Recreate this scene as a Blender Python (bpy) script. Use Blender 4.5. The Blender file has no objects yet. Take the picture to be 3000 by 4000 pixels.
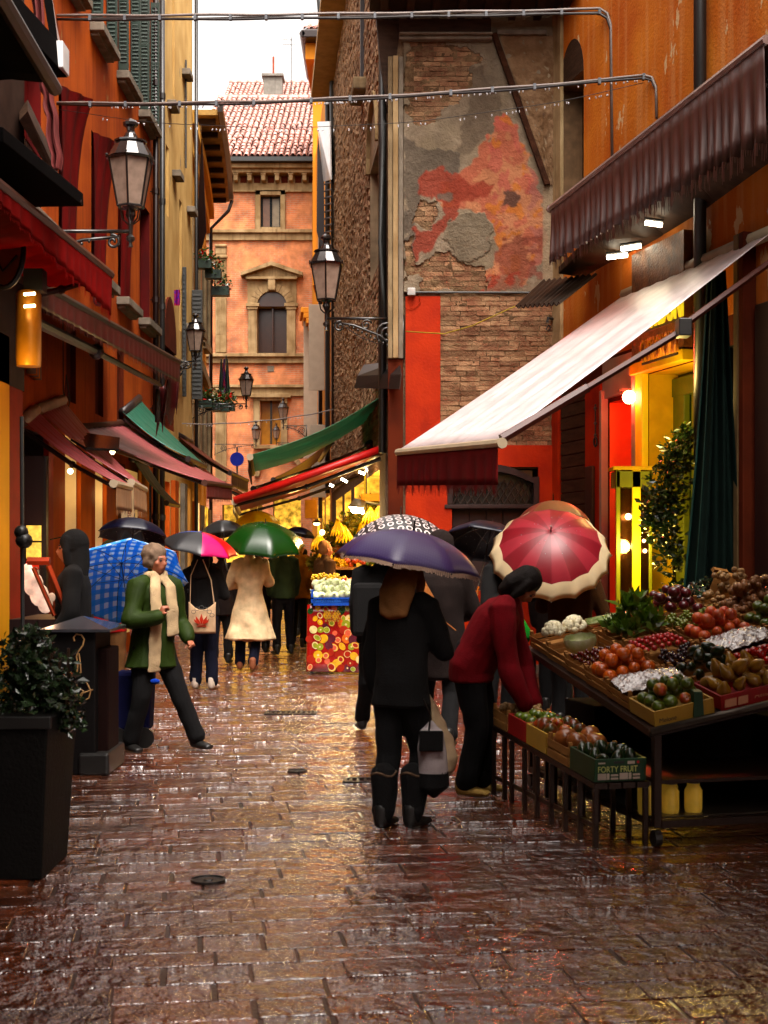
import bpy, bmesh, math, random
import numpy as np
from mathutils import Vector, Matrix, Quaternion, noise
R = math.radians
SC = bpy.context.scene
COL = SC.collection
rng = random.Random(7)
# camera
cam_d = bpy.data.cameras.new("camera")
cam = bpy.data.objects.new("camera", cam_d)
COL.objects.link(cam)
cam.location = (0, 0, 1.6)
cam.rotation_euler = (R(90), 0, 0)
cam_d.sensor_fit = 'VERTICAL'
cam_d.sensor_height = 36
cam_d.lens = 48.83
cam_d.shift_y = 0.038
cam_d.clip_start = 0.1
cam_d.clip_end = 2000
cam_d.dof.use_dof = True
cam_d.dof.focus_distance = 15.0
cam_d.dof.aperture_fstop = 5.0
SC.camera = cam
# sky and sun
SUN_EL, SUN_ROT = 62.0, 160.0
world = bpy.data.worlds.new("World")
SC.world = world
world.use_nodes = True
wn, wl = world.node_tree.nodes, world.node_tree.links
wn.clear()
w_out = wn.new("ShaderNodeOutputWorld")
w_bg = wn.new("ShaderNodeBackground")
w_bg.inputs["Strength"].default_value = 0.15
w_sky = wn.new("ShaderNodeTexSky")
w_sky.sky_type = 'NISHITA'
w_sky.sun_disc = False
w_sky.sun_elevation = R(SUN_EL)
w_sky.sun_rotation = R(SUN_ROT)
w_sky.air_density = 1.0
w_sky.dust_density = 6.0
w_sky.ozone_density = 1.0
w_bw = wn.new("ShaderNodeRGBToBW")
w_cloud = wn.new("ShaderNodeMix"); w_cloud.data_type = 'RGBA'
w_cloud.inputs[0].default_value = 0.9        # an even grey cloud cover veils the blue
w_mul = wn.new("ShaderNodeMix"); w_mul.data_type = 'RGBA'; w_mul.blend_type = 'MULTIPLY'
w_mul.inputs[0].default_value = 1.0
w_mul.inputs[7].default_value = (2.9, 2.66, 2.46, 1)  # bright cloud
wl.new(w_sky.outputs[0], w_bw.inputs[0])
wl.new(w_bw.outputs[0], w_mul.inputs[6])
wl.new(w_sky.outputs[0], w_cloud.inputs[6])
wl.new(w_mul.outputs[2], w_cloud.inputs[7])
wl.new(w_cloud.outputs[2], w_bg.inputs["Color"])
wl.new(w_bg.outputs[0], w_out.inputs["Surface"])
sun_d = bpy.data.lights.new("sun", 'SUN')
sun_d.energy = 0.5
sun_d.angle = R(25)
sun_d.color = (1.0, 0.93, 0.85)
sun = bpy.data.objects.new("sun", sun_d)
COL.objects.link(sun)
sun.rotation_euler = (R(90 - SUN_EL), 0, R(180 - SUN_ROT))
SC.view_settings.view_transform = 'Standard'
SC.view_settings.look = 'None'
SC.view_settings.gamma = 1.0
SC.view_settings.use_curve_mapping = False
SC.view_settings.exposure = 1.1
SC.cycles.max_bounces = 6
SC.cycles.diffuse_bounces = 3
SC.cycles.glossy_bounces = 3
SC.cycles.transmission_bounces = 4
SC.cycles.sample_clamp_indirect = 14.0
SC.cycles.use_denoising = True
SC.cycles.caustics_reflective = False
SC.cycles.caustics_refractive = False
# helpers
CX, HY, FL, EYE = 829.5, 1190.0, 3000.0, 1.6     # measured view: centre column, horizon row, focal length, eye height
def V(px, py, y):
 """point that the photograph shows at (px, py) when it lies y metres in front of the camera"""
 return Vector(((px - CX) / FL * y, y, EYE + (HY - py) / FL * y))
OFF = {}
def sock(node, *names):
 for n in names:
  if n in node.inputs:
   return node.inputs[n]
MATS = {}
def pm(name, col, rough=0.6, col2=None, var=0.25, nscale=6.0, detail=5.0, bump=0.0, bscale=40.0, coat=0.0,
       coat_rough=0.1, metal=0.0, streak=0.0, streak_col=None, emit=0.0, emit_col=None, transl=0.0, alpha=1.0,
       trans=0.0, rvar=0.0, rand=0.0, attr=None, spec=0.5, stretch=(1, 1, 1), local=False, ior=1.45, flake=0, flake_col=None):
 """procedural principled material: mottled colour, optional vertical streaks, bump, wet coat"""
 if name in MATS:
  return MATS[name]
 m = bpy.data.materials.new(name)
 m.use_nodes = True
 nt = m.node_tree
 n, l = nt.nodes, nt.links
 n.clear()
 out = n.new("ShaderNodeOutputMaterial")
 p = n.new("ShaderNodeBsdfPrincipled")
 sock(p, "Roughness").default_value = rough
 sock(p, "Metallic").default_value = metal
 sock(p, "Coat Weight").default_value = coat
 sock(p, "Coat Roughness").default_value = coat_rough
 sock(p, "Specular IOR Level").default_value = spec if (spec != .5 or rough < .6) else .12
 sock(p, "IOR").default_value = ior
 sock(p, "Alpha").default_value = alpha
 sock(p, "Transmission Weight").default_value = trans
 if local:
  tc = n.new("ShaderNodeTexCoord"); pos = tc.outputs["Object"]
 else:
  geo = n.new("ShaderNodeNewGeometry"); pos = geo.outputs["Position"]
 mp = n.new("ShaderNodeMapping"); mp.inputs["Scale"].default_value = stretch
 l.new(pos, mp.inputs[0]); pos = mp.outputs[0]
 nz = n.new("ShaderNodeTexNoise")
 nz.inputs["Scale"].default_value = nscale
 nz.inputs["Detail"].default_value = detail
 l.new(pos, nz.inputs["Vector"])
 dk = (lambda c: Vector([x ** 1.6 for x in c[:3]])) if not (emit or max(col) < .05) else (lambda c: Vector(c[:3]))
 c1 = dk(col)
 c2 = dk(col2) if col2 else c1 * (1 - var)
 mix = n.new("ShaderNodeMix"); mix.data_type = 'RGBA'
 ramp = n.new("ShaderNodeMapRange")
 ramp.inputs[1].default_value = 0.36; ramp.inputs[2].default_value = 0.64
 l.new(nz.outputs[0], ramp.inputs[0]); l.new(ramp.outputs[0], mix.inputs[0])
 mix.inputs[6].default_value = (*c1, 1); mix.inputs[7].default_value = (*c2, 1)
 colout = mix.outputs[2]
 if attr:
  at = n.new("ShaderNodeAttribute"); at.attribute_name = attr
  mm = n.new("ShaderNodeMix"); mm.data_type = 'RGBA'; mm.blend_type = 'MULTIPLY'; mm.inputs[0].default_value = 1
  l.new(at.outputs["Color"], mm.inputs[6]); l.new(colout, mm.inputs[7]); colout = mm.outputs[2]
 if streak:
  mp2 = n.new("ShaderNodeMapping"); mp2.inputs["Scale"].default_value = (5, 5, 0.35)
  l.new(pos, mp2.inputs[0])
  n2 = n.new("ShaderNodeTexNoise"); n2.inputs["Scale"].default_value = 1.6; n2.inputs["Detail"].default_value = 7
  l.new(mp2.outputs[0], n2.inputs["Vector"])
  r2 = n.new("ShaderNodeMapRange"); r2.inputs[1].default_value = 0.5; r2.inputs[2].default_value = 0.72
  r2.inputs[4].default_value = streak
  l.new(n2.outputs[0], r2.inputs[0])
  m2 = n.new("ShaderNodeMix"); m2.data_type = 'RGBA'
  sc = tuple(dk(streak_col)) if streak_col else tuple(c1 * 0.45)
  l.new(r2.outputs[0], m2.inputs[0]); l.new(colout, m2.inputs[6]); m2.inputs[7].default_value = (*sc[:3], 1)
  colout = m2.outputs[2]
 if flake:
  mp3 = n.new("ShaderNodeMapping"); mp3.inputs["Scale"].default_value = (1.6, 1.6, .75)
  l.new(pos, mp3.inputs[0])
  n3 = n.new("ShaderNodeTexNoise"); n3.inputs["Scale"].default_value = 1.5; n3.inputs["Detail"].default_value = 9; n3.inputs["Roughness"].default_value = .62
  l.new(mp3.outputs[0], n3.inputs["Vector"])
  r5 = n.new("ShaderNodeMapRange"); r5.inputs[1].default_value = flake; r5.inputs[2].default_value = flake + .012
  l.new(n3.outputs[0], r5.inputs[0])
  m5 = n.new("ShaderNodeMix"); m5.data_type = 'RGBA'; l.new(r5.outputs[0], m5.inputs[0]); l.new(colout, m5.inputs[6]); m5.inputs[7].default_value = (*dk(flake_col), 1)
  colout = m5.outputs[2]
 if rand:
  oi = n.new("ShaderNodeObjectInfo")
  hs = n.new("ShaderNodeHueSaturation")
  r3 = n.new("ShaderNodeMapRange"); r3.inputs[3].default_value = 1 - rand; r3.inputs[4].default_value = 1 + rand
  l.new(oi.outputs["Random"], r3.inputs[0]); l.new(r3.outputs[0], hs.inputs["Value"])
  l.new(colout, hs.inputs["Color"]); colout = hs.outputs[0]
 l.new(colout, sock(p, "Base Color"))
 if rvar:
  r4 = n.new("ShaderNodeMapRange"); r4.inputs[3].default_value = max(0.02, rough - rvar); r4.inputs[4].default_value = min(1, rough + rvar)
  r4.inputs[1].default_value = 0.35; r4.inputs[2].default_value = 0.65
  n5 = n.new("ShaderNodeTexNoise"); n5.inputs["Scale"].default_value = nscale * 1.7; n5.inputs["Detail"].default_value = 4
  l.new(pos, n5.inputs["Vector"]); l.new(n5.outputs[0], r4.inputs[0]); l.new(r4.outputs[0], sock(p, "Roughness"))
 if bump:
  nb = n.new("ShaderNodeTexNoise"); nb.inputs["Scale"].default_value = bscale; nb.inputs["Detail"].default_value = 6
  l.new(pos, nb.inputs["Vector"])
  bp = n.new("ShaderNodeBump"); bp.inputs["Strength"].default_value = min(1, bump)
  bp.inputs["Distance"].default_value = 0.02 * max(1, bump)
  l.new(nb.outputs[0], bp.inputs["Height"]); l.new(bp.outputs[0], sock(p, "Normal"))
 if emit:
  l.new(colout, sock(p, "Emission Color"))
  if emit_col:
   for lk in list(sock(p, "Emission Color").links):
    l.remove(lk)
   sock(p, "Emission Color").default_value = (*emit_col, 1)
  sock(p, "Emission Strength").default_value = emit
 if transl:
  tr = n.new("ShaderNodeBsdfTranslucent")
  l.new(colout, tr.inputs["Color"])
  ms = n.new("ShaderNodeMixShader"); ms.inputs[0].default_value = transl
  l.new(p.outputs[0], ms.inputs[1]); l.new(tr.outputs[0], ms.inputs[2]); l.new(ms.outputs[0], out.inputs[0])
 else:
  l.new(p.outputs[0], out.inputs[0])
 MATS[name] = m
 return m
ID = (Vector((0, 0, 0)), Vector((1, 0, 0)), Vector((0, 1, 0)))
class MB:
 """collects geometry, then links it as ONE mesh object"""
 def __init__(s, fr=ID):
  s.v = []; s.f = []; s.mi = []; s.fr = fr; s.m = 0
 def T(s, p):
  O, U, N = s.fr
  return (O.x + U.x * p[0] + N.x * p[1], O.y + U.y * p[0] + N.y * p[1], O.z + U.z * p[0] + N.z * p[1] + p[2])
 def add(s, vs, fs, raw=False):
  b = len(s.v)
  s.v += [tuple(p) for p in vs] if raw else [s.T(p) for p in vs]
  s.f += [tuple(i + b for i in f) for f in fs]
  s.mi += [s.m] * len(fs)
  return s
 def quad(s, a, b, c, d):
  return s.add([a, b, c, d], [(0, 1, 2, 3)])
 def box(s, a0, a1, b0, b1, c0, c1):
  vs = [(a0, b0, c0), (a1, b0, c0), (a1, b1, c0), (a0, b1, c0), (a0, b0, c1), (a1, b0, c1), (a1, b1, c1), (a0, b1, c1)]
  return s.add(vs, [(0, 3, 2, 1), (4, 5, 6, 7), (0, 1, 5, 4), (1, 2, 6, 5), (2, 3, 7, 6), (3, 0, 4, 7)])
 def hexa(s, p):
  return s.add(p, [(0, 3, 2, 1), (4, 5, 6, 7), (0, 1, 5, 4), (1, 2, 6, 5), (2, 3, 7, 6), (3, 0, 4, 7)])
 def tube(s, path, r, seg=8, cap=True, raw=False, flat=1.0):
  path = [Vector(p) if raw else Vector(s.T(p)) for p in path]
  rs = r if isinstance(r, (list, tuple)) else [r] * len(path)
  vs = []; n = len(path); up = None
  for i, p in enumerate(path):
   t = (path[min(i + 1, n - 1)] - path[max(i - 1, 0)])
   if t.length < 1e-9: t = Vector((0, 0, 1))
   t.normalize()
   if up is None:
    up = Vector((0, 0, 1)) if abs(t.z) < 0.95 else Vector((1, 0, 0))
   side = t.cross(up)
   if side.length < 1e-6: side = t.cross(Vector((1, 0.3, 0)))
   side.normalize(); up = side.cross(t).normalized()
   for k in range(seg):
    a = 2 * math.pi * k / seg
    vs.append(p + side * math.cos(a) * rs[i] + up * math.sin(a) * rs[i] * flat)
  fs = []
  for i in range(n - 1):
   for k in range(seg):
    k2 = (k + 1) % seg
    fs.append((i * seg + k, i * seg + k2, (i + 1) * seg + k2, (i + 1) * seg + k))
  if cap:
   fs.append(tuple(range(seg - 1, -1, -1))); fs.append(tuple((n - 1) * seg + k for k in range(seg)))
  return s.add(vs, fs, raw=True)
 def lathe(s, prof, c=(0, 0, 0), seg=12, rot0=0.0):
  """profile [(r, z)] turned about the vertical through c"""
  vs = []
  for (r, z) in prof:
   for k in range(seg):
    a = rot0 + 2 * math.pi * k / seg
    vs.append((c[0] + r * math.cos(a), c[1] + r * math.sin(a), c[2] + z))
  fs = []
  for i in range(len(prof) - 1):
   for k in range(seg):
    k2 = (k + 1) % seg
    fs.append((i * seg + k, i * seg + k2, (i + 1) * seg + k2, (i + 1) * seg + k))
  fs.append(tuple(range(seg - 1, -1, -1))); fs.append(tuple((len(prof) - 1) * seg + k for k in range(seg)))
  return s.add(vs, fs)
 def grid(s, fn, nu, nv):
  vs = [fn(i / nu, j / nv) for j in range(nv + 1) for i in range(nu + 1)]
  fs = [(j * (nu + 1) + i, j * (nu + 1) + i + 1, (j + 1) * (nu + 1) + i + 1, (j + 1) * (nu + 1) + i) for j in range(nv) for i in range(nu)]
  return s.add(vs, fs)
 def ball(s, c, r, seg=8, rings=6, sc=(1, 1, 1)):
  prof = []
  vs = [(c[0], c[1], c[2] - r * sc[2])]
  for i in range(1, rings):
   t = math.pi * i / rings
   for k in range(seg):
    a = 2 * math.pi * k / seg
    vs.append((c[0] + r * sc[0] * math.sin(t) * math.cos(a), c[1] + r * sc[1] * math.sin(t) * math.sin(a), c[2] - r * sc[2] * math.cos(t)))
  vs.append((c[0], c[1], c[2] + r * sc[2]))
  fs = [(0, 1 + (k + 1) % seg, 1 + k) for k in range(seg)]
  for i in range(rings - 2):
   for k in range(seg):
    k2 = (k + 1) % seg
    fs.append((1 + i * seg + k, 1 + i * seg + k2, 1 + (i + 1) * seg + k2, 1 + (i + 1) * seg + k))
  b = 1 + (rings - 2) * seg
  fs += [(b + k, b + (k + 1) % seg, len(vs) - 1) for k in range(seg)]
  return s.add(vs, fs)
 def prism(s, poly, b0, b1):
  """outline [(a, c)] extruded from b0 to b1"""
  n = len(poly)
  vs = [(a, b0, c) for a, c in poly] + [(a, b1, c) for a, c in poly]
  fs = [tuple(range(n)), tuple(range(2 * n - 1, n - 1, -1))] + [(i, i + n, (i + 1) % n + n, (i + 1) % n) for i in range(n)]
  return s.add(vs, fs)
 def mesh(s, name, mats, smooth=False, off=(0, 0, 0)):
  me = bpy.data.meshes.new(name)
  vs = s.v if tuple(off) == (0, 0, 0) else [(x - off[0], y - off[1], z - off[2]) for x, y, z in s.v]
  me.from_pydata(vs, [], s.f)
  mats = mats if isinstance(mats, (list, tuple)) else [mats]
  for m in mats: me.materials.append(m)
  if len(mats) > 1: me.polygons.foreach_set("material_index", s.mi)
  if smooth: me.polygons.foreach_set("use_smooth", [True] * len(s.f))
  me.update()
  return me
 def build(s, name, mats, parent=None, smooth=False, bevel=0.0, kind=None, label=None, local=False, loc=None):
  off = OFF.get(parent.name, Vector((0, 0, 0))) if (parent is not None and not local) else Vector((0, 0, 0))
  if loc is not None: off = Vector(loc)
  me = s.mesh(name, mats, smooth, tuple(off))
  if smooth == 'auto':
   me.polygons.foreach_set("use_smooth", [True] * len(s.f))
   try: me.set_sharp_from_angle(angle=R(35))
   except Exception: pass
  o = link(name, me, parent)
  if loc is not None: o.location = loc
  if bevel:
   b = o.modifiers.new("bevel", 'BEVEL'); b.width = bevel; b.segments = 2; b.limit_method = 'ANGLE'; b.angle_limit = R(40)
  if kind: o["kind"] = kind
  if label: o["label"] = label
  return o
def link(name, data, parent=None):
 o = bpy.data.objects.new(name, data)
 COL.objects.link(o)
 if parent is not None:
  o.parent = parent
  OFF[o.name] = OFF.get(parent.name, Vector((0, 0, 0)))
 return o
def tag(o, label, cat, group=None, kind=None):
 if label: o["label"] = label
 if cat: o["category"] = cat
 if group: o["group"] = group
 if kind: o["kind"] = kind
 return o
def thing(name, label, cat, loc=(0, 0, 0), group=None, rz=0.0, kind=None):
 o = bpy.data.objects.new(name, None)
 COL.objects.link(o)
 o.empty_display_size = 0.1
 o.location = loc
 o.rotation_euler = (0, 0, rz)
 OFF[o.name] = Vector(loc)
 return tag(o, label, cat, group, kind)
def copy_tree(o, parent=None):
 c = o.copy(); COL.objects.link(c)
 if parent is not None: c.parent = parent
 for ch in [x for x in o.children]:
  copy_tree(ch, c)
 return c
def structure(o, label=None):
 o["kind"] = "structure"
 if label: o["label"] = label
 return o
def wall(fr, a0, a1, c0, c1, openings, mats, name, parent, kind=None, thick=0.3, label=None):
 """wall face at b=0 with real recesses; openings (a0, a1, c0, c1, depth, reveal material index, back material index)"""
 m = MB(fr)
 As = sorted({a0, a1, *[o[0] for o in openings], *[o[1] for o in openings]})
 Cs = sorted({c0, c1, *[o[2] for o in openings], *[o[3] for o in openings]})
 As = [a for a in As if a0 <= a <= a1]; Cs = [c for c in Cs if c0 <= c <= c1]
 for i in range(len(As) - 1):
  for j in range(len(Cs) - 1):
   ma, mc = (As[i] + As[i + 1]) / 2, (Cs[j] + Cs[j + 1]) / 2
   if any(o[0] < ma < o[1] and o[2] < mc < o[3] for o in openings): continue
   m.m = 0
   m.quad((As[i], 0, Cs[j]), (As[i + 1], 0, Cs[j]), (As[i + 1], 0, Cs[j + 1]), (As[i], 0, Cs[j + 1]))
 for o in openings:
  x0, x1, z0, z1, d, rv, bk = o
  m.m = rv
  m.quad((x0, 0, z0), (x1, 0, z0), (x1, -d, z0), (x0, -d, z0))
  m.quad((x0, 0, z1), (x0, -d, z1), (x1, -d, z1), (x1, 0, z1))
  m.quad((x0, 0, z0), (x0, -d, z0), (x0, -d, z1), (x0, 0, z1))
  m.quad((x1, 0, z0), (x1, 0, z1), (x1, -d, z1), (x1, -d, z0))
  m.m = bk
  m.quad((x0, -d, z0), (x1, -d, z0), (x1, -d, z1), (x0, -d, z1))
 m.m = 0
 t = thick + max([o[4] for o in openings], default=0)
 m.quad((a0, 0, c0), (a0, 0, c1), (a0, -t, c1), (a0, -t, c0))
 m.quad((a1, 0, c0), (a1, -t, c0), (a1, -t, c1), (a1, 0, c1))
 m.quad((a0, 0, c1), (a1, 0, c1), (a1, -t, c1), (a0, -t, c1))
 m.quad((a0, -t, c0), (a0, -t, c1), (a1, -t, c1), (a1, -t, c0))
 return m.build(name, mats, parent, kind=kind, label=label)
def vnoise(x, y, seed=0):
 xi = np.floor(x).astype(np.int64); yi = np.floor(y).astype(np.int64)
 xf = x - xi; yf = y - yi
 u = xf * xf * (3 - 2 * xf); v = yf * yf * (3 - 2 * yf)
 def h(a, b):
  q = (a * 374761393 + b * 668265263 + seed * 974634777) & 0xFFFFFFFF
  q = ((q ^ (q >> 13)) * 1274126177) & 0xFFFFFFFF
  return ((q ^ (q >> 16)) & 0xFFFF) / 65535.0
 return (h(xi, yi) * (1 - u) + h(xi + 1, yi) * u) * (1 - v) + (h(xi, yi + 1) * (1 - u) + h(xi + 1, yi + 1) * u) * v
def fbm(x, y, seed=0, octs=5):
 s = 0; a = 0.5; t = 0
 for o in range(octs):
  s = s + a * vnoise(x * 2 ** o, y * 2 ** o, seed + o); t += a; a *= 0.5
 return s / t
def inpoly(px, py, poly):
 r = np.zeros(px.shape, bool); n = len(poly)
 for i in range(n):
  x1, y1 = poly[i]; x2, y2 = poly[(i + 1) % n]
  c = ((y1 > py) != (y2 > py)) & (px < (x2 - x1) * (py - y1) / ((y2 - y1) + 1e-9) + x1)
  r ^= c
 return r
def text_mesh(txt, size, depth=0.002, bold=False):
 cu = bpy.data.curves.new("text", 'FONT')
 cu.body = txt; cu.size = size; cu.extrude = depth; cu.align_x = 'LEFT'
 if bold: cu.offset = size * 0.02
 tmp = bpy.data.objects.new("text", cu)
 COL.objects.link(tmp)
 bpy.context.view_layer.update()
 dg = bpy.context.evaluated_depsgraph_get()
 me = bpy.data.meshes.new_from_object(tmp.evaluated_get(dg))
 bpy.data.objects.remove(tmp)
 bpy.data.curves.remove(cu)
 return me
def place_text(txt, origin, xdir, updir, size, mat, name, parent, sx=1.0, depth=0.002):
 """flat letters standing on a surface; xdir runs along the text"""
 me = text_mesh(txt, size, depth)
 me.materials.clear(); me.materials.append(mat)
 X = Vector(xdir).normalized(); Y = Vector(updir).normalized(); Z = X.cross(Y)
 off = OFF.get(parent.name, Vector((0, 0, 0))) if parent else Vector((0, 0, 0))
 for v in me.vertices:
  v.co = Vector(origin) + X * v.co.x * sx + Y * v.co.y + Z * v.co.z - off
 return link(name, me, parent)
def voxel(mb, size, smooth=2, name="body"):
 """fuses overlapping closed shapes into one continuous skin"""
 me = mb.mesh("tmp", [])
 tmp = bpy.data.objects.new("tmp", me)
 COL.objects.link(tmp)
 md = tmp.modifiers.new("r", 'REMESH'); md.mode = 'VOXEL'; md.voxel_size = size; md.use_smooth_shade = True
 if smooth:
  sm = tmp.modifiers.new("s", 'SMOOTH'); sm.iterations = smooth; sm.factor = 0.5
 bpy.context.view_layer.update()
 dg = bpy.context.evaluated_depsgraph_get()
 out = bpy.data.meshes.new_from_object(tmp.evaluated_get(dg))
 bpy.data.objects.remove(tmp); bpy.data.meshes.remove(me)
 out.name = name
 out.polygons.foreach_set("use_smooth", [True] * len(out.polygons))
 return out
# frames of the facades
LF = (Vector((-4.1, 0, 0)), Vector((0, 1, 0)), Vector((1, 0, 0)))            # left facade, a = distance up the street
RF = (Vector((2.24, 18.1, 0)), Vector((0.2425, -0.9701, 0)), Vector((-0.9701, -0.2425, 0)))   # right facade, a runs towards the camera
MF = (Vector((0.06, 18.1, 0)), Vector((1, 0, 0)), Vector((0, -1, 0)))        # mural wall, faces the camera
BF = (Vector((0.02, 18.7, 0)), Vector((-0.0853, 0.9964, 0)), Vector((-0.9964, -0.0853, 0)))   # rough brick house
EF = (Vector((-7.5, 48, 0)), Vector((1, 0, 0)), Vector((0, -1, 0)))          # house that closes the street
def la(px): return 12300.0 / (829.5 - px)
def lz(px, py): return EYE + (HY - py) / FL * la(px)
def ra(px):
 y = 6.765 / (0.25 + (px - CX) / FL); return (18.1 - y) / 0.9701
def rz_(px, py): return EYE + (HY - py) / FL * (6.765 / (0.25 + (px - CX) / FL))
def mx(px): return (px - CX) * 18.1 / FL - 0.06
def mz(py): return EYE + (HY - py) * 18.1 / FL
def ex(px): return (px - CX) * 0.016 + 7.5
def ez(py): return EYE + (HY - py) * 0.016
# materials of the setting
def wet_stone():
 m = bpy.data.materials.new("wet_paving"); m.use_nodes = True
 nt = m.node_tree; n, l = nt.nodes, nt.links
 p = n["Principled BSDF"]
 geo = n.new("ShaderNodeNewGeometry"); oi = n.new("ShaderNodeObjectInfo")
 at = n.new("ShaderNodeAttribute"); at.attribute_name = "tint"
 addr = n.new("ShaderNodeMath"); addr.operation = 'ADD'
 l.new(oi.outputs["Random"], addr.inputs[0]); l.new(at.outputs["Fac"], addr.inputs[1])
 fr = n.new("ShaderNodeMath"); fr.operation = 'FRACT'; l.new(addr.outputs[0], fr.inputs[0])
 rp = n.new("ShaderNodeValToRGB"); e = rp.color_ramp.elements
 e[0].color = (0.045, 0.009, 0.003, 1); e[1].color = (0.13, 0.026, 0.007, 1)
 for pos, c in ((0.25, (0.085, 0.018, 0.005, 1)), (0.5, (0.06, 0.016, 0.007, 1)), (0.75, (0.11, 0.030, 0.010, 1))):
  k = e.new(pos); k.color = c
 l.new(fr.outputs[0], rp.inputs[0])
 nz = n.new("ShaderNodeTexNoise"); nz.inputs["Scale"].default_value = 9; nz.inputs["Detail"].default_value = 7
 l.new(geo.outputs["Position"], nz.inputs["Vector"])
 mix = n.new("ShaderNodeMix"); mix.data_type = 'RGBA'; mix.blend_type = 'MULTIPLY'; mix.inputs[0].default_value = 0.8
 r1 = n.new("ShaderNodeMapRange"); r1.inputs[1].default_value = .3; r1.inputs[2].default_value = .7; r1.inputs[3].default_value = .45; r1.inputs[4].default_value = 1.35
 l.new(nz.outputs[0], r1.inputs[0]); l.new(rp.outputs[0], mix.inputs[6]); l.new(r1.outputs[0], mix.inputs[7])
 l.new(mix.outputs[2], sock(p, "Base Color"))
 pn = n.new("ShaderNodeTexNoise"); pn.inputs["Scale"].default_value = 1.7; pn.inputs["Detail"].default_value = 5; pn.inputs["Roughness"].default_value = .6
 mp = n.new("ShaderNodeMapping"); mp.inputs["Scale"].default_value = (0.55, 1.5, 1); mp.inputs["Rotation"].default_value = (0, 0, R(-8))
 l.new(geo.outputs["Position"], mp.inputs[0]); l.new(mp.outputs[0], pn.inputs["Vector"])
 film = n.new("ShaderNodeMapRange"); film.inputs[1].default_value = .40; film.inputs[2].default_value = .62
 l.new(pn.outputs[0], film.inputs[0])
 ro = n.new("ShaderNodeMapRange"); ro.inputs[3].default_value = .16; ro.inputs[4].default_value = .06
 l.new(film.outputs[0], ro.inputs[0]); l.new(ro.outputs[0], sock(p, "Roughness"))
 b1 = n.new("ShaderNodeTexNoise"); b1.inputs["Scale"].default_value = 75; b1.inputs["Detail"].default_value = 3
 b2 = n.new("ShaderNodeTexNoise"); b2.inputs["Scale"].default_value = 11; b2.inputs["Detail"].default_value = 4
 l.new(geo.outputs["Position"], b1.inputs["Vector"]); l.new(geo.outputs["Position"], b2.inputs["Vector"])
 s1 = n.new("ShaderNodeMapRange"); s1.inputs[3].default_value = 1.0; s1.inputs[4].default_value = .25
 l.new(film.outputs[0], s1.inputs[0])
 bp1 = n.new("ShaderNodeBump"); bp1.inputs["Distance"].default_value = 0.008
 l.new(s1.outputs[0], bp1.inputs["Strength"]); l.new(b1.outputs[0], bp1.inputs["Height"])
 bp2 = n.new("ShaderNodeBump"); bp2.inputs["Distance"].default_value = 0.036; bp2.inputs["Strength"].default_value = .9
 l.new(b2.outputs[0], bp2.inputs["Height"]); l.new(bp1.outputs[0], bp2.inputs["Normal"])
 l.new(bp2.outputs[0], sock(p, "Normal"))
 sock(p, "Specular IOR Level").default_value = 0.9
 sock(p, "Coat Weight").default_value = 1.0
 sock(p, "Coat IOR").default_value = 1.75
 sock(p, "Coat Roughness").default_value = 0.05
 l.new(bp2.outputs[0], sock(p, "Coat Normal"))
 return m
M_STONE = wet_stone()
M_JOINT = pm("joint_sand", (0.030, 0.012, 0.007), rough=0.45, bump=.5, bscale=60, coat=.4)
M_IRON = pm("cast_iron", (0.03, 0.028, 0.026), rough=.35, metal=.6, bump=.3, bscale=90)
M_BLACK = pm("black_paint", (0.012, 0.011, 0.010), rough=.4, var=.3)
M_DARKWOOD = pm("dark_timber", (0.045, 0.022, 0.012), rough=.6, var=.5, nscale=4, stretch=(1, 1, 6), bump=.3)
M_CREAMSTONE = pm("cream_stone", (0.42, 0.34, 0.23), rough=.8, var=.45, nscale=3, streak=.6, streak_col=(.18, .13, .08), bump=.4, bscale=25)
M_GREYSTONE = pm("grey_stone", (0.34, 0.30, 0.25), rough=.8, var=.4, nscale=5, streak=.4, bump=.3)
ground = MB(); ground.quad((-300, -300, -0.007), (300, -300, -0.007), (300, 600, -0.007), (-300, 600, -0.007))
g = ground.build("ground", M_JOINT); structure(g, "dark wet bedding of the lane under the paving slabs")
pv = thing("paving", "wet reddish brown stone slabs laid in staggered courses across the lane", None, (0, 0, 0), kind="structure")
E1 = Vector((-0.1415, 0.9899, 0)); E2 = Vector((0.9899, 0.1415, 0))
def slab(mb, u0, u1, v0, v1, h, base=Vector((0, 0, 0)), tilt=(0, 0), local=False):
 """chamfered slab; u along the course, v up the lane"""
 g2 = 0.003; ch = 0.003
 cu, cv = (u0 + u1) / 2, (v0 + v1) / 2
 vs = []
 for (ins, z) in ((g2 - 0.001, -0.03), (g2, h - .0032), (g2 + .0045, h)):
  for (uu, vv) in ((u0 + ins, v0 + ins), (u1 - ins, v0 + ins), (u1 - ins, v1 - ins), (u0 + ins, v1 - ins)):
   zz = z + ((uu - cu) * tilt[0] + (vv - cv) * tilt[1] if z > 0 - .02 else 0)
   q = E2 * uu + E1 * vv - base
   vs.append((q.x, q.y, zz))
 mb.add(vs, [(0, 1, 5, 4), (1, 2, 6, 5), (2, 3, 7, 6), (3, 0, 4, 7), (4, 5, 9, 8), (5, 6, 10, 9), (6, 7, 11, 10), (7, 4, 8, 11), (8, 9, 10, 11)], raw=True)
far = MB(); tints = []
near = []
v = 2.6; pitch = 0.20
rows = []
while v < 49:
 h = pitch * rng.uniform(0.88, 1.12)
 u = -9.5 + rng.uniform(0, .5) + max(0, (v - 20) * -0.02)
 umax = 7.0 if v < 20 else 3.5
 while u < umax:
  w = rng.choice((0.26, 0.32, 0.38, 0.44, 0.52, 0.36)) * rng.uniform(.92, 1.08)
  rows.append((u, u + w, v, v + h)); u += w
 v += h
proto = {}
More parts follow.
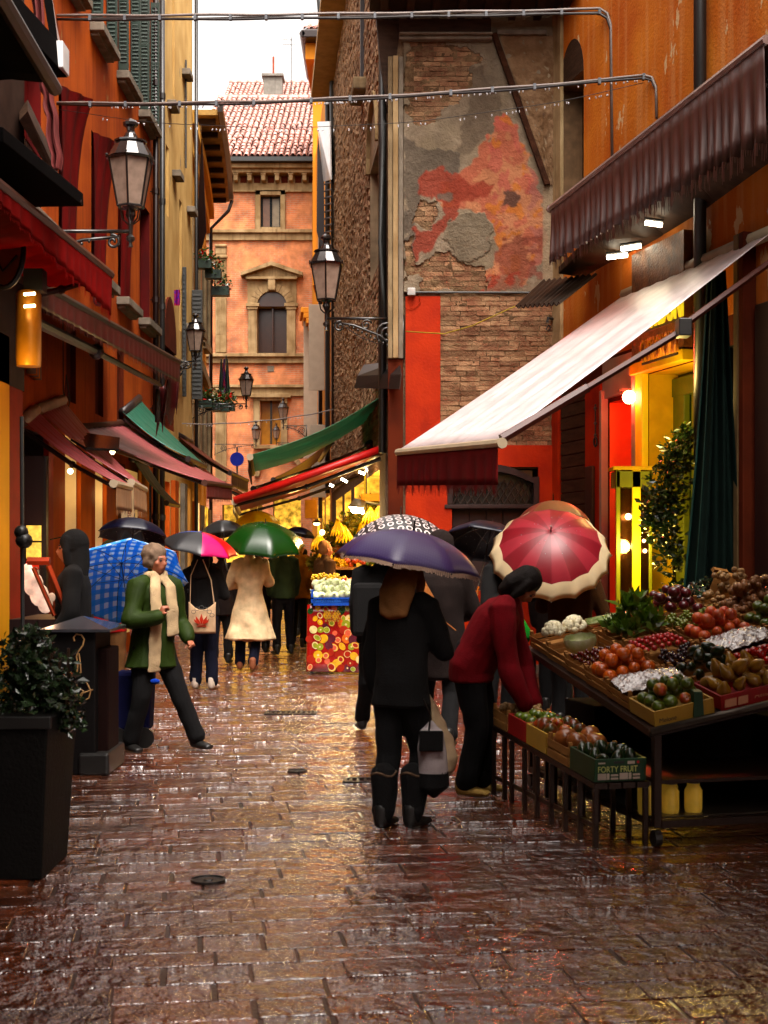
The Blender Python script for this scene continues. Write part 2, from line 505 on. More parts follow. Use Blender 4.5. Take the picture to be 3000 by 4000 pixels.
cnt = 0
def inview(u, v):
 q = E2 * u + E1 * v
 return q.y > 4.55 and abs(q.x / q.y) < 0.29
vis = sorted([r for r in rows if inview((r[0] + r[1]) / 2, (r[2] + r[3]) / 2)], key=lambda r: (E2 * r[0] + E1 * r[2]).y)
nearset = set(vis[:300])
for r in rows:
 u0, u1, v0, v1 = r
 hh = rng.gauss(0, 0.0013); tl = (rng.gauss(0, .004), rng.gauss(0, .007))
 if r in nearset:
  key = (round((u1 - u0) / .04), round((v1 - v0) / .02))
  cu, cv = (u0 + u1) / 2, (v0 + v1) / 2
  if key not in proto:
   mb = MB(); hw, hv = key[0] * .02, key[1] * .01
   slab(mb, -hw, hw, -hv, hv, 0.0)
   me = mb.mesh("paving_slab", M_STONE)
   a = me.attributes.new("tint", 'FLOAT', 'FACE'); proto[key] = me
  o = link("paving_slab", proto[key], pv)
  q = E2 * cu + E1 * cv
  o.location = (q.x, q.y, hh); o.rotation_euler = (tl[1], -tl[0], 0)
  hw, hv = key[0] * .02, key[1] * .01
  o.scale = (1, 1, 1)
 else:
  slab(far, u0, u1, v0, v1, hh, tilt=tl); tints += [rng.random()] * 9
me = far.mesh("paving_slabs_beyond", M_STONE)
a = me.attributes.new("tint", 'FLOAT', 'FACE'); a.data.foreach_set("value", tints)
o = link("paving_field", me, pv); o["kind"] = "stuff"
def manhole(px, py, r, name, label, rect=None):
 y = EYE * FL / (py - HY); c = V(px, py, y); c.z = 0.004
 t = thing(name, label, "manhole cover" if not rect else "drain grate", (c.x, c.y, 0))
 m = MB()
 if rect:
  w, d = rect
  for s in (-1, 1):
   m.box(c.x - w, c.x + w, c.y + s * d - .015, c.y + s * d + .015, 0, .012)
   m.box(c.x + s * w - .015, c.x + s * w + .015, c.y - d, c.y + d, 0, .0118)
  m.build("frame", M_IRON, t)
  k = -w + .04
  while k < w - .02:
   b = MB(); b.box(c.x + k - .009, c.x + k + .009, c.y - d + .015, c.y + d - .015, 0, .010); b.build("bar", M_IRON, t); k += .05
 else:
  m.lathe([(r, 0), (r, .012), (r * .9, .012), (r * .88, .006), (r * .3, .006), (r * .25, .011)], (c.x, c.y, 0), 20)
  m.build("lid", M_IRON, t)
manhole(450, 1903, .085, "manhole_cover", "small round iron cover set in the wet slabs near the planter")
manhole(642, 1675 - 8, .07, "manhole_cover", "small dark round iron cover in mid lane ahead of the walking woman")
manhole(795, 1687, 0, "drain_grate", "wet iron drain grate lit gold beside the standing woman's boots", (.16, .08))
manhole(628, 1541, 0, "drain_grate", "dark iron drain grate in mid lane before the fruit print table", (.24, .1))
# left orange house
M_OR = pm("orange_plaster", (0.52, 0.18, 0.032), rough=.75, col2=(0.40, 0.12, .02), nscale=1.3, streak=.45, streak_col=(.22, .05, .012), bump=.25, bscale=40, flake=.66, flake_col=(.42, .24, .12))
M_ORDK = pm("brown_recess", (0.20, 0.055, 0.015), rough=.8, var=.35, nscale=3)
M_REDCL = pm("red_curtain", (0.22, 0.012, 0.008), rough=.7, var=.5, nscale=5, stretch=(1, 1, .3))
M_WHITE = pm("white_paint", (0.75, 0.70, 0.60), rough=.5, var=.1)
M_GREEN = pm("green_shutter", (0.012, 0.075, 0.045), rough=.5, var=.3)
M_MAROON = pm("maroon_paint", (0.06, 0.012, 0.010), rough=.5, var=.3)
M_YEL = pm("yellow_plaster", (0.62, 0.30, 0.045), rough=.7, var=.15, nscale=2, streak=.3, streak_col=(.4, .16, .03))
M_GLOW = pm("lit_interior", (1.0, 0.62, 0.22), rough=.6, emit=.9, var=.6, nscale=5)
M_GLOWY = pm("lit_interior_yellow", (1.0, 0.55, 0.05), rough=.6, emit=.6, var=.8, nscale=5)
M_PIPE = pm("brown_pipe", (0.055, 0.022, 0.016), rough=.35, metal=.2, var=.3)
M_GLASS = pm("dark_glass", (0.02, 0.018, 0.016), rough=.08, var=.2)
lh = thing("orange_house", "tall orange plastered house with green shutters and red curtained windows", "building", (-4.1, 12.2, 0))
ops = []
wy = [16.1, 18.0, 19.95, 21.9, 23.8]
for y in wy:
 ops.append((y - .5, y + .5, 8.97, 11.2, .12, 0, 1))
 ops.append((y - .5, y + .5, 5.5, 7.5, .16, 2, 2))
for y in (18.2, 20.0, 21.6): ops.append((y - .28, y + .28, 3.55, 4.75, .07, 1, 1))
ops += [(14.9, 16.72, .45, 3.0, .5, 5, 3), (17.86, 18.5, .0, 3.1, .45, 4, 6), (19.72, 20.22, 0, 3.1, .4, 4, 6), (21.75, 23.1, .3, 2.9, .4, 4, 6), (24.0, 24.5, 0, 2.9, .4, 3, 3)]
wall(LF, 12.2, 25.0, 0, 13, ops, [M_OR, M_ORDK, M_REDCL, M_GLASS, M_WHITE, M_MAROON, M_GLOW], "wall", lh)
m = MB(LF)
m.m = 0
for (a0, a1, mat) in ((16.74, 16.98, 'r'), (18.52, 19.2, 'o'), (20.24, 21.1, 'o'), (21.1, 21.7, 'd'), (23.15, 23.9, 'y')):
 k = MB(LF); k.box(a0, a1, 0.0, .06, 0, 2.95)
 k.build("pilaster", {'r': pm("flame_red", (.42, .055, .012), var=.2), 'o': pm("ochre", (.55, .20, .03), var=.2, nscale=3, streak=.4), 'd': M_ORDK, 'y': M_YEL}[mat], lh, bevel=.008)
for y in wy:
 for z in (8.85, 5.38):
  s = MB(LF); s.box(y - .62, y + .62, 0.0, .2, z, z + .12); s.box(y - .55, y + .55, 0.0, .12, z - .05, z)
  s.build("sill", M_GREYSTONE, lh, bevel=.01)
for i, y in enumerate(wy):   # louvred shutters folded open, leaves standing off the wall
 for sgn in (-1, 1):
  f = MB(LF)
  yc = y + sgn * .52
  f.box(yc - .025, yc + .025, .02, .04, 9.0, 11.2); f.box(yc - .025, yc + .025, .14, .17, 9.0, 11.2)
  for z in (9.0, 10.05, 11.1): f.box(yc - .024, yc + .024, .04, .14, z, z + .09)
  f.box(yc - .012, yc + .012, .04, .14, 9.0, 11.2)
  sh = f.build("shutter", M_GREEN, lh)
  k = MB(LF); z = 9.12
  while z < 11.05:
   k.hexa([(yc - .03, .04, z), (yc + .01, .04, z), (yc + .01, .14, z), (yc - .03, .14, z), (yc - .01, .04, z + .035), (yc + .03, .04, z + .035), (yc + .03, .14, z + .035), (yc - .01, .14, z + .035)]); z += .06
  k.build("louvres", M_GREEN, sh, kind="stuff")
for y in wy[1:4]:   # red curtain corners blown out of the windows
 c = MB(LF)
 def cf(u, w, y=y):
  return (y + .48 - .96 * (1 - w) * .1 - u * .04, .01 + .22 * (1 - w) ** 2 * (0.4 + u) + .02 * math.sin(9 * w + 5 * u), 7.5 - w * .9 + u * .0)
 c.grid(lambda u, w: (y - .45 + .9 * u, .02 + (.20 * math.exp(-w * 5) * u) + .02 * math.sin(14 * u + 3 * w), 7.48 - w * 1.95 + .12 * math.exp(-w * 6) * (u)), 16, 18)
 c.build("curtain", M_REDCL, lh, smooth=True)
c = MB(LF); c.tube([(17.6, .03, 4.9), (17.62, .03, 4.2), (17.5, .06, 3.6), (17.7, .06, 3.3), (17.9, .05, 3.55), (17.75, .04, 3.85), (17.6, .05, 3.5)], .008, 5)
c.build("cable", M_BLACK, lh)
for (a, mat, rr) in ((24.35, M_PIPE, .055), (25.05, M_BLACK, .05)):
 t = thing("downpipe", "dark %s downpipe running up the %s" % (("purple brown", "end of the orange house front") if a < 25 else ("near black", "seam of the orange and cream houses")), "downpipe", (-4.0, a, 0))
 p = MB(LF); p.tube([(a, .1, 0.3), (a, .1, 13)], rr, 10); p.build("pipe", mat, t, smooth=True)
 for z in (2.2, 4.1, 6.0, 7.9, 9.8):
  k = MB(LF); k.lathe([(rr * 1.25, -.05), (rr * 1.25, .05)], (a, .1, z), 10); k.box(a - .01, a + .01, 0, .1, z - .01, z + .01); k.build("collar", mat, t)
# cream house
M_CREAM = pm("cream_plaster", (0.66, 0.50, 0.26), rough=.8, col2=(.56, .40, .19), nscale=1.5, streak=.35, streak_col=(.40, .27, .13), bump=.2, flake=.66, flake_col=(.40, .32, .22))
M_GREYSH = pm("grey_shutter", (0.10, 0.105, 0.10), rough=.5, var=.2)
ch = thing("cream_house", "narrow cream plastered house with small deep windows beside the orange house", "building", (-4.1, 25.1, 0))
cops = [(25.9, 26.25, 7.9, 9.2, .2, 0, 1), (26.7, 27.0, 10.4, 12.5, .2, 0, 1), (27.6, 27.95, 6.0, 8.6, .2, 0, 1), (25.6, 26.9, 3.9, 5.5, .25, 2, 2),
  (25.4, 26.4, 0, 2.9, .4, 3, 4), (27.0, 27.7, 0, 2.9, .4, 0, 5), (28.2, 29.2, 0, 2.9, .4, 0, 4)]
wall((LF[0] + Vector((.03, 0, 0)), LF[1], LF[2]), 25.1, 29.5, 0, 14.5, cops, [M_CREAM, M_YEL, M_ORDK, M_OR, M_GLOW, M_GLASS], "wall", ch)
for (y, z) in ((26.3, 9.95), (26.9, 8.8), (28.2, 11.2), (28.9, 8.6), (27.3, 5.2), (28.4, 6.1)):
 s = MB(LF); s.box(y - .25, y + .25, .03, .2, z, z + .12); s.build("sill", M_GREYSTONE, ch, bevel=.01)
for (a0, a1, mt) in ((26.5, 26.95, M_OR), (27.75, 28.15, M_GREYSTONE)):
 k = MB(LF); k.box(a0, a1, .03, .12, 0, 2.95); k.build("pilaster", mt, ch, bevel=.01)
arch = MB(LF)
pts = [(26.25 + .75 * math.cos(t), 5.4 + 1.0 * math.sin(t)) for t in [math.pi * i / 12 for i in range(13)]]
arch.prism(pts, .03, .07); arch.build("arch", M_ORDK, ch)
for (yy, z0, z1, wd) in ((27.9, 4.7, 7.3, .13), (29.3, 4.8, 7.1, .27), (28.3, 9.4, 11.6, .08)):
 f = MB(LF)
 f.box(yy - .03, yy + .03, .05, wd, z0, z1)
 sh = f.build("shutter", M_GREYSH, ch, bevel=.006)
 k = MB(LF); z = z0 + .1
 while z < z1 - .1:
  k.hexa([(yy - .05, .07, z), (yy - .03, .07, z), (yy - .03, wd-.03, z), (yy - .05, wd-.03, z), (yy - .045, .07, z + .05), (yy - .03, .07, z + .05), (yy - .03, wd-.03, z + .05), (yy - .045, wd-.03, z + .05)]); z += .09
 k.build("louvres", M_GREYSH, sh, kind="stuff")
p = thing("downpipe", "thin black downpipe up the far corner of the cream house", "downpipe", (-4.0, 29.5, 0))
k = MB(LF); k.tube([(29.45, .12, 1), (29.45, .12, 14.5)], .04, 8); k.build("pipe", M_BLACK, p, smooth=True)
# pale yellow curved house with deep eaves
M_PYEL = pm("pale_yellow_plaster", (0.72, 0.47, 0.16), rough=.8, var=.12, nscale=2, streak=.25, streak_col=(.55, .33, .10))
cu = thing("curved_house", "pale yellow house with curving front and deep boarded eaves", "building", (-4.2, 29.7, 0))
def curve_x(y):
 t = (y - 29.7) / 8.6
 return -4.25 + 0.05 * math.sin(math.pi * min(1, max(0, t))) - .65 * t
def cwall(name, z0, z1, off, mat, ya=29.7, yb=38.3, n=18, thick=None):
 w = MB()
 if thick is None:
  w.grid(lambda u, v_: (curve_x(ya + (yb - ya) * u) + off, ya + (yb - ya) * u, z0 + (z1 - z0) * v_), n, 1)
  w.quad((curve_x(yb) + off, yb, z0), (-9, yb, z0), (-9, yb, z1), (curve_x(yb) + off, yb, z1))
  w.quad((curve_x(ya) + off, ya, z0), (-9, ya, z0), (-9, ya, z1), (curve_x(ya) + off, ya, z1))
 else:
  for i in range(n):
   y0 = ya + (yb - ya) * i / n; y1 = ya + (yb - ya) * (i + 1) / n
   a, b = curve_x(y0) + off, curve_x(y1) + off
   w.hexa([(a, y0, z0), (b, y1, z0), (b + thick, y1, z0), (a + thick, y0, z0), (a, y0, z1), (b, y1, z1), (b + thick, y1, z1), (a + thick, y0, z1)])
 return w.build(name, mat, cu, smooth=False)
cwall("wall", 0, 11.3, 0, M_PYEL)
cwall("cornice", 10.35, 10.75, 0.0, M_PYEL, thick=.1)
cwall("cornice", 10.75, 11.0, 0.0, M_PYEL, thick=.22)
cwall("string_course", 5.9, 6.15, 0.0, M_CREAMSTONE, thick=.14)
cwall("eaves", 11.3, 11.42, 0.0, pm("eave_board", (.5, .36, .16), var=.3), ya=30.9, yb=38.6, thick=.62)
cwall("gutter", 11.34, 11.5, 0.62, M_PIPE, ya=30.8, yb=38.7, thick=.12)
for i in range(8):
 y = 31.2 + i; b = MB(); x = curve_x(y); b.box(x, x + .55, y - .05, y + .05, 11.18, 11.3); b.build("rafter_end", M_DARKWOOD, cu)
k = MB(); x = curve_x(38.3)
k.tube([(x + .68, 38.5, 11.3), (x + .6, 38.4, 11.0), (x + .12, 38.35, 10.5), (x + .12, 38.35, 0)], .05, 8); k.build("downpipe", M_PIPE, cu, smooth=True)
for (y0, y1, z0, z1) in ((31.2, 32.1, 7.0, 9.0), (33.6, 34.5, 7.0, 9.0), (36, 36.9, 7, 9), (31.2, 32.1, 3.6, 5.4), (33.8, 34.6, 3.6, 5.4), (36.4, 37.2, 3.6, 5.4)):
 w = MB(); x = min(curve_x(y0), curve_x(y1))
 x2 = max(curve_x(y0), curve_x(y1))
 w.box(x - .2, x2 + .02, y0, y1, z0, z1); wo = w.build("window", M_GLASS, cu)
 f = MB(); f.box(x - .1, x2 + .07, y0 - .1, y0, z0 - .1, z1 + .1); f.box(x - .1, x2 + .07, y1, y1 + .1, z0 - .1, z1 + .1)
 f.box(x - .1, x2 + .10, y0 - .1, y1 + .1, z0 - .16, z0); f.build("frame", M_CREAMSTONE, wo)
bl = thing("projecting_blind", "louvred blind propped out from the pale yellow house, sky sheen painted white on top", "window blind", V(425, 400, 31.5), group=None)
m = MB(); A, B, C, D = V(420, 262, 31.2), V(436, 265, 31.2), V(432, 400, 33), V(420, 395, 33)
m.add([A, B, C, D], [(0, 1, 2, 3)]); o = m.build("slope", pm("painted_sheen_sheet", (.8, .8, .8), rough=.3, coat=.6), bl)  # sky sheen on the wet blind is put into the white
sm = o.modifiers.new("s", 'SOLIDIFY'); sm.thickness = .03
m = MB(); A, B, C, D = V(437, 300, 31.2), V(428, 470, 31.2), V(430, 560, 31.4), V(446, 500, 31.4)
m.add([A, B, C, D], [(0, 1, 2, 3)]); o = m.build("side_panel", M_MAROON, bl)
sm = o.modifiers.new("s", 'SOLIDIFY'); sm.thickness = .03
for i in range(14):
 t0 = i / 14
 m = MB(); a = A.lerp(B, t0 * .9 + .05); b = D.lerp(C, t0 * .9 + .05); m.tube([a - Vector((0, .05, 0)), b - Vector((0, .05, 0))], .012, 4, raw=True); m.build("slat", M_PIPE, bl)
k = MB();
for i, (y0, y1, mt) in enumerate(((30.2, 30.9, M_OR), (31.1, 32.0, M_GLOW), (32.2, 32.7, M_YEL), (33.0, 33.9, M_GREYSTONE), (34.2, 35.2, M_GLOWY), (35.4, 36.2, M_ORDK), (36.4, 37.4, M_CREAMSTONE))):
 b = MB(); x = max(curve_x(y0), curve_x(y1)); b.box(x - .1, x + .08, y0, y1, 0, 2.7); b.build("shopfront_panel" if mt not in (M_GLOW, M_GLOWY) else "shop_window", mt, cu, bevel=.01)
# near left house
M_YELN = pm("bright_yellow_plaster", (0.88, 0.52, 0.03), rough=.6, var=.12, nscale=2)
nl = thing("corner_house", "dark fronted house at the left edge with a bright yellow lit jamb", "building", (-3.05, 10, 0))
NF = (Vector((-3.05, 0, 0)), Vector((0, 1, 0)), Vector((1, 0, 0)))
wall(NF, -14, 11.78, 2.95, 11, [], [pm("dark_plaster", (.035, .018, .012), var=.4)], "wall", nl)
wall(NF, -14, 10.6, 0, 2.95, [], [M_MAROON], "shopfront", nl)
b = MB(NF); b.box(10.6, 11.32, -.3, 0, 0, 3.35); b.build("jamb", M_YELN, nl, bevel=.01)
b = MB(NF); b.box(11.34, 11.78, -.35, -.01, 0, 3.3); b.build("pilaster", pm("flame_red", (.42, .055, .012)), nl, bevel=.01)
# house that closes the street
M_BRICKOR = None
def brick_mat(name, c1, c2, mort, sc, offw=(1, 1, 1), peel=None):
 m = bpy.data.materials.new(name); m.use_nodes = True
 nt = m.node_tree; n, l = nt.nodes, nt.links; p = n["Principled BSDF"]
 tc = n.new("ShaderNodeTexCoord")
 sep = n.new("ShaderNodeSeparateXYZ"); cmb = n.new("ShaderNodeCombineXYZ")
 geo = n.new("ShaderNodeNewGeometry")
 l.new(geo.outputs["Position"], sep.inputs[0]); l.new(sep.outputs[0], cmb.inputs[0]); l.new(sep.outputs[2], cmb.inputs[1])
 b = n.new("ShaderNodeTexBrick"); b.inputs["Scale"].default_value = sc
 b.inputs["Color1"].default_value = (*c1, 1); b.inputs["Color2"].default_value = (*c2, 1); b.inputs["Mortar"].default_value = (*mort, 1)
 b.inputs["Mortar Size"].default_value = .012; b.inputs["Brick Width"].default_value = .27; b.inputs["Row Height"].default_value = .07
 l.new(cmb.outputs[0], b.inputs["Vector"])
 nz = n.new("ShaderNodeTexNoise"); nz.inputs["Scale"].default_value = 0.9; nz.inputs["Detail"].default_value = 8; nz.inputs["Roughness"].default_value = .65
 l.new(geo.outputs["Position"], nz.inputs["Vector"])
 rp = n.new("ShaderNodeMapRange"); rp.inputs[1].default_value = .46; rp.inputs[2].default_value = .58
 l.new(nz.outputs[0], rp.inputs[0])
 mx_ = n.new("ShaderNodeMix"); mx_.data_type = 'RGBA'
 l.new(rp.outputs[0], mx_.inputs[0]); l.new(b.outputs[0], mx_.inputs[6]); mx_.inputs[7].default_value = (*(peel or c1), 1)
 n2 = n.new("ShaderNodeTexNoise"); n2.inputs["Scale"].default_value = 3; n2.inputs["Detail"].default_value = 8
 l.new(geo.outputs["Position"], n2.inputs["Vector"])
 m3 = n.new("ShaderNodeMix"); m3.data_type = 'RGBA'; m3.blend_type = 'MULTIPLY'; m3.inputs[0].default_value = .7
 r3 = n.new("ShaderNodeMapRange"); r3.inputs[1].default_value = .35; r3.inputs[2].default_value = .65; r3.inputs[3].default_value = .5; r3.inputs[4].default_value = 1.3
 l.new(n2.outputs[0], r3.inputs[0]); l.new(mx_.outputs[2], m3.inputs[6]); l.new(r3.outputs[0], m3.inputs[7])
 l.new(m3.outputs[2], p.inputs["Base Color"]); p.inputs["Roughness"].default_value = .85
 bp = n.new("ShaderNodeBump"); bp.inputs["Strength"].default_value = .6; bp.inputs["Distance"].default_value = .01
 l.new(b.outputs[1], bp.inputs["Height"]); bp.invert = True; l.new(bp.outputs[0], p.inputs["Normal"])
 return m
M_BRICKOR = brick_mat("faded_brick", (.50, .14, .045), (.42, .11, .035), (.36, .20, .11), 1.0, peel=(.56, .20, .07))
M_STONEW = pm("weathered_sandstone", (.50, .40, .26), rough=.85, col2=(.36, .27, .16), nscale=2.2, streak=.6, streak_col=(.20, .14, .08), bump=.5, bscale=12)
eh = thing("palazzo", "faded orange brick palazzo with pedimented arched window closing the street", "building", (-4.5, 48, 0))
eops = [(ex(563), ex(606), ez(492), ez(423), .25, 1, 2), (ex(556), ex(620), ez(765), ez(662), .45, 1, 3), (ex(563), ex(606), ez(960), ez(865), .3, 1, 4),
  (ex(590), ex(650), 0, 3.4, .6, 1, 5), (ex(480), ex(540), 0, 3.2, .6, 1, 5)]
wall(EF, -1.0, 7.4, 0, 15.0, eops, [M_BRICKOR, M_STONEW, M_GLASS, pm("brown_glass", (.11, .045, .016), rough=.3), pm("amber_glass", (.55, .30, .04), rough=.3), M_GLOWY], "wall", eh)
def eb(name, mat, x0, x1, y0, y1, out, par=None, bevel=.01, inn=0.0):
 """stone member given by its view rows/columns on the palazzo front"""
 b = MB(EF); b.box(ex(x0), ex(x1), inn, out, ez(y1), ez(y0)); return b.build(name, mat, par or eh, bevel=bevel)
for (nm, y0, y1, out) in (("frieze", 398, 412, .06), ("cornice", 372, 380, .45), ("cornice", 362, 372, .6), ("string_course", 498, 505, .22), ("string_course", 505, 520, .1),
                          ("string_course", 765, 772, .25), ("string_course", 772, 785, .12), ("string_course", 832, 838, .2), ("string_course", 838, 856, .09), ("cornice", 412, 416, .12)):
 eb(nm, M_STONEW, 415, 735, y0, y1, out)
eb("frieze_band", M_STONEW, 415, 735, 380, 398, .05)
b = MB(EF); b.box(ex(410), ex(735), -.3, .85, ez(362), ez(353)); b.build("gutter", M_BLACK, eh)
x = 482
while x < 700:
 b = MB(EF); b.box(ex(x - 4.5), ex(x + 4.5), .05, .40, ez(396), ez(381)); b.box(ex(x - 6), ex(x + 6), .05, .43, ez(384), ez(380.5)); b.build("bracket", M_STONEW, eh, bevel=.02)
 c_ = MB(EF); c_.box(ex(x + 8), ex(x + 22), .05, .07, ez(396), ez(382)); c_.build("coffer", M_ORDK, eh)
 x += 29.5
for (x0, x1, y0, y1) in ((552, 563, 412, 498), (606, 617, 412, 498), (552, 617, 411, 423), (563, 606, 492, 498)):
 eb("window_surround", M_STONEW, x0, x1, y0, y1, .12)
wf = eb("window", M_BLACK, 564, 605, 423, 425, -.12, inn=-.2)
for (x0, x1, y0, y1) in ((563, 566, 423, 492), (603, 606, 423, 492), (582.5, 586.5, 423, 492), (563, 606, 488, 492)):
 b = MB(EF); b.box(ex(x0), ex(x1), -.2, -.12, ez(y1), ez(y0)); b.build("frame", pm("dark_frame", (.03, .045, .05)), wf)
b = MB(EF); b.box(ex(567), ex(582), -.21, -.19, ez(488), ez(426)); b.build("pane", pm("brown_blind", (.28, .15, .07), rough=.4), wf)
b = MB(EF); b.box(ex(587), ex(603), -.21, -.19, ez(488), ez(426)); b.build("pane", pm("grey_blind", (.35, .28, .18), rough=.4), wf)
aw = thing("tmp", None, None); bpy.data.objects.remove(aw)
cx_, cyv, rad = ex(588), ez(662), ex(620) - ex(588)
wn_ = eb("arched_window", pm("brown_glass", (.055, .022, .008)), 586, 590, 628, 765, -.2, inn=-.3)
seg = 14
for i in range(seg):   # voussoirs
 t0, t1 = math.pi * i / seg, math.pi * (i + 1) / seg - .012
 b = MB(EF); r1 = rad * 1.52
 b.prism([(cx_ + rad * math.cos(t0), cyv + rad * math.sin(t0)), (cx_ + r1 * math.cos(t0), cyv + r1 * math.sin(t0)), (cx_ + r1 * math.cos(t1), cyv + r1 * math.sin(t1)), (cx_ + rad * math.cos(t1), cyv + rad * math.sin(t1))], -.2, .14 + .015 * (i % 2))
 b.build("voussoir", M_STONEW, eh)
b = MB(EF)   # dark fill of the arch head
b.prism([(cx_ + rad * math.cos(math.pi * i / 16), cyv + rad * math.sin(math.pi * i / 16)) for i in range(17)], -.02, .02); b.build("arch_light", pm("brown_glass", (.055, .022, .008)), eh)
for s in (-1, 1):
 xa, xb = (cx_ - rad * 1.6, cx_ - rad) if s < 0 else (cx_ + rad, cx_ + rad * 1.6)
 b = MB(EF); b.box(xa, xb, 0, .16, ez(765), ez(662)); o = b.build("pillar", M_STONEW, eh, bevel=.02)
 b = MB(EF); b.box(xa - .08, xb + .08, 0, .24, ez(664), ez(657)); b.box(xa - .03, xb + .03, 0, .2, ez(670), ez(664)); b.build("capital", M_STONEW, o, bevel=.01)
 b = MB(EF); xs = cx_ + s * rad * 1.05; xe = cx_ + s * rad * 1.65
 pts = [(cx_ + s * rad * 1.5 * math.cos(t), cyv + rad * 1.5 * math.sin(t)) for t in [math.pi / 2 * i / 8 for i in range(9)]] + [(cx_ + s * .01, ez(605)), (xe, ez(605)), (xe, cyv)]
 b.prism(pts if s > 0 else pts[::-1], 0, .08); b.build("spandrel", M_STONEW, eh)
b = MB(EF); b.box(cx_ - .13, cx_ + .13, .1, .3, ez(630), ez(606)); b.build("keystone", M_STONEW, eh, bevel=.03)
b = MB(EF); b.box(ex(533), ex(643), 0, .32, ez(606), ez(601)); b.build("entablature", M_STONEW, eh)
xl, xr, yb_, yt = ex(522), ex(655), ez(600), ez(578)
b = MB(EF); b.prism([(xl, yb_), (xr, yb_), (xr, yb_ + .1), (cx_, yt + .08), (xl, yb_ + .1)], 0, .2)
b.build("tympanum", M_STONEW, eh)
for s in (-1, 1):
 b = MB(EF); xe = xl if s < 0 else xr
 P = [(xe, yb_), (xe, yb_ + .12), (cx_, yt + .14), (cx_, yt + .0)]
 b.prism(P if s < 0 else P[::-1], 0, .42); b.build("raking_cornice", M_STONEW, eh)
for (x0, x1, y0, y1, o_) in ((548, 562, 862, 970, .12), (607, 621, 862, 970, .12), (540, 629, 852, 860, .25), (548, 621, 856, 866, .14), (548, 621, 962, 970, .2)):
 eb("window_surround", M_STONEW, x0, x1, y0, y1, o_)
b = MB(EF); b.box(ex(583), ex(587), -.2, -.12, ez(960), ez(865)); b.build("mullion", M_BLACK, eh)
for (x0, x1, y0, y1) in ((466, 490, 560, 762), (466, 490, 870, 1040), (700, 725, 560, 762)):   # fluted pilasters
 o = eb("pilaster", M_STONEW, x0, x1, y0, y1, .12)
 xx = x0 + 3
 while xx < x1 - 2:
  b = MB(EF); b.box(ex(xx), ex(xx + 1.6), .12, .15, ez(y1 - 40 if y1 < 800 else y1), ez(y0 + 3)); b.build("flute", M_STONEW, o); xx += 4
 b = MB(EF); b.box(ex(x0 - 2), ex(x1 + 2), 0, .2, ez(y0), ez(y0 - 8)); b.box(ex(x0 - 1), ex(x1 + 1), 0, .24, ez(y0 - 24), ez(y0 - 30)); b.box(ex(x0), ex(x1), 0, .17, ez(y0 - 8), ez(y0 - 24)); b.build("capital", M_STONEW, o, bevel=.04)
b = MB(EF); b.box(ex(578), ex(592), 0, .03, ez(803), ez(790)); b.build("plaque", M_GREYSTONE, eh)
def archring(x0, x1, ybase, n=9):
 ca, rr, zc = (ex(x0) + ex(x1)) / 2, (ex(x1) - ex(x0)) / 2, ez(ybase)
 for i in range(n):
  t0, t1 = math.pi * i / n, math.pi * (i + 1) / n - .01
  b = MB(EF); b.prism([(ca + rr * math.cos(t0), zc + rr * math.sin(t0)), (ca + rr * 1.22 * math.cos(t0), zc + rr * 1.22 * math.sin(t0)), (ca + rr * 1.22 * math.cos(t1), zc + rr * 1.22 * math.sin(t1)), (ca + rr * math.cos(t1), zc + rr * math.sin(t1))], 0, .15)
  b.build("voussoir", M_STONEW, eh)
archring(560, 650, 1030);
M_TILE = pm("glare_tinted_tile", (.70, .42, .36), rough=.35, col2=(.50, .34, .30), nscale=7, rand=.35, coat=.9, coat_rough=.3, local=True)  # pinkish white sky glare on the tiles is put into this colour
tm = MB()
def tile_shape(w=.19, L=.46, r=.085):
 m = MB(); n = 5; vs = []
 for j, (yy, rr, zz) in enumerate(((0, r, 0.03), (L, r * .82, 0.0))):
  for i in range(n + 1):
   t = math.pi * i / n
   vs.append((rr * math.cos(t), yy, zz + rr * math.sin(t)))
 for i in range(n + 1):
  t = math.pi * i / n
  vs.append(((r - .016) * math.cos(t), 0, .03 + (r - .016) * math.sin(t)))
 fs = [(i, i + 1, n + 2 + i, n + 1 + i) for i in range(n)] + [(i, 2 * n + 2 + i, 2 * n + 3 + i, i + 1) for i in range(n)]
 m.add(vs, fs); return m
TME = tile_shape().mesh("roof_tile", M_TILE, smooth=True)
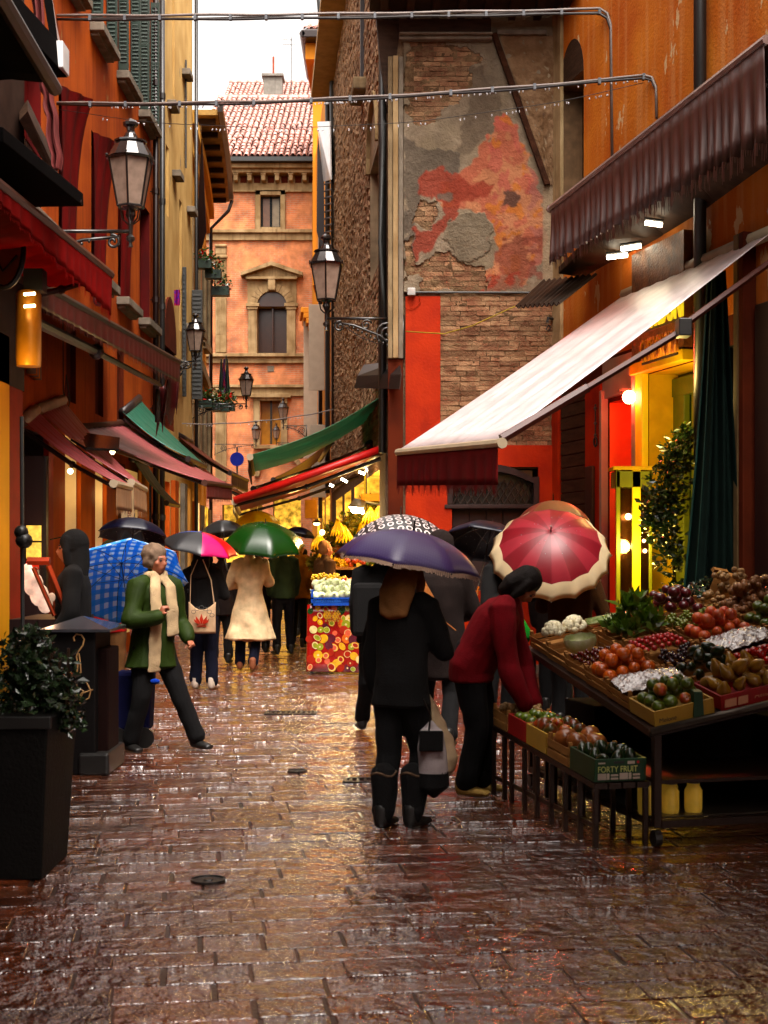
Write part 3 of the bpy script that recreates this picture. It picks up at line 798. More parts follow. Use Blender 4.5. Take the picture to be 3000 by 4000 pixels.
def roof(parent, x0, x1, y0, z0, dy, dz, name="roof", objs=True, dropx=0):
 """sloping tiled plane: eave at (y0, z0) rising by dz over dy"""
 b = MB(); b.add([(x0, y0, z0 - .03), (x1, y0, z0 - .03), (x1, y0 + dy, z0 + dz - .03), (x0, y0 + dy, z0 + dz - .03)], [(0, 1, 2, 3)])
 ro = b.build(name, pm("roof_bed", (.12, .05, .03), rough=.7), parent)
 sl = math.hypot(dy, dz); ang = math.atan2(dz, dy); rows_ = int(sl / .40); cols = int((x1 - x0) / .2)
 joined = MB()
 for j in range(rows_):
  for i in range(cols):
   xx = x0 + .1 + i * .2 + rng.gauss(0, .008) ; s = j * .40 + rng.gauss(0, .012)
   px, pz = y0 + s * math.cos(ang), z0 + s * math.sin(ang)
   if objs and j < objs:
    o = link("roof_tile", TME, ro)
    off = OFF.get(ro.name, Vector((0, 0, 0)))
    o.location = (xx - off.x, px - off.y, pz - off.z + rng.gauss(0, .006)); o.rotation_euler = (ang + rng.gauss(0, .02), 0, rng.gauss(0, .03))
   else:
    mt = Matrix.Translation((xx, px, pz + rng.gauss(0, .006))) @ Matrix.Rotation(ang, 4, 'X')
    joined.add([tuple(mt @ v_.co) for v_ in TME.vertices], [tuple(p_.vertices) for p_ in TME.polygons], raw=True)
 if joined.v:
  joined.build("roof_tiles", M_TILE, ro, smooth=True, kind="stuff")
 xx = x0
 while xx < x1:
  k = MB(); k.tube([(xx, y0 + dy, z0 + dz + .0), (xx + .42, y0 + dy, z0 + dz + .01)], [.12, .10], 7, raw=True); k.build("ridge_tile", M_TILE, ro, smooth=True); xx += .4
 return ro
roof(eh, -6.6, -1.9, 47.2, 15.0, 8.0, 4.62, objs=12)
roof(eh, -6.9, -1.7, 56.5, 19.3, 5.5, 3.2, name="upper_roof", objs=0)
b = MB(); c0 = V(589, 215, 57); b.box(c0.x - .38, c0.x + .38, 57, 57.8, c0.z - 1.2, c0.z + .95); b.box(c0.x - .45, c0.x + .45, 56.9, 57.9, c0.z + .95, c0.z + 1.05)
o = b.build("chimney", pm("grey_render", (.35, .33, .30), streak=.4), eh)
b = MB(); b.tube([(c0.x, 57.4, c0.z + 1), (c0.x, 57.4, c0.z + 1.9)], .045, 8, raw=True); b.build("flue", pm("terracotta", (.45, .16, .1)), o)
an = thing("aerial", "thin rooftop television aerial right of the chimney against white sky", "aerial", V(625, 200, 58))
b = MB(); q = V(629, 215, 58); b.tube([q, q + Vector((0, 0, 2.6))], .022, 5, raw=True); b.build("mast", M_GREYSH, an)
b = MB()
for dz in (2.5, 2.3): b.tube([q + Vector((-.35, 0, dz)), q + Vector((.35, 0, dz - .02))], .012, 4, raw=True)
b.build("crossbar", M_GREYSH, an)
# orange yellow house, right side, far
M_OYEL = pm("golden_plaster", (.72, .38, .075), rough=.75, var=.1, nscale=2, streak=.25, streak_col=(.5, .22, .03))
FO = Vector((.02, 18.7, 0)) + BF[1] * 15.0
GF = (FO, BF[1], BF[2])
gh = thing("golden_house", "golden yellow house beyond the rough brick wall with overhanging eaves", "building", FO)
wall(GF, 0.0, 14.2, 0, 14.2, [(1.5, 2.4, 7.2, 9.2, .2, 0, 1), (6.2, 7.1, 7.2, 9.2, .2, 0, 1), (1.5, 2.4, 3.9, 5.9, .2, 0, 1), (6.2, 7.1, 3.9, 5.9, .2, 0, 1), (1, 3.4, 0, 3, .5, 2, 2), (4.2, 6, 0, 3, .5, 2, 2), (7.5, 9.5, 0, 3, .5, 2, 2)],
     [M_OYEL, M_GLASS, M_GLOWY], "wall", gh)
q0, q1 = V(678, 215, 44), V(725, 215, 44)
b = MB(); b.box(V(676, 0, 44).x, .4, 43.9, 50, 10, V(0, 108, 44).z + .1); b.build("gable_block", M_OYEL, gh)
zt = V(0, 108, 44).z
b = MB(); b.box(V(655, 0, 44).x, 1.0, 42.9, 47, zt, zt + .25); b.build("eaves", M_PIPE, gh, bevel=.03)
b = MB(); b.box(V(662, 0, 44).x, 1.0, 43.4, 47, zt - .5, zt); b.build("cornice", M_OYEL, gh)
roof(gh, V(657, 0, 44).x, .4, 43.0, zt + .27, 3.2, 1.3, objs=0)
b = MB(); b.tube([(V(653, 0, 43).x, 42.9, zt + .12), (V(653, 0, 43).x, 47, zt + .12)], .09, 6, raw=True); b.build("gutter", M_PIPE, gh)
k = MB(GF); k.tube([(0.2, .1, 3.0), (.2, .1, 13)], .06, 8); k.build("downpipe", M_BLACK, gh)
k = MB(GF); k.tube([(4.6, .1, 2.5), (4.6, .1, 11)], .06, 8); k.build("downpipe", M_PIPE, gh)
for (a, z0, z1) in ((3.6, 5.9, 8.2), (8.6, 4.4, 9.0), (2.7, 3.0, 4.9)):
 f = MB(GF); f.box(a - .03, a + .03, .03, .45, z0, z1); o = f.build("shutter", pm("pale_shutter", (.55, .48, .40), var=.1), gh, bevel=.006)
k = MB(GF)
zz = 8.9;
for j in range(5):
 k = MB(GF); k.box(8.0, 9.6, 0, .55 - j * .08, zz - j * .16 - .16, zz - j * .16); k.build("bay_corbel", M_OYEL, gh, bevel=.02)
bl = thing("projecting_blind", "louvred blind propped out from the golden house, sky sheen painted white on top", "window blind", V(700, 330, 32), group=None)
m = MB(); A, B, C, D = V(688, 263, 33), V(715, 262, 31.5), V(717, 388, 31.5), V(701, 392, 33); m.add([A, B, C, D], [(0, 1, 2, 3)])
o = m.build("slope", MATS["painted_sheen_sheet"], bl); o.modifiers.new("s", 'SOLIDIFY').thickness = .03
m = MB(); A, B, C, D = V(686, 290, 33), V(700, 395, 33), V(701, 560, 33), V(684, 500, 33); m.add([A, B, C, D], [(0, 1, 2, 3)])
o = m.build("side_panel", M_MAROON, bl); o.modifiers.new("s", 'SOLIDIFY').thickness = .03
for i in range(12):
 m = MB(); y = 398 + i * 15; m.tube([V(701, y, 32.9), V(717, y - 4, 31.6)], .02, 4, raw=True); m.build("slat", M_MAROON, bl)
# rough brick house
M_ROUGH = pm("rough_brick", (.56, .43, .31), rough=.9, col2=(.46, .33, .23), nscale=1.2, streak=.35, streak_col=(.28, .19, .13), bump=.35, bscale=30, attr="tint")
bh = thing("rough_brick_house", "tall bare brick house wall running back beside the mural wall", "building", (.02, 18.7, 0))
wall(BF, 0, 15, 0, 12.6, [(.97, 2.7, 5.7, 7.4, .3, 1, 1), (1.0, 3.4, 0, 2.75, .5, 2, 2), (3.9, 6.5, 0, 2.75, .5, 2, 2), (7.5, 9.6, 0, 2.75, .5, 2, 2), (10.5, 13, 0, 2.75, .5, 2, 2)],
     [pm("brick_mortar", (.34, .25, .18), rough=.95, bump=.8, bscale=30), pm("worn_cream_render", (.45, .36, .26), var=.5, nscale=3, streak=.5), M_GLOWY], "wall", bh)
m = MB(BF); tints = []
z = 3.0
row = 0
while z < 12.5:
 a = .05 + (row % 2) * .13
 while a < 14.8:
  w = .24 * rng.uniform(.9, 1.05)
  if not (.9 < a + w and a < 2.75 and 5.65 < z < 8.3 and (z < 7.4 or ((a + w / 2 - 1.83) / .9) ** 2 + ((z - 7.4) / .9) ** 2 < 1)) and rng.random() > .02:
   d = .012 + abs(rng.gauss(0, .012)); s_ = rng.uniform(-.004, .004)
   m.add([(a, 0, z), (a + w, 0, z), (a + w, 0, z + .055), (a, 0, z + .055), (a + .004, d, z + .003), (a + w - .004, d + s_, z + .003), (a + w - .004, d + s_, z + .052), (a + .004, d, z + .052)],
                  [(0, 1, 5, 4), (1, 2, 6, 5), (2, 3, 7, 6), (3, 0, 4, 7), (4, 5, 6, 7)])
   tints += [rng.uniform(.55, 1.3)] * 5
  a += w + .013
 z += .068; row += 1
me = m.mesh("bricks", M_ROUGH)
cc = me.attributes.new("tint", 'FLOAT_COLOR', 'FACE')
arr = np.ones((len(tints), 4), 'f'); arr[:, :3] = np.array(tints, 'f')[:, None]; cc.data.foreach_set("color", arr.ravel())
off = OFF[bh.name]
co = np.empty(len(me.vertices) * 3, 'f'); me.vertices.foreach_get("co", co); co = co.reshape(-1, 3) - np.array(off, 'f'); me.vertices.foreach_set("co", co.ravel()); me.update()
o = link("brickwork", me, bh); o["kind"] = "stuff"
ar = MB(BF)
for i in range(12):
 t0, t1 = math.pi * i / 12, math.pi * (i + 1) / 12
 r0, r1 = .86, .95
 ar.hexa([(1.83 + r0 * math.cos(t0), 0, 7.4 + r0 * math.sin(t0)), (1.83 + r1 * math.cos(t0), 0, 7.4 + r1 * math.sin(t0)), (1.83 + r1 * math.cos(t1), 0, 7.4 + r1 * math.sin(t1)), (1.83 + r0 * math.cos(t1), 0, 7.4 + r0 * math.sin(t1)),
             (1.83 + r0 * math.cos(t0), .07, 7.4 + r0 * math.sin(t0)), (1.83 + r1 * math.cos(t0), .07, 7.4 + r1 * math.sin(t0)), (1.83 + r1 * math.cos(t1), .07, 7.4 + r1 * math.sin(t1)), (1.83 + r0 * math.cos(t1), .07, 7.4 + r0 * math.sin(t1))])
ar.build("arch", M_STONEW, bh)
ar = MB(BF); ar.prism([(1.83 + .87 * math.cos(math.pi * i / 12), 7.4 + .87 * math.sin(math.pi * i / 12)) for i in range(13)], .002, .006); ar.build("arch_render", MATS["worn_cream_render"], bh)
k = MB(BF); k.box(-.2, 15.3, -.2, .5, 12.6, 12.75); k.build("eaves", pm("pale_eave", (.55, .40, .2)), bh)
dp = thing("downpipe", "thick black downpipe at the far corner of the rough brick house", "downpipe", V(718, 1000, 33))
k = MB(); k.tube([V(690, -20, 31), V(697, 60, 31.2), V(708, 100, 31.8), V(716, 112, 32.4), V(719, 140, 32.6), V(722, 400, 32.4), V(724, 960, 32.3)], .085, 8, raw=True); k.build("pipe", M_BLACK, dp, smooth=True)
dp = thing("downpipe", "wide black downpipe in the slot between brick house and mural wall", "downpipe", (-.02, 18.5, 0))
k = MB(); k.tube([(-.02, 18.45, 2.9), (-.02, 18.45, 9.6)], .055, 8, raw=True); k.build("pipe", M_BLACK, dp, smooth=True)
b_ = MB(); b_.tube([(.0, 18.42, 7.3), (-.05, 18.35, 5.7), (-.02, 18.3, 5.1), (.02, 18.35, 4.6)], .03, 7, raw=True); b_.build("elbow", M_GREYSH, dp, smooth=True)
k = MB(BF); k.box(3.75, 3.85, 0, .08, 9.2, 12.5);
bk = k.build("shutter_rail", M_MAROON, bh); k = MB(BF); k.box(3.4, 4.3, 0, .22, 8.95, 9.15); k.build("balcony_stone", M_CREAMSTONE, bh, bevel=.03)
# mural wall
mh = thing("mural_house", "narrow old house front with peeled plaster, exposed brick and red painted base", "building", (1.1, 18.1, 0))
wall((MF[0] + Vector((0, .04, 0)), MF[1], MF[2]), 0.0, 2.2, 0, 9.4, [(mx(975), mx(1165), mz(1275), mz(1012), .16, 2, 2)],
     [pm("mural_backing", (.36, .27, .19), rough=.95, bump=.8, bscale=30), M_ORDK, pm("mauve_door", (.10, .075, .072), rough=.6, var=.3)], "wall", mh)
for (x0, x1, mt, d) in ((838, 848, M_CREAMSTONE, .06), (848.6, 860, M_STONEW, .09), (860.6, 871, M_GREYSTONE, .05)):
 b = MB(MF); b.box(mx(x0), mx(x1), -.3, d, mz(775), mz(125)); b.build("corner_board", mt, mh, bevel=.008)
b = MB(MF); b.box(mx(838), mx(871), -.3, .02, 0, mz(776)); b.build("corner_post", M_ORDK, mh, bevel=.008)
X0, X1, Y0, Y1 = 872, 1200, 60, 632
nx, ny = 240, 418
def fb(x, y, sd, o=6): return fbm(x * .83 + y * .55 + 40, y * .83 - x * .55 + 90, sd, o)
gx, gy = np.meshgrid(np.linspace(X0, X1, nx + 1), np.linspace(Y0, Y1, ny + 1))
wx = gx + (fb(gx / 22, gy / 22, 1) - .5) * 34 + (fbm(gx / 5, gy / 5, 9, 4) - .5) * 4
wyy = gy + (fb(gx / 22, gy / 22, 5) - .5) * 34 + (fbm(gx / 5, gy / 5, 14, 4) - .5) * 4
def C(*c): return np.array(c)
col = np.zeros(gx.shape + (3,)) + C(.24, .185, .125)
n1 = fb(gx / 38, gy / 50, 3); n2 = fb(gx / 11, gy / 11, 8)
n3 = fb(gx / 60, gy / 60, 21)
col = col * (0.55 + .95 * n1)[..., None]
t_ = np.clip((n3 - .45) * 5, 0, 1)[..., None]; col = col * (1 - t_ * .5) + C(.26, .20, .12) * t_ * .5
def blob(mask, c, k=1.0):
 global col
 f_ = mask.astype(float)
 for _ in range(2): f_ = (f_ + np.roll(f_, 1, 0) + np.roll(f_, -1, 0) + np.roll(f_, 1, 1) + np.roll(f_, -1, 1)) / 5
 a = f_[..., None] * k
 col = col * (1 - a) + np.array(c) * a
dark = inpoly(wx, wyy, [(872, 300), (960, 330), (1000, 330), (985, 380), (930, 370), (905, 430), (895, 560), (872, 560)])
blob(dark, (.085, .068, .052), .75)
blob(inpoly(wx, wyy, [(1020, 130), (1075, 200), (1090, 240), (1060, 290), (1015, 330), (985, 330), (1000, 260), (1012, 200)]), (.12, .085, .055), .7)
sal = inpoly(wx, wyy, [(985, 385), (1020, 350), (1058, 300), (1066, 262), (1092, 238), (1116, 285), (1150, 352), (1172, 430), (1174, 560), (1135, 615), (1070, 632), (1000, 632), (1050, 590), (1085, 545), (1060, 480), (1000, 445), (960, 450), (945, 425), (960, 395)])
blob(sal, (.50, .19, .085), .92)
s3 = sal & (fb(gx / 34, gy / 40, 31) > .52); blob(s3, (.40, .085, .05), .65)
blob(sal & (wx > 1060) & (wyy < 420) & (fb(gx / 30, gy / 44, 35) > .42), (.44, .09, .065), .7)
blob(sal & (fb(gx / 26, gy / 30, 44) > .62), (.52, .16, .02), .8)
blob(sal & (wx > 1145) & (fb(gx / 34, gy / 34, 51) > .45), (.36, .13, .10), .7)
blob(inpoly(wx, wyy, [(1085, 520), (1170, 500), (1175, 600), (1120, 632), (1060, 600)]) & (fb(gx / 30, gy / 22, 52) > .45), (.22, .05, .03), .75)
red = inpoly(wx, wyy, [(918, 378), (955, 368), (988, 382), (1012, 402), (1062, 398), (1060, 425), (1000, 432), (985, 470), (940, 520), (930, 545), (896, 566), (893, 500), (930, 492), (962, 470), (960, 445), (940, 425), (915, 432), (897, 420)])
blob(red, (.27, .04, .02), .9)
blob(inpoly(wx, wyy, [(1000, 632), (1060, 600), (1120, 590), (1110, 632)]), (.30, .04, .02), .85)
circ = ((wx - 1015) / 50) ** 2 + ((wyy - 512) / 52) ** 2 < 1; blob(circ, (.19, .15, .10), .95)
blob(circ & (fbm(gx / 7, gy / 7, 77) > .6), (.21, .16, .10), .6)
blob(((wx - 1102) / 14) ** 2 + ((wyy - 431) / 20) ** 2 < 1, (.105, .05, .035), .95)
blob(((wx - 963) / 16) ** 2 + ((wyy - 423) / 11) ** 2 < 1, (.15, .11, .08), .9)
low = (gx > 1040) & (gy > 595) & (n2 > .5); blob(low, (.20, .13, .08), .6)
rr_ = (gx > 1172 + (gy - 400) * .0); blob(rr_, (.36, .26, .16), .8)
col *= (.86 + .28 * n2)[..., None]; col = col * .68
gap = inpoly(wx, wyy, [(876, 96), (905, 92), (960, 98), (1010, 108), (1036, 128), (1022, 150), (1017, 190), (1002, 216), (962, 236), (942, 262), (905, 270), (884, 245), (874, 200)])
gap |= inpoly(wx, wyy, [(898, 434), (950, 438), (946, 462), (925, 492), (896, 486)])
gap |= inpoly(wx, wyy, [(874, 520), (890, 515), (897, 572), (930, 560), (960, 545), (1000, 566), (1042, 582), (1044, 628), (900, 628), (874, 600)]) & ~inpoly(wx, wyy, [(872, 600), (900, 590), (905, 632), (872, 632)])
hgt = .018 + .014 * n2 + .01 * fbm(gx / 3, gy / 3, 91, 3)
hgt = np.where(circ, hgt + .012, hgt)
m = MB(MF)
idx = -np.ones(gx.shape, int)
vs = []; cs = []
Zm = np.vectorize(mz)(gy); Xm = (gx - CX) * 18.1 / FL - .06
for j in range(ny + 1):
 for i in range(nx + 1):
  vs.append((Xm[j, i], hgt[j, i], Zm[j, i]))
fs = []
gq = gap[:-1, :-1] | gap[1:, 1:]
for j in range(ny):
 for i in range(nx):
  if not gq[j, i]:
   a = j * (nx + 1) + i; fs.append((a, a + nx + 1, a + nx + 2, a + 1))
m.add(vs, fs)
M_PLASTER = pm("peeled_plaster", (1, 1, 1), rough=.85, col2=(.86, .85, .84), nscale=4, attr="paint", bump=.5, bscale=55)
me = m.mesh("plaster", M_PLASTER, True)
ca = me.attributes.new("paint", 'FLOAT_COLOR', 'POINT')
arr = np.ones((len(vs), 4), 'f'); arr[:, :3] = np.clip(col.reshape(-1, 3), 0.005, .9); ca.data.foreach_set("color", arr.ravel())
co = np.empty(len(me.vertices) * 3, 'f'); me.vertices.foreach_get("co", co); co = co.reshape(-1, 3) - np.array(OFF[mh.name], 'f'); me.vertices.foreach_set("co", co.ravel()); me.update()
o = link("plaster", me, mh); o["label"] = "peeled plaster skin with salmon, dark red and grey patches"
o.modifiers.new("s", 'SOLIDIFY').thickness = .012
M_OLDBRICK = pm("lime_washed_brick", (.40, .29, .195), rough=.9, col2=(.30, .18, .12), nscale=7, rand=.35, bump=.9, bscale=45)
BK = []
for i in range(8):
 w = (.25, .24, .26, .13, .25, .23, .25, .2)[i]
 b = MB(); hw = w / 2
 o8 = [(-hw, 0, -.028), (hw, 0, -.028), (hw, -.05, -.028), (-hw, -.05, -.028), (-hw, 0, .028), (hw, 0, .028), (hw, -.05, .028), (-hw, -.05, .028)]
 o8 = [(x + rng.uniform(-.006, .006), y + (rng.uniform(-.006, .006) if y < 0 else 0), z + rng.uniform(-.004, .004)) for x, y, z in o8]
 b.hexa(o8); BK.append((w, b.mesh("brick", M_OLDBRICK)))
gapimg = gap
def in_gap(px, py):
 i = int((px - X0) / (X1 - X0) * nx); j = int((py - Y0) / (Y1 - Y0) * ny)
 return 0 <= i <= nx and 0 <= j <= ny and gapimg[max(0, j - 7):j + 8, max(0, i - 16):i + 17].any()
nb = 0
z = mz(958); row = 0
placed = []
while z < mz(92):
 a = mx(874) + (row % 2) * .12
 if z < mz(636): a = mx(951) - (row % 2) * .0
 while a < mx(1196):
  w, me = rng.choice(BK)
  px, py = (a + w / 2 + .06) / 18.1 * FL + CX, HY - (z - EYE) / 18.1 * FL
  lower = py > 636 and a >= mx(950)
  if lower and a + w > mx(1196): w = w
  if lower or in_gap(px, py):
   placed.append((a + w / 2, z, me, lower))
  a += w + .009
 z += .065; row += 1
ups = [p for p in placed if not p[3]]; lows = [p for p in placed if p[3]]
sel = ups + lows
joined = MB()
for k_, (a, z, me, lower) in enumerate(sel):
 out = (-.030 if lower else -.036) + rng.uniform(-.005, .005)
 wx_, wy_ = MF[0].x + a, MF[0].y - out
 if k_ < 300:
  o = link("brick", me, mh); o.location = (wx_ - 1.1, wy_ - 18.1, z); o.rotation_euler = (rng.gauss(0, .02), rng.gauss(0, .012), rng.gauss(0, .02))
 else:
  joined.add([(v_.co.x + wx_, v_.co.y + wy_, v_.co.z + z) for v_ in me.vertices], [tuple(p_.vertices) for p_ in me.polygons], raw=True)
if joined.v: joined.build("bricks", M_OLDBRICK, mh, kind="stuff")
for (x0_, x1_, y0_, y1_, nm) in ((950, 1198, 634, 962, "mortar"), (874, 1046, 90, 632, "mortar")):
 q = MB(MF); q.grid(lambda u, v_: (mx(x0_ + (x1_ - x0_) * u), .008 + .018 * (noise.fractal(Vector((u * 9, v_ * 34, x0_)), 1.0, 2.0, 4)) + .006 * noise.noise(Vector((u * 60, v_ * 150, 2))), mz(y1_ + (y0_ - y1_) * v_)), 110, 190)
 q.build(nm, pm("lime_mortar", (.31, .23, .15), rough=.95, col2=(.20, .14, .09), nscale=5, bump=.9, bscale=40), mh, smooth=True)
M_RED = pm("red_orange_paint", (.52, .09, .010), rough=.65, col2=(.42, .062, .008), nscale=2.5, streak=.25, streak_col=(.25, .025, .006), bump=.25, bscale=30, flake=.70, flake_col=(.45, .35, .25))
for (x0, x1, y0, y1) in ((876, 951, 641, 1470), (951, 976, 962, 1470), (976, 1162, 962, 1009), (1162, 1200, 962, 1470), (976, 1162, 1276, 1470)):
 b = MB(MF); b.box(mx(x0), mx(x1), -.01, .035 + (.003 if x0 == 951 else 0), max(0, mz(y1)), mz(y0)); b.build("painted_band", M_RED, mh)
b = MB(MF); b.box(mx(876), mx(1200), .0, .07, 0, .12); b.build("plinth", M_GREYSTONE, mh, bevel=.01)
M_MAUVE = pm("mauve_frame", (.12, .085, .08), rough=.65, var=.3)
dr = MB(MF); dr.box(mx(977), mx(1160), -.12, -.09, mz(1275), mz(1100)); do = dr.build("door", MATS["mauve_door"], mh)
for i in range(5):
 b = MB(MF); xa = mx(978) + i * (mx(1160) - mx(978)) / 5; b.box(xa + .006, xa + (mx(1160) - mx(978)) / 5 - .006, -.09, -.065, mz(1275), mz(1100)); b.build("board", M_MAUVE, do, bevel=.004)
b = MB(MF); b.box(mx(960), mx(1165), -.06, .06, mz(1099), mz(1090)); b.build("transom", M_MAUVE, do, bevel=.01)
for (x0, x1) in ((966, 978), (1152, 1164)):
 b = MB(MF); b.box(mx(x0), mx(x1), -.1, .055, mz(1275) if x0 > 1000 else mz(1090), mz(1030)); b.build("frame", M_MAUVE, do, bevel=.01)
b = MB(MF)
pts = [(mx(966) + (mx(1164) - mx(966)) * i / 12, mz(1040) + math.sin(math.pi * i / 12) * .22) for i in range(13)]
pin = [(mx(978) + (mx(1152) - mx(978)) * i / 12, mz(1044) + math.sin(math.pi * i / 12) * .15) for i in range(13)]
b = MB(MF)
for i in range(12):
 b.hexa([(pin[i][0], -.1, pin[i][1]), (pin[i + 1][0], -.1, pin[i + 1][1]), (pin[i + 1][0], .057, pin[i + 1][1]), (pin[i][0], .057, pin[i][1]),
   (pts[i][0], -.1, pts[i][1]), (pts[i + 1][0], -.1, pts[i + 1][1]), (pts[i + 1][0], .057, pts[i + 1][1]), (pts[i][0], .057, pts[i][1])])
b.build("arch_frame", M_MAUVE, do)
b = MB(MF); b.box(mx(978), mx(1152), -.15, -.12, mz(1090), mz(1015)); b.build("light", M_BLACK, do)
gr = MB(MF)
M_LATT = pm("lattice_iron", (.13, .10, .085), rough=.5, metal=.3)
lat = None
xa, xb, z0, z1 = mx(978), mx(1152), mz(1090), mz(1036)
step = .095
i = -6
while xa + i * step < xb:
 for sg in (1, -1):
  p0 = xa + i * step if sg > 0 else xa + i * step + (z1 - z0) * .62
  p1 = p0 + sg * (z1 - z0) * .62
  ta, tb = 0.0, 1.0
  lo, hi = xa, xb
  d = p1 - p0
  for lim, s_ in ((lo, 1), (hi, -1)):
   f0, f1 = s_ * (p0 - lim), s_ * (p1 - lim)
   if f0 < 0 and f1 < 0: ta = 2
   elif f0 < 0: ta = max(ta, -f0 / (f1 - f0))
   elif f1 < 0: tb = min(tb, f0 / (f0 - f1))
  if ta < tb:
   k = MB(MF); k.tube([(p0 + d * ta, -.05 + .008 * sg, z0 + (z1 - z0) * ta), (p0 + d * tb, -.05 + .008 * sg, z0 + (z1 - z0) * tb)], .009, 4); k.build("lattice_bar", M_LATT, do)
 i += 1
place_text("A", (MF[0].x + mx(1002), 18.1 + .062, mz(1258)), (1, 0, 0), (0, 0, 1), .16, M_BLACK, "graffiti", do)
jb = thing("junction_box", "pale grey junction box at the top corner of the red painted band", "junction box", (MF[0].x + mx(888), 18.0, mz(633)))
b = MB(MF); b.box(mx(880), mx(897), .04, .12, mz(641), mz(625)); b.build("box", pm("grey_plastic", (.55, .54, .52), rough=.4), jb, bevel=.008)
pp = thing("conduit", "thin grey conduit running level above the bare brick panel", "conduit", (1, 18.05, mz(633)))
b = MB(MF); b.tube([(mx(897), .05, mz(633)), (mx(1112), .05, mz(633.5)), (mx(1190), .05, mz(634))], .013, 6); b.build("tube", M_GREYSH, pp)
b = MB(MF); b.tube([(mx(905), .05, mz(640)), (mx(908), .05, mz(655)), (mx(895), .05, mz(668)), (mx(876), .05, mz(668))], .005, 4); b.build("wire", M_RED, pp)
b = MB(MF); b.box(mx(862), mx(1062), 0, .12, mz(92), mz(84)); b.box(mx(862), mx(1062), 0, .18, mz(84), mz(79)); b.build("moulding", M_GREYSTONE, mh, bevel=.015)
b = MB(MF); b.box(mx(1072), mx(1180), 0, .10, mz(80), mz(68)); b.build("moulding", M_GREYSTONE, mh, bevel=.015)
for i in range(16):
 t0, t1 = i / 16, (i + 1) / 16
 xa, ya, xb, yb2 = 1060 + 115 * t0, 78 + 325 * t0, 1060 + 115 * t1, 78 + 325 * t1
 j = rng.uniform(-2, 2)
 b = MB(MF); b.hexa([(mx(xa), .0, mz(ya)), (mx(xb), .0, mz(yb2)), (mx(xb), .11, mz(yb2)), (mx(xa), .11, mz(ya)),
      (mx(xa + 12 + j), .0, mz(ya - 3)), (mx(xb + 12 + j), .0, mz(yb2 - 3)), (mx(xb + 12), .09, mz(yb2 - 3)), (mx(xa + 12), .09, mz(ya - 3))])
 b.build("raking_brick", pm("dark_brick", (.14, .07, .04), rough=.9, var=.5, bump=.8), mh)
m = MB(MF)
m.grid(lambda u, v_: (mx(1078 + 115 * v_ * .95 + (122 - 115 * v_ * .95) * u * 1.0), .045 + .035 * noise.noise(Vector((u * 9, v_ * 26, 3))) + .012 * noise.noise(Vector((u * 30, v_ * 80, 1))), mz(80 + 322 * v_)), 24, 70)
m.build("rough_render", pm("coarse_render", (.36, .26, .175), rough=.95, col2=(.27, .18, .11), nscale=6, bump=1.0, bscale=30), mh, smooth=True)
ev = MB(MF); ev.box(-.25, 2.5, 0, .9, mz(28), mz(8)); ev.build("eaves", M_DARKWOOD, mh, bevel=.02)
for i in range(8):
 b = MB(MF); a = -.1 + i * .33; b.box(a, a + .1, 0, .95, mz(45), mz(30)); b.build("rafter", M_DARKWOOD, mh, bevel=.01)
b = MB(MF); b.prism([(mx(808), mz(-20)), (mx(862), mz(-20)), (mx(862), mz(80)), (mx(843), mz(225)), (mx(836), mz(225)), (mx(820), mz(120))], -.4, -.02); b.build("side_boarding", M_DARKWOOD, mh)
b = MB(MF); b.box(mx(862), mx(1060), -.1, .08, mz(77), mz(46)); b.build("boarding", M_DARKWOOD, mh)
ir = thing("wall_bracket", "small black iron bracket with a hanging ring on the mural wall's right edge", "bracket", (2.2, 18, 4.5))
b = MB(MF); b.tube([(mx(1198), .02, mz(690)), (mx(1182), .1, mz(690)), (mx(1180), .1, mz(700))], .02, 6); b.tube([(mx(1182), .1, mz(706)), (mx(1178), .1, mz(714)), (mx(1184), .1, mz(718)), (mx(1187), .1, mz(710)), (mx(1182), .1, mz(705))], .009, 5); b.build("arm", M_IRON, ir)
# right orange house
M_ROR = pm("ochre_orange_plaster", (.60, .28, .055), rough=.75, col2=(.50, .185, .035), nscale=1.0, streak=.6, streak_col=(.62, .36, .17), bump=.35, bscale=30, flake=.625, flake_col=(.62, .47, .30))
rh = thing("ochre_house", "tall weathered ochre orange house wall on the right with an arched niche", "building", (3.0, 15, 0))
A = ra
rops = [(A(1211), A(1261), rz_(1236, 440) , 7.55, .3, 1, 2)]
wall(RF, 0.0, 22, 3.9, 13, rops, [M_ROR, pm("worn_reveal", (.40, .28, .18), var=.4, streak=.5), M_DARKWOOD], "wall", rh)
b = MB(RF)   # arch head of the niche
ca, rr, zc = (A(1211) + A(1261)) / 2, (A(1261) - A(1211)) / 2, 7.55
b.prism([(ca + rr * math.cos(math.pi * i / 12), zc + rr * 1.3 * math.sin(math.pi * i / 12)) for i in range(13)], -.002, .004); b.build("arch_head", M_DARKWOOD, rh)
b = MB(RF); b.box(-.02, .28, .0, .05, 3.9, 9.4); b.build("corner_strip", M_STONEW, rh, bevel=.01)
dp = thing("downpipe", "tall black downpipe on the ochre house to the right", "downpipe", (3.4, 14, 0))
b = MB(RF); b.tube([(A(1530), .09, 2.5), (A(1530), .09, 13)], .065, 9); b.build("pipe", M_BLACK, dp, smooth=True)
M_GSTRIP = pm("grey_strip", (.40, .36, .34), rough=.5, var=.15)
M_JAMBR = pm("salmon_jamb", (.72, .24, .10), rough=.6, var=.12)
M_YPAINT = pm("yellow_paint", (.92, .78, .04), rough=.5, var=.12)
M_YDULL = pm("ochre_paint", (.72, .52, .04), rough=.6, var=.2)
shop = thing("shopfronts", "row of small painted shopfronts under the ochre house wall", "building", (3.0, 15.5, 0))
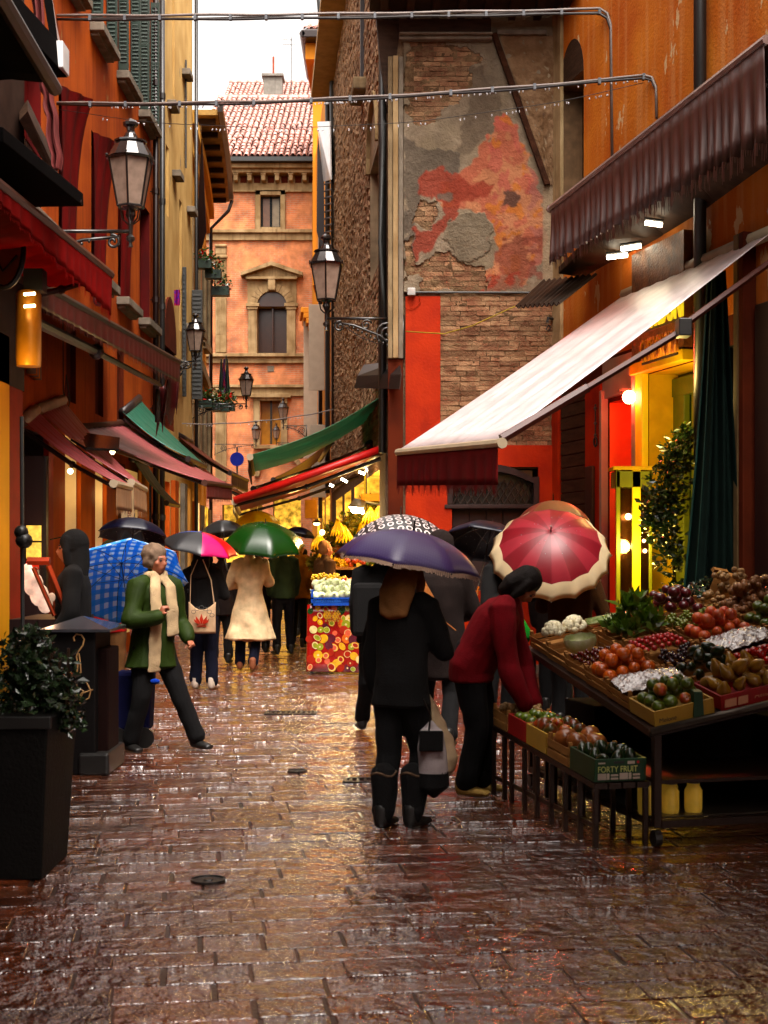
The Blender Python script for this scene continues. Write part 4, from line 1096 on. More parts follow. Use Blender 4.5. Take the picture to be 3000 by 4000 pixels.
sops = [(A(1317), A(1376), 0, 3.35, .55, 1, 2), (A(1402), A(1500), 0, 3.55, .35, 3, 4), (A(1566), A(1608), 0, 3.6, .6, 5, 5)]
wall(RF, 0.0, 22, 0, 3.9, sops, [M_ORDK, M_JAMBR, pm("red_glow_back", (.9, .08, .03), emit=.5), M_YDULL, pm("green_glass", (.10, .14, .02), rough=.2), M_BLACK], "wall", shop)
def rp(name, x0, x1, z0, z1, d, mat, par=shop, b0=0.0, bevel=.008, label=None):
 b = MB(RF); b.box(A(x0), A(x1), b0, d, z0, z1); return b.build(name, mat, par, bevel=bevel, label=label)
rp("pilaster", 1200, 1214, 0, 3.9, .06, M_RED)
for i in range(22):
 z = .1 + i * .16
 rp("shutter_slat", 1216, 1273, z, z + .150, .03 + .004 * (i % 2), M_DARKWOOD)
rp("pilaster", 1275, 1308, 0, 3.6, .07, M_RED)
rp("panel", 1281, 1297, 0.9, 2.62, .11, M_MAROON, b0=.07)
rp("strip", 1309, 1314, 0, 3.5, .09, M_GSTRIP)
rp("fascia", 1309, 1380, 3.4, 3.85, .05, M_GSTRIP)
rp("strip", 1377, 1384, 0, 3.6, .08, M_GSTRIP)
rp("pilaster", 1386, 1401, 0, 3.85, .08, M_YPAINT)
for i in range(20):
 z = 1.6 + i * .085
 b = MB(RF); b.box(A(1355), A(1375), -.5, -.46, z, z + .05); b.build("louvre", M_MAROON, shop)
b = MB(RF); b.box(A(1405), A(1428), -.34, -.27, 0, 3.4); b.box(A(1440), A(1450), -.34, -.29, 0, 3.4); b.box(A(1404), A(1498), -.34, -.26, 3.3, 3.5); wd = b.build("window_frame", pm("moss_paint", (.22, .25, .02), rough=.5), shop, bevel=.006)
b = MB(RF); b.box(A(1384), A(1500), 0, .14, 3.56, 3.68); b.build("cornice", M_YDULL, shop, bevel=.01)
for (x0, x1, z0, mt) in ((1612, 1622, 4.6, pm('dim_beige_post', (.30, .22, .13), rough=.7, streak=.4)), (1624, 1634, 4.6, M_ORDK), (1640, 1690, 3.9, M_MAROON)):
 b = MB(RF); b.box(A(x0), A(x1), 0, .14 if x0 < 1640 else .05, 0, z0); b.build("post", mt, shop, bevel=.01)
hr = thing("door_pull_chain", "dark iron chain with ring hanging on the red pilaster", "chain", (2.6, 16.5, 2.9))
b = MB(RF); a = A(1303); b.tube([(a, .1, 3.35), (a, .1, 2.95)], .012, 5)
for z in (3.3, 3.12, 2.98): b.ball((a, .1, z), .022, 6, 4)
b.tube([(a + .045 * math.sin(t), .1, 2.9 + .055 * math.cos(t)) for t in [2 * math.pi * i / 10 for i in range(11)]], .012, 5); b.build("chain", M_IRON, hr)
cn = thing("board_canopy", "dark timber canopy with neon tubes beneath under the brown awning", "canopy", V(1350, 520, 15))
ptsn = [V(1206, 592, 16.6), V(1280, 520, 15.6), V(1356, 452, 14.7), V(1480, 372, 13.6), V(1670, 262, 12.2)]
ptsf = [V(1262, 600, 17.0), V(1330, 560, 16.1), V(1440, 510, 15.0), V(1560, 450, 13.9), V(1700, 380, 12.9)]
for i in range(4):
 m = MB(); a, b2, c2, d2 = ptsn[i], ptsn[i + 1], ptsf[i + 1], ptsf[i]; up = Vector((0, 0, .09))
 m.add([a, b2, c2, d2, a + up, b2 + up, c2 + up, d2 + up], [(0, 3, 2, 1), (4, 5, 6, 7), (0, 1, 5, 4), (1, 2, 6, 5), (2, 3, 7, 6), (3, 0, 4, 7)], raw=True)
 m.build("board", pm("pale_canopy_edge", (.16, .11, .075), var=.5, streak=.5), cn, bevel=.01)
hd = thing("tin_hood", "rusty corrugated tin hood sloping out beside the mural wall", "canopy", V(1200, 620, 16.8))
m = MB(); a, b2, c2, d2 = V(1113, 662, 16.2), V(1210, 655, 15.4), V(1290, 592, 16.2), V(1172, 606, 17.6)
m.grid(lambda u, v_: tuple((a.lerp(b2, u)).lerp(d2.lerp(c2, u), v_) + Vector((0, 0, .02 * math.sin(u * 60)))), 60, 4)
o = m.build("sheet", pm("rusty_tin", (.10, .06, .035), rough=.5, metal=.3, var=.5), hd); o.modifiers.new("s", 'SOLIDIFY').thickness = .012
hd2 = thing("tin_hood", "black sheet hood above the green awning at the mural wall corner", "canopy", V(820, 800, 19))
m = MB(); a, b2, c2, d2 = V(765, 838, 19.4), V(862, 840, 17.7), V(862, 778, 18.3), V(786, 788, 20.4)
e1, e2 = V(772, 812, 19.4), V(866, 808, 17.7)
m.add([a, b2, e2, e1, c2, d2], [(0, 1, 2, 3), (3, 2, 4, 5)], raw=True)
o = m.build("sheet", M_BLACK, hd2); o.modifiers.new("s", 'SOLIDIFY').thickness = .015
# street behind the camera
bkh = thing("rear_house", "dark plastered house front closing the lane behind the viewer", "building", (0, -14, 0))
b = MB(); b.box(-8, 12, -14.5, -14, 0, 12); b.build("wall", M_OR, bkh)
b = MB();
for i in range(5): b.box(-6 + i * 3, -5 + i * 3, -14.02, -13.95, 5, 7)
b.build("windows", M_GLASS, bkh, kind="stuff")
# awnings
def lerp3(a, b, t): return Vector(a).lerp(Vector(b), t)
def cloth(name, col, transl=.3, rough=.42, coat=.8, **k):
 return pm(name, col, rough=rough, var=.2, nscale=5, coat=coat, coat_rough=.38, spec=.8, transl=transl, bump=.08, bscale=30, **k)
M_REDA = cloth("wine_red_canvas", (.40, .07, .08)); M_PINKC = cloth("wet_pink_canvas", (.60, .22, .23), rough=.35); M_REDB = cloth("bright_red_canvas", (.52, .03, .02), transl=.6)
M_TEAL = cloth("teal_canvas", (.02, .34, .25), transl=.4); M_GRNA = cloth("green_canvas", (.26, .50, .36), transl=.55); M_BRN = cloth("brown_canvas", (.075, .022, .016), transl=.15)
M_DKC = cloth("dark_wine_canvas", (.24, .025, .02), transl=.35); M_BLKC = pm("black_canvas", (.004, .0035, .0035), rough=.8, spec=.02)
M_BEIGE = cloth("beige_fringe", (.50, .33, .19), transl=.3, rough=.8, coat=0); M_BARW = pm("beige_bar", (.50, .43, .33), rough=.35, var=.2)
M_STRIPE = cloth("yellow_ochre_canvas", (.30, .13, .02)); M_BAR = pm("dark_bar", (.03, .02, .018), rough=.35, metal=.3); M_BARO = pm("painted_glow_bar", (.16, .06, .02), rough=.5)  # orange light on the last bar material is painted into its colour
def awning(label, RN, RFar, FN, FF, mat, val=None, valmat=None, barmat=None, arms=2, sag=.06, rolls=True, jag=.25, name="awning", capm=None, seam=.0, folds=0.0, armmat=None, group="awnings over the lane's shops", waves=7):
 """fabric from roller (near, far) down to front bar (near, far)"""
 RN, RFar, FN, FF = map(Vector, (RN, RFar, FN, FF))
 barmat = barmat or M_BAR; armmat = armmat or M_BAR
 t = thing(name, label, "awning", tuple((RN + FF) / 2), group)
 m = MB()
 nu, nv = 40, 14
 ph = rng.random() * 6
 def fn(u, v_):
  p = lerp3(RN, RFar, u).lerp(lerp3(FN, FF, u), v_)
  p.z -= sag * math.sin(math.pi * v_) + .010 * math.sin(u * math.pi * waves + ph) * math.sin(math.pi * v_) + .006 * math.sin(u * 61 + v_ * 3)
  return tuple(p)
 m.grid(fn, nu, nv)
 o = m.build("canvas", mat, t, smooth=True)
 sd = o.modifiers.new("s", 'SOLIDIFY'); sd.thickness = .006; sd.offset = 0
 L = (FF - FN).length
 m = MB(); ext = (FF - FN).normalized() * .03
 m.tube([FN - ext - Vector((0, 0, .03)), FF + ext - Vector((0, 0, .03))], .042, 8, raw=True); m.build("front_bar", barmat, t, smooth='auto')
 m = MB(); m.tube([FN - ext * 2.2 - Vector((0, 0, .03)), FN - ext - Vector((0, 0, .03))], .048, 8, raw=True); m.build("end_cap", capm or barmat, t)
 if rolls:
  m = MB(); m.tube([RN, RFar], .07, 8, raw=True); m.build("roller", barmat, t, smooth=True)
 for i in range(arms):
  u = (i + .5) / arms if arms > 2 else (.04 if i == 0 else .96)
  a = lerp3(RN, RFar, u) - Vector((0, 0, .12)); c = lerp3(FN, FF, u) - Vector((0, 0, .07))
  mid = a.lerp(c, .5) + (FF - FN).normalized() * (.18 if i == 0 else -.18) - Vector((0, 0, .05))
  m = MB(); m.tube([a, mid], .03, 6, raw=True); m.tube([mid, c], .024, 6, raw=True); m.ball(tuple(mid), .042, 6, 4); m.build("arm", armmat, t)
 if val:
  m = MB(); n = max(24, int(L / .03)); out = (FN - RN); out.z = 0; out.normalize()
  drop = (val if isinstance(val, tuple) else (val, val))
  def vf(u, w):
   p = lerp3(FN, FF, u) + out * .02 - Vector((0, 0, .05))
   d = drop[0] + (drop[1] - drop[0]) * u
   p.z -= d * w
   p += out * (.012 * math.sin(u * L * 22 + 3 * math.sin(u * 9)) + folds * math.sin(u * L * 38 + 2 * math.sin(u * 23))) * w
   return tuple(p)
  m.grid(vf, n, 5)
  vo = m.build("valance", valmat or mat, t, smooth=True); vo.modifiers.new("s", 'SOLIDIFY').thickness = .004
  m = MB(); k = int(L / .018)
  for i in range(k):
   u = (i + .5) / k; b = Vector(vf(u, 1)); d = (drop[0] + (drop[1] - drop[0]) * u) * jag * rng.uniform(.3, 1.1)
   w = (FF - FN).normalized() * .009
   q = b + Vector((0, 0, -d)) + w * rng.uniform(-.6, .6)
   m.add([b - w, b + w, q + w * .5, q - w * .5], [(0, 1, 2, 3)], raw=True)
  m.build("fringe", valmat or mat, vo, kind="stuff")
 return t
def lw(y, x, z): return Vector((x, y, z))
awning("wine red awning with long beige fringe, lowest at the left by the deli", lw(15.6, -4.05, 3.06), lw(16.15, -4.05, 3.24), lw(15.1, -2.93, 2.36), lw(16.0, -2.93, 2.36), M_PINKC, .26, M_BEIGE, M_BARW, armmat=M_BAR)
awning("wine red awning right behind the beige fringed one, its fringe hanging lower", lw(16.3, -4.05, 3.26), lw(17.5, -4.05, 3.5), lw(16.15, -2.93, 2.42), lw(17.0, -2.93, 2.38), M_PINKC, .28, M_BEIGE, M_BARW)
awning("long pinkish red wet awning with short red fringe, left side mid lane", lw(18.8, -4.15, 3.28), lw(22.4, -4.15, 3.66), lw(19.4, -2.5, 2.58), lw(22.6, -2.5, 2.68), M_PINKC, .2, cloth("orange_fringe", (.42, .09, .03), coat=0, rough=.8), M_BARO, arms=3)
awning("teal green awning sloping from the orange house", lw(21.8, -4.1, 3.78), lw(23.2, -4.1, 4.15), lw(21.9, -3.08, 3.08), lw(23.9, -3.08, 3.08), M_TEAL, None)
awning("small teal awning folded below the larger teal one", lw(22.3, -4.05, 3.1), lw(23.6, -4.05, 3.1), lw(22.4, -3.5, 2.4), lw(23.6, -3.5, 2.4), M_TEAL, None, arms=0)
awning("small dark red awning far along the left side before the road sign", lw(27.5, -4.1, 3.9), lw(29.5, -4.1, 3.9), lw(28, -3.1, 3.2), lw(31, -3.05, 3.2), M_DKC, .25, M_BRN)
awning("narrow bright red awning far left below the flower boxes", lw(29.5, -4.1, 3.5), lw(31, -4.1, 3.5), lw(30.2, -2.95, 2.8), lw(34, -3.0, 2.7), M_REDB, .22, M_BRN)
AWL = awning("big dark wine awning reaching far out over the left side", lw(11.8, -4.0, 4.35), lw(20.2, -4.05, 4.72), lw(11.8, -2.98, 3.92), lw(20.0, -2.96, 4.35), M_DKC, (.18, .28), M_DKC, M_BAR, arms=3, sag=.02)
awning("bright red awning glowing from above with white end cap and ragged fringe", lw(8.4, -3.05, 3.86), lw(12.1, -3.1, 3.9), lw(8.6, -2.42, 3.92), lw(12.5, -2.47, 4.12), pm("glowing_red_canvas", (.48, .025, .02), rough=.9, transl=.5), (.1, .35), MATS["glowing_red_canvas"], M_BARO, arms=2, sag=.05, armmat=M_BARO, capm=M_BARW)
m = MB(); P = V(385, 782, 20.2)
vt = thing("hanging_curtain", "dark red ragged curtain hanging from the far end of the big dark awning", "curtain", P, None)
m.grid(lambda u, v_: tuple(Vector((P.x - .28 + .30 * u - .05 * v_, P.y + .15 * math.sin(u * 9) , P.z - .12 - v_ * (.62 + .12 * math.sin(u * 17 + 2)) - .25 * (1 - u)))), 30, 10)
o = m.build("cloth", M_DKC, vt, smooth=True); o.modifiers.new("s", 'SOLIDIFY').thickness = .004
m = MB(); m.tube([V(66, 690, 12), V(205, 758, 15)], .05, 8, raw=True); m.ball(tuple(V(208, 760, 15)), .085, 8, 6); m.tube([V(208, 760, 15), V(345, 832, 19.6)], .035, 6, raw=True); m.ball(tuple(V(215, 648, 14)), .07, 6, 5)
m.build("folding_arm", M_BLACK, AWL, smooth='auto')
m = MB(); q = V(340, 870, 19.8); m.lathe([(.035, -.28), (.045, -.1), (.04, .1), (.025, .2)], q, 8); ls = thing("tied_parasol", "grey metal sleeve of a rolled shade hanging below the dark curtain", "sleeve", q); m.build("sleeve", M_GREYSH, ls, smooth=True)
def slab_canopy(label, pts, y, thick, mat, depth=1.6, edge=None):
 t = thing("black_canopy", label, "canopy", V(pts[0][0], pts[0][1], y))
 m = MB(); n = len(pts)
 a = [V(x, yy, y) for x, yy in pts]; b = [V(x, yy, y) + Vector((-.15, -depth, .0)) for x, yy in pts]
 m.add(a + b, [tuple(range(n)), tuple(range(2 * n - 1, n - 1, -1))] + [(i, i + n, (i + 1) % n + n, (i + 1) % n) for i in range(n)], raw=True)
 m.build("sheet", mat, t, bevel=.006)
 return t
c1 = slab_canopy("black shop canopy at the top left corner with a white end cap", [(-60, 20), (2, 42), (60, 78), (118, 103), (142, 106), (147, 168), (60, 170), (-60, 178)], 9.6, .2, M_BLKC)
m = MB(); a = V(134, 108, 9.58); b = V(146, 165, 9.58); m.box(a.x, b.x + .01, 9.4, 9.59, b.z, a.z); m.build("end_cap", pm("white_plastic", (.75, .75, .75), rough=.3), c1, bevel=.006)
m = MB(); m.tube([V(-40, 160, 9.55), V(60, 152, 9.55), V(132, 140, 9.55)], .022, 6, raw=True); m.build("roller", M_BARO, c1)
c2 = slab_canopy("lower black shop canopy at the left with wet rounded top edge", [(-60, 360), (40, 352), (92, 352), (120, 372), (160, 415), (180, 418), (181, 446), (60, 448), (-60, 452)], 10.2, .2, M_BLKC)
m = MB(); m.tube([V(20, 437, 10.15), V(176, 437, 10.15)], .02, 6, raw=True); m.build("roller", M_BARO, c2)
m = MB(); A = V(96, -40, 10.4); B = V(138, 103, 10.4)
m.add([V(88, -40, 10.4), V(108, -40, 10.4), V(127, 104, 10.4), V(112, 106, 10.4)] + [V(88, -40, 9.6), V(108, -40, 9.6), V(127, 104, 9.6), V(112, 106, 9.6)], [(0, 1, 2, 3), (7, 6, 5, 4), (0, 4, 5, 1), (1, 5, 6, 2), (2, 6, 7, 3), (3, 7, 4, 0)], raw=True)
bd = thing("upright_board", "tall dark board with pale worn edge at the top left", "board", V(110, 0, 10.4)); m.build("board", M_BLKC, bd)
m = MB(); m.tube([V(104, -40, 10.45), V(120, 60, 10.45), V(130, 106, 10.45)], .014, 5, raw=True); m.build("edge", pm("worn_edge", (.35, .28, .26), rough=.5), bd)
def ragcloth(label, cols, y, mat, name="torn_cloth"):
 t = thing(name, label, "cloth", V(cols[0][1], cols[0][0], y))
 m = MB()
 def fn(u, v_):
  k = v_ * (len(cols) - 1); i = min(int(k), len(cols) - 2); f = k - i
  yy = cols[i][0] * (1 - f) + cols[i + 1][0] * f; xl = cols[i][1] * (1 - f) + cols[i + 1][1] * f; xr = cols[i][2] * (1 - f) + cols[i + 1][2] * f
  xl += 3 * math.sin(v_ * 31); xr += 2 * math.sin(v_ * 23)
  q = V(xl + (xr - xl) * u, yy, y); q.y += .05 * math.sin(u * 12 + v_ * 3) + .02 * math.sin(u * 29); return tuple(q)
 m.grid(fn, 18, 50)
 o = m.build("cloth", mat, t, smooth=True); o.modifiers.new("s", 'SOLIDIFY').thickness = .004
ragcloth("faded torn red cloth hanging beside the top left canopies", [(-30, 60, 92), (100, 82, 100), (180, 84, 112), (220, 92, 118), (260, 98, 124), (330, 106, 132), (368, 118, 132)], 11.6, cloth("faded_red_cloth", (.30, .035, .025), coat=0, rough=.8))
cb = thing("carved_corbel", "carved brown timber bracket between the two black canopies", "corbel", V(90, 290, 11.8))
m = MB(); m.add([V(42, 235, 11.8), V(120, 372, 12.6), V(125, 352, 12.6), V(60, 215, 11.8), V(42, 260, 11.2), V(120, 395, 12.0), V(125, 380, 12.0), V(60, 240, 11.2)], [(0, 1, 2, 3), (7, 6, 5, 4), (0, 4, 5, 1), (1, 5, 6, 2), (2, 6, 7, 3), (3, 7, 4, 0)], raw=True); m.build("beam", M_DARKWOOD, cb)
for i in range(16):
 k = MB(); t0 = i / 16; a = V(44 + 58 * t0, 285 + 85 * t0, 12); k.tube([a, a + Vector((.01, 0, -.12 - .03 * (i % 2)))], .016, 5, raw=True); k.build("dentil", pm("gilt_wood", (.32, .16, .06), rough=.4), cb)
ds = thing("round_sign", "round pale enamel sign in a black scrolled ring at the left edge", "sign", V(14, 545, 10.6))
c = V(10, 540, 10.6)
m = MB((c, Vector((1, 0, 0)), Vector((0, -1, 0)))); m.prism([(.13 * math.cos(math.pi * i / 12), .27 * math.sin(math.pi * i / 12)) for i in range(24)], 0, .03); m.build("disc", pm("enamel", (.55, .42, .25), rough=.3), ds)
m = MB((c, Vector((1, 0, 0)), Vector((0, -1, 0)))); m.tube([(.15 * math.cos(math.pi * i / 12), .02, .29 * math.sin(math.pi * i / 12)) for i in range(25)], .022, 6); m.tube([(.11, .05, -.05), (.0, .05, -.17), (-.1, .05, -.0)], .012, 5); m.build("ring", M_BLACK, ds)
m = MB((V(58, 470, 10.6), Vector((1, 0, 0)), Vector((0, -1, 0)))); m.prism([(.085 * math.cos(math.pi * i / 10), .11 * math.sin(math.pi * i / 10)) for i in range(20)], 0, .03)
ds2 = thing("round_sign", "small pale round sign tucked under the lower black canopy", "sign", V(58, 470, 10.6)); m.build("disc", MATS["enamel"], ds2)
M_TUBE = pm("neon_tube", (1, .75, .45), emit=9.0, emit_col=(1.0, .72, .36))
M_TUBEW = pm("white_neon", (1, .95, .85), emit=14.0, emit_col=(1.0, .86, .62))
wl2 = thing("wall_lamp", "yellow lit cylinder wall lamp with two glowing tubes at the left edge", "lamp", V(30, 760, 10.9))
c = V(62, 720, 10.9)
m = MB(); m.lathe([(.06, -.26), (.095, -.26), (.1, -.2), (.1, .3), (.08, .33)], c, 14); m.build("shade", pm("lit_brass_shade", (.75, .42, .08), rough=.35, metal=.3), wl2, smooth='auto')
for yy in (636, 662):
 m = MB(); m.tube([V(52, yy, 10.7), V(76, yy - 2, 10.7)], .012, 6, raw=True); m.build("tube", M_TUBE, wl2)
m = MB(); m.box(c.x - .03, c.x + .12, 10.85, 11.0, c.z + .33, c.z + .5); m.build("bracket", M_BLACK, wl2)
# right side awnings
AWR = awning("long wet red awning whitened by painted sky glare, lowest on the right", (3.55, 12.7, 4.52), (2.75, 15.85, 4.52), (1.0, 12.0, 2.56), (.16, 15.1, 2.70), cloth("painted_glare_canvas", (.92, .85, .85), rough=.35), .34, pm("maroon_fringe", (.22, .018, .02), rough=.9), M_BARW, arms=0, sag=.02, waves=11, jag=.3)  # sky glare on the red canvas is put into this pale colour
m = MB(); m.tube([V(1083, 948, 12.0), V(1268, 838, 12.2)], .045, 6, raw=True); m.tube([V(1268, 838, 12.2), V(1470, 716, 12.4), V(1480, 700, 12.4), V(1700, 540, 12.6)], .055, 6, raw=True, flat=.6); arm = m.build("support_arm", pm("rust_brown_paint", (.17, .05, .022), rough=.5, var=.3), AWR)
m = MB(); m.box(V(1462, 0, 12.3).x, V(1490, 0, 12.3).x, 12.2, 12.4, V(0, 728, 12.3).z, V(0, 690, 12.3).z); m.build("joint", M_BLACK, arm, bevel=.01)
awning("upper brown awning rolled with a long gathered valance high on the ochre house", (2.66, 17.0, 5.75), (3.9, 11.2, 6.0), (1.93, 15.95, 5.57), (3.10, 11.3, 5.78), M_BRN, (.62, .8), pm("gathered_brown_cloth", (.15, .06, .042), rough=.5, coat=.25, coat_rough=.45), pm("wet_grey_bar", (.35, .27, .25), rough=.25, coat=.5), arms=0, sag=.0, folds=.06, jag=.18)
awning("wet dark green awning slanting down from the mural wall corner", V(858, 833, 18.5), V(790, 912, 22.9), V(540, 983, 18.8), V(546, 1019, 22.9), M_GRNA, .16, M_DKC, M_BARW, arms=0, sag=.12)
ST = awning("striped red awning with teal edge over the lit fruit stall", V(824, 970, 18.9), V(773, 1016, 23.5), V(507, 1080, 19.2), V(517, 1104, 23.5), M_REDB, .12, M_BRN, M_BARW, arms=2, sag=.05)
m = MB(); m.tube([V(824, 970, 18.85), V(665, 1027, 19.0), V(507, 1081, 19.15)], .055, 8, raw=True); m.build("near_hem", pm("hem_red", (.70, .04, .03), rough=.4), ST, smooth=True)
awning("thin teal awning edge lying over the striped red awning", V(800, 960, 20.6), V(790, 966, 23), V(548, 1052, 20.8), V(570, 1062, 23.5), M_TEAL, None, arms=0, sag=.03)
awning("dark red awning behind the green one further down the lane", V(715, 950, 25), V(690, 992, 30), V(590, 1033, 25), V(588, 1066, 30), M_REDA, .14, M_DKC, arms=0)
awning("ochre yellow awning farthest on the right side", V(705, 938, 31), V(700, 940, 34), V(605, 968, 31), V(612, 968, 34), M_STRIPE, None, arms=0)
awning("small dark awning folded low beside the yellow lit window at the far end", V(650, 985, 33), V(645, 985, 36), V(545, 1005, 33), V(550, 1005, 36), M_BRN, .2, M_BRN, arms=0)
for k_ in range(3):   # unseen canopies over the lane, added to block light from above
 pass
aw2 = awning("unseen large dark awning added for shade over the foreground fruit stall on the right", (4.3, 5.6, 4.6), (4.0, 11.2, 4.6), (1.75, 4.6, 3.9), (3.05, 10.9, 4.3), M_BLKC, None, arms=0)
awning("unseen dark awning added for shade over the planter on the left", (-3.1, 3.0, 4.6), (-3.1, 8.0, 4.6), (-1.7, 3.0, 4.3), (-1.9, 8.0, 4.3), M_BLKC, None, arms=0)
# street lanterns
M_LGLASS = pm("frosted_lantern_glass", (.62, .50, .42), rough=.35, var=.25, nscale=12, transl=.55, local=True)
M_IRONB = pm("black_wrought_iron", (.018, .015, .013), rough=.28, metal=.5, coat=.5)
M_TIN = pm("wet_tin", (.12, .11, .105), rough=.2, metal=.7, coat=.6)
def lantern_mesh():
 parts = []
 S = 6
 def ring(r, z): return [(r * math.cos(math.pi / 6 + 2 * math.pi * k / S), r * math.sin(math.pi / 6 + 2 * math.pi * k / S), z) for k in range(S)]
 m = MB(); m.lathe([(.16, .0), (.29, .0), (.30, .02), (.16, .03)], (0, 0, .0), 6, math.pi / 6); m.lathe([(.265, .03), (.17, .20), (.19, .205), (.19, .225), (.10, .23), (.07, .30), (.045, .34), (.05, .38), (.085, .40), (.09, .43), (.06, .46), (.02, .48)], (0, 0, 0), 12, math.pi / 6)
 parts.append(("cap", m, M_TIN))
 m = MB()
 for k in range(S):
  a = math.pi / 6 + 2 * math.pi * k / S; b = a + 2 * math.pi / S
  m.tube([(.155 * math.cos(a), .155 * math.sin(a), -.52), (.255 * math.cos(a), .255 * math.sin(a), .0)], .012, 4)
  m.tube([(.155 * math.cos(a), .155 * math.sin(a), -.52), (.155 * math.cos(b), .155 * math.sin(b), -.52)], .014, 4)
  m.tube([(.12 * math.cos(a), .12 * math.sin(a), -.55), (.10 * math.cos(a), .10 * math.sin(a), -.66), (.03 * math.cos(a), .03 * math.sin(a), -.72)], .009, 4)
  m.ball((.285 * math.cos(a), .285 * math.sin(a), .04), .016, 5, 4)
 parts.append(("cage", m, M_IRONB))
 m = MB(); m.lathe([(.03, -.98), (.018, -.93), (.05, -.90), (.05, -.87), (.025, -.84), (.025, -.68), (.06, -.62), (.05, -.56), (.10, -.53)], (0, 0, 0), 10); parts.append(("stem", m, M_IRONB))
 m = MB(); m.lathe([(.02, -.52), (.05, -.50), (.045, -.36), (.02, -.35)], (0, 0, 0), 8); m.ball((0, 0, -.26), .075, 8, 6, (1, 1, 1.3)); parts.append(("bulb", m, pm("unlit_bulb", (.30, .20, .15), rough=.3)))
 return parts, ring
LP, RING = lantern_mesh()
def spiral(c, r, turns, sgn=1, a0=0, n=26):
 return [(c[0] + sgn * r * (1 - .85 * i / n) * math.cos(a0 + turns * 2 * math.pi * i / n), c[1], c[2] + r * (1 - .85 * i / n) * math.sin(a0 + turns * 2 * math.pi * i / n)) for i in range(n + 1)]
def lantern(label, top, scale, L, dirx, y, group="wall lanterns along the lane", bracket=True, lowb=True):
 """hexagonal lantern; dirx: +1 bracket runs to +X, -1 to -X, length L"""
 t = thing("street_lantern", label, "street lantern", top, group)
 t.scale = (scale,) * 3
 for nm, mb, mt in LP:
  if nm not in LME:
   LME[nm] = mb.mesh(nm, mt, smooth=False)
  o = link(nm, LME[nm], t)
 if "pane" not in LME:
  m = MB(); a = math.pi / 6; b = a + math.pi / 3
  m.add([(.15 * math.cos(a), .15 * math.sin(a), -.515), (.15 * math.cos(b), .15 * math.sin(b), -.515), (.25 * math.cos(b), .25 * math.sin(b), -.004), (.25 * math.cos(a), .25 * math.sin(a), -.004)], [(0, 1, 2, 3)])
  LME["pane"] = m.mesh("pane", M_LGLASS)
 for k in range(6):
  o = link("pane", LME["pane"], t); o.rotation_euler = (0, 0, k * math.pi / 3)
 if bracket:
  l = L / scale
  zb = -.80
  m = MB()
  m.tube([(0, 0, zb), (dirx * l, 0, zb)], .022, 6)
  m.tube([(dirx * .12, 0, zb - .06), (dirx * l * .35, 0, zb - .10), (dirx * l * .7, 0, zb - .26), (dirx * l * .97, 0, zb - .52)], .02, 6)
  m.tube(spiral((dirx * .2, 0, zb - .12), .085, 1.4, dirx, 1.2), .018, 5)
  m.tube(spiral((dirx * l * .8, 0, zb - .22), .18, 2.1, -dirx, -1.0), .018, 5)
  m.tube(spiral((dirx * l * .52, 0, zb - .10), .085, 1.5, dirx, 0.3), .015, 5)
  m.tube([(dirx * l, 0, zb + .05), (dirx * l, 0, zb - .62)], .025, 6)
  for k in range(10): m.ball((dirx * l * (.3 + .055 * k), 0, zb - .11 - .033 * k), .022, 5, 4)
  m.build("bracket", M_IRONB, t, local=True, smooth=True)
 return t
LME = {}
lantern("largest wet black lantern, nearest, on a scrolled arm over the left side", V(282, 348, 13.6), .86, 1.35, -1, 13.6)
lantern("black lantern on a scrolled iron bracket fixed to the mural wall corner", V(705, 574, 18.1), .86, 1.0, 1, 18.1)
lantern("lantern in front of the cream house, third nearest on the left", V(422, 716, 26.5), .72, .45, -1, 26.5)
lantern("lantern at the end of a long scrolled arm above the flower boxes", V(532, 822, 30.5), .64, 1.25, -1, 30.5)
lantern("small far lantern before the amber window, right side arm", V(612, 882, 42), .66, .7, 1, 42)
lantern("smallest farthest lantern hanging low left of the amber window", V(553, 928, 44), .58, 1.3, -1, 44)
lantern("tiny half hidden lantern just above the far ochre awning", V(597, 930, 46), .5, .4, 1, 46)
# cables over the street
M_CAB = pm("pale_cable", (.30, .26, .24), rough=.35, var=.3); M_CABD = pm("dark_cable", (.06, .045, .04), rough=.35)
M_DROP = pm("water_drop", (.9, .9, .92), rough=.05, trans=.6)
def span(p0, p1, sag, n=30): return [lerp3(p0, p1, i / n) - Vector((0, 0, sag * 4 * (i / n) * (1 - i / n))) for i in range(n + 1)]
def cable(label, pts, offs, r, clips=0, drops=0, mat=None):
 t = thing("overhead_cable", label, "cable", pts[0])
 for k, (dy, dz) in enumerate(offs):
  m = MB(); m.tube([p + Vector((0, dy, dz + .006 * math.sin(i * .9 + k * 2))) for i, p in enumerate(pts)], r, 5, raw=True)
  m.build("strand", mat if k % 2 == 0 else M_CABD, t, smooth=True)
 if clips:
  for i in range(1, clips):
   p = pts[int(i * (len(pts) - 1) / clips)]
   m = MB(); m.box(p.x - .016, p.x + .016, p.y - .03, p.y + .03, p.z - .035, p.z + .03); m.build("clip", pm("grey_clip", (.20, .21, .23), rough=.4), t)
 if drops:
  m = MB()
  for i in range(drops):
   f = rng.uniform(.05, .95) * (len(pts) - 1); k = int(f); p = pts[k].lerp(pts[k + 1], f - k)
   m.ball((p.x, p.y, p.z - .035 - rng.random() * .01), .010, 5, 4, (1, 1, 1.5))
  m.build("raindrops", M_DROP, t, kind="stuff", smooth=True)
 return t
pA = span(V(120, 39, 17.4), V(1295, 25, 16.5), .02) + [V(1312, 35, 16.4), V(1320, 60, 16.35), V(1323, 340, 16.3)]
cable("thick bundle of pale cables crossing the lane at the very top", pA, ((0, .03), (0, -.02), (.03, 0)), .018, 16, 0, M_CAB)
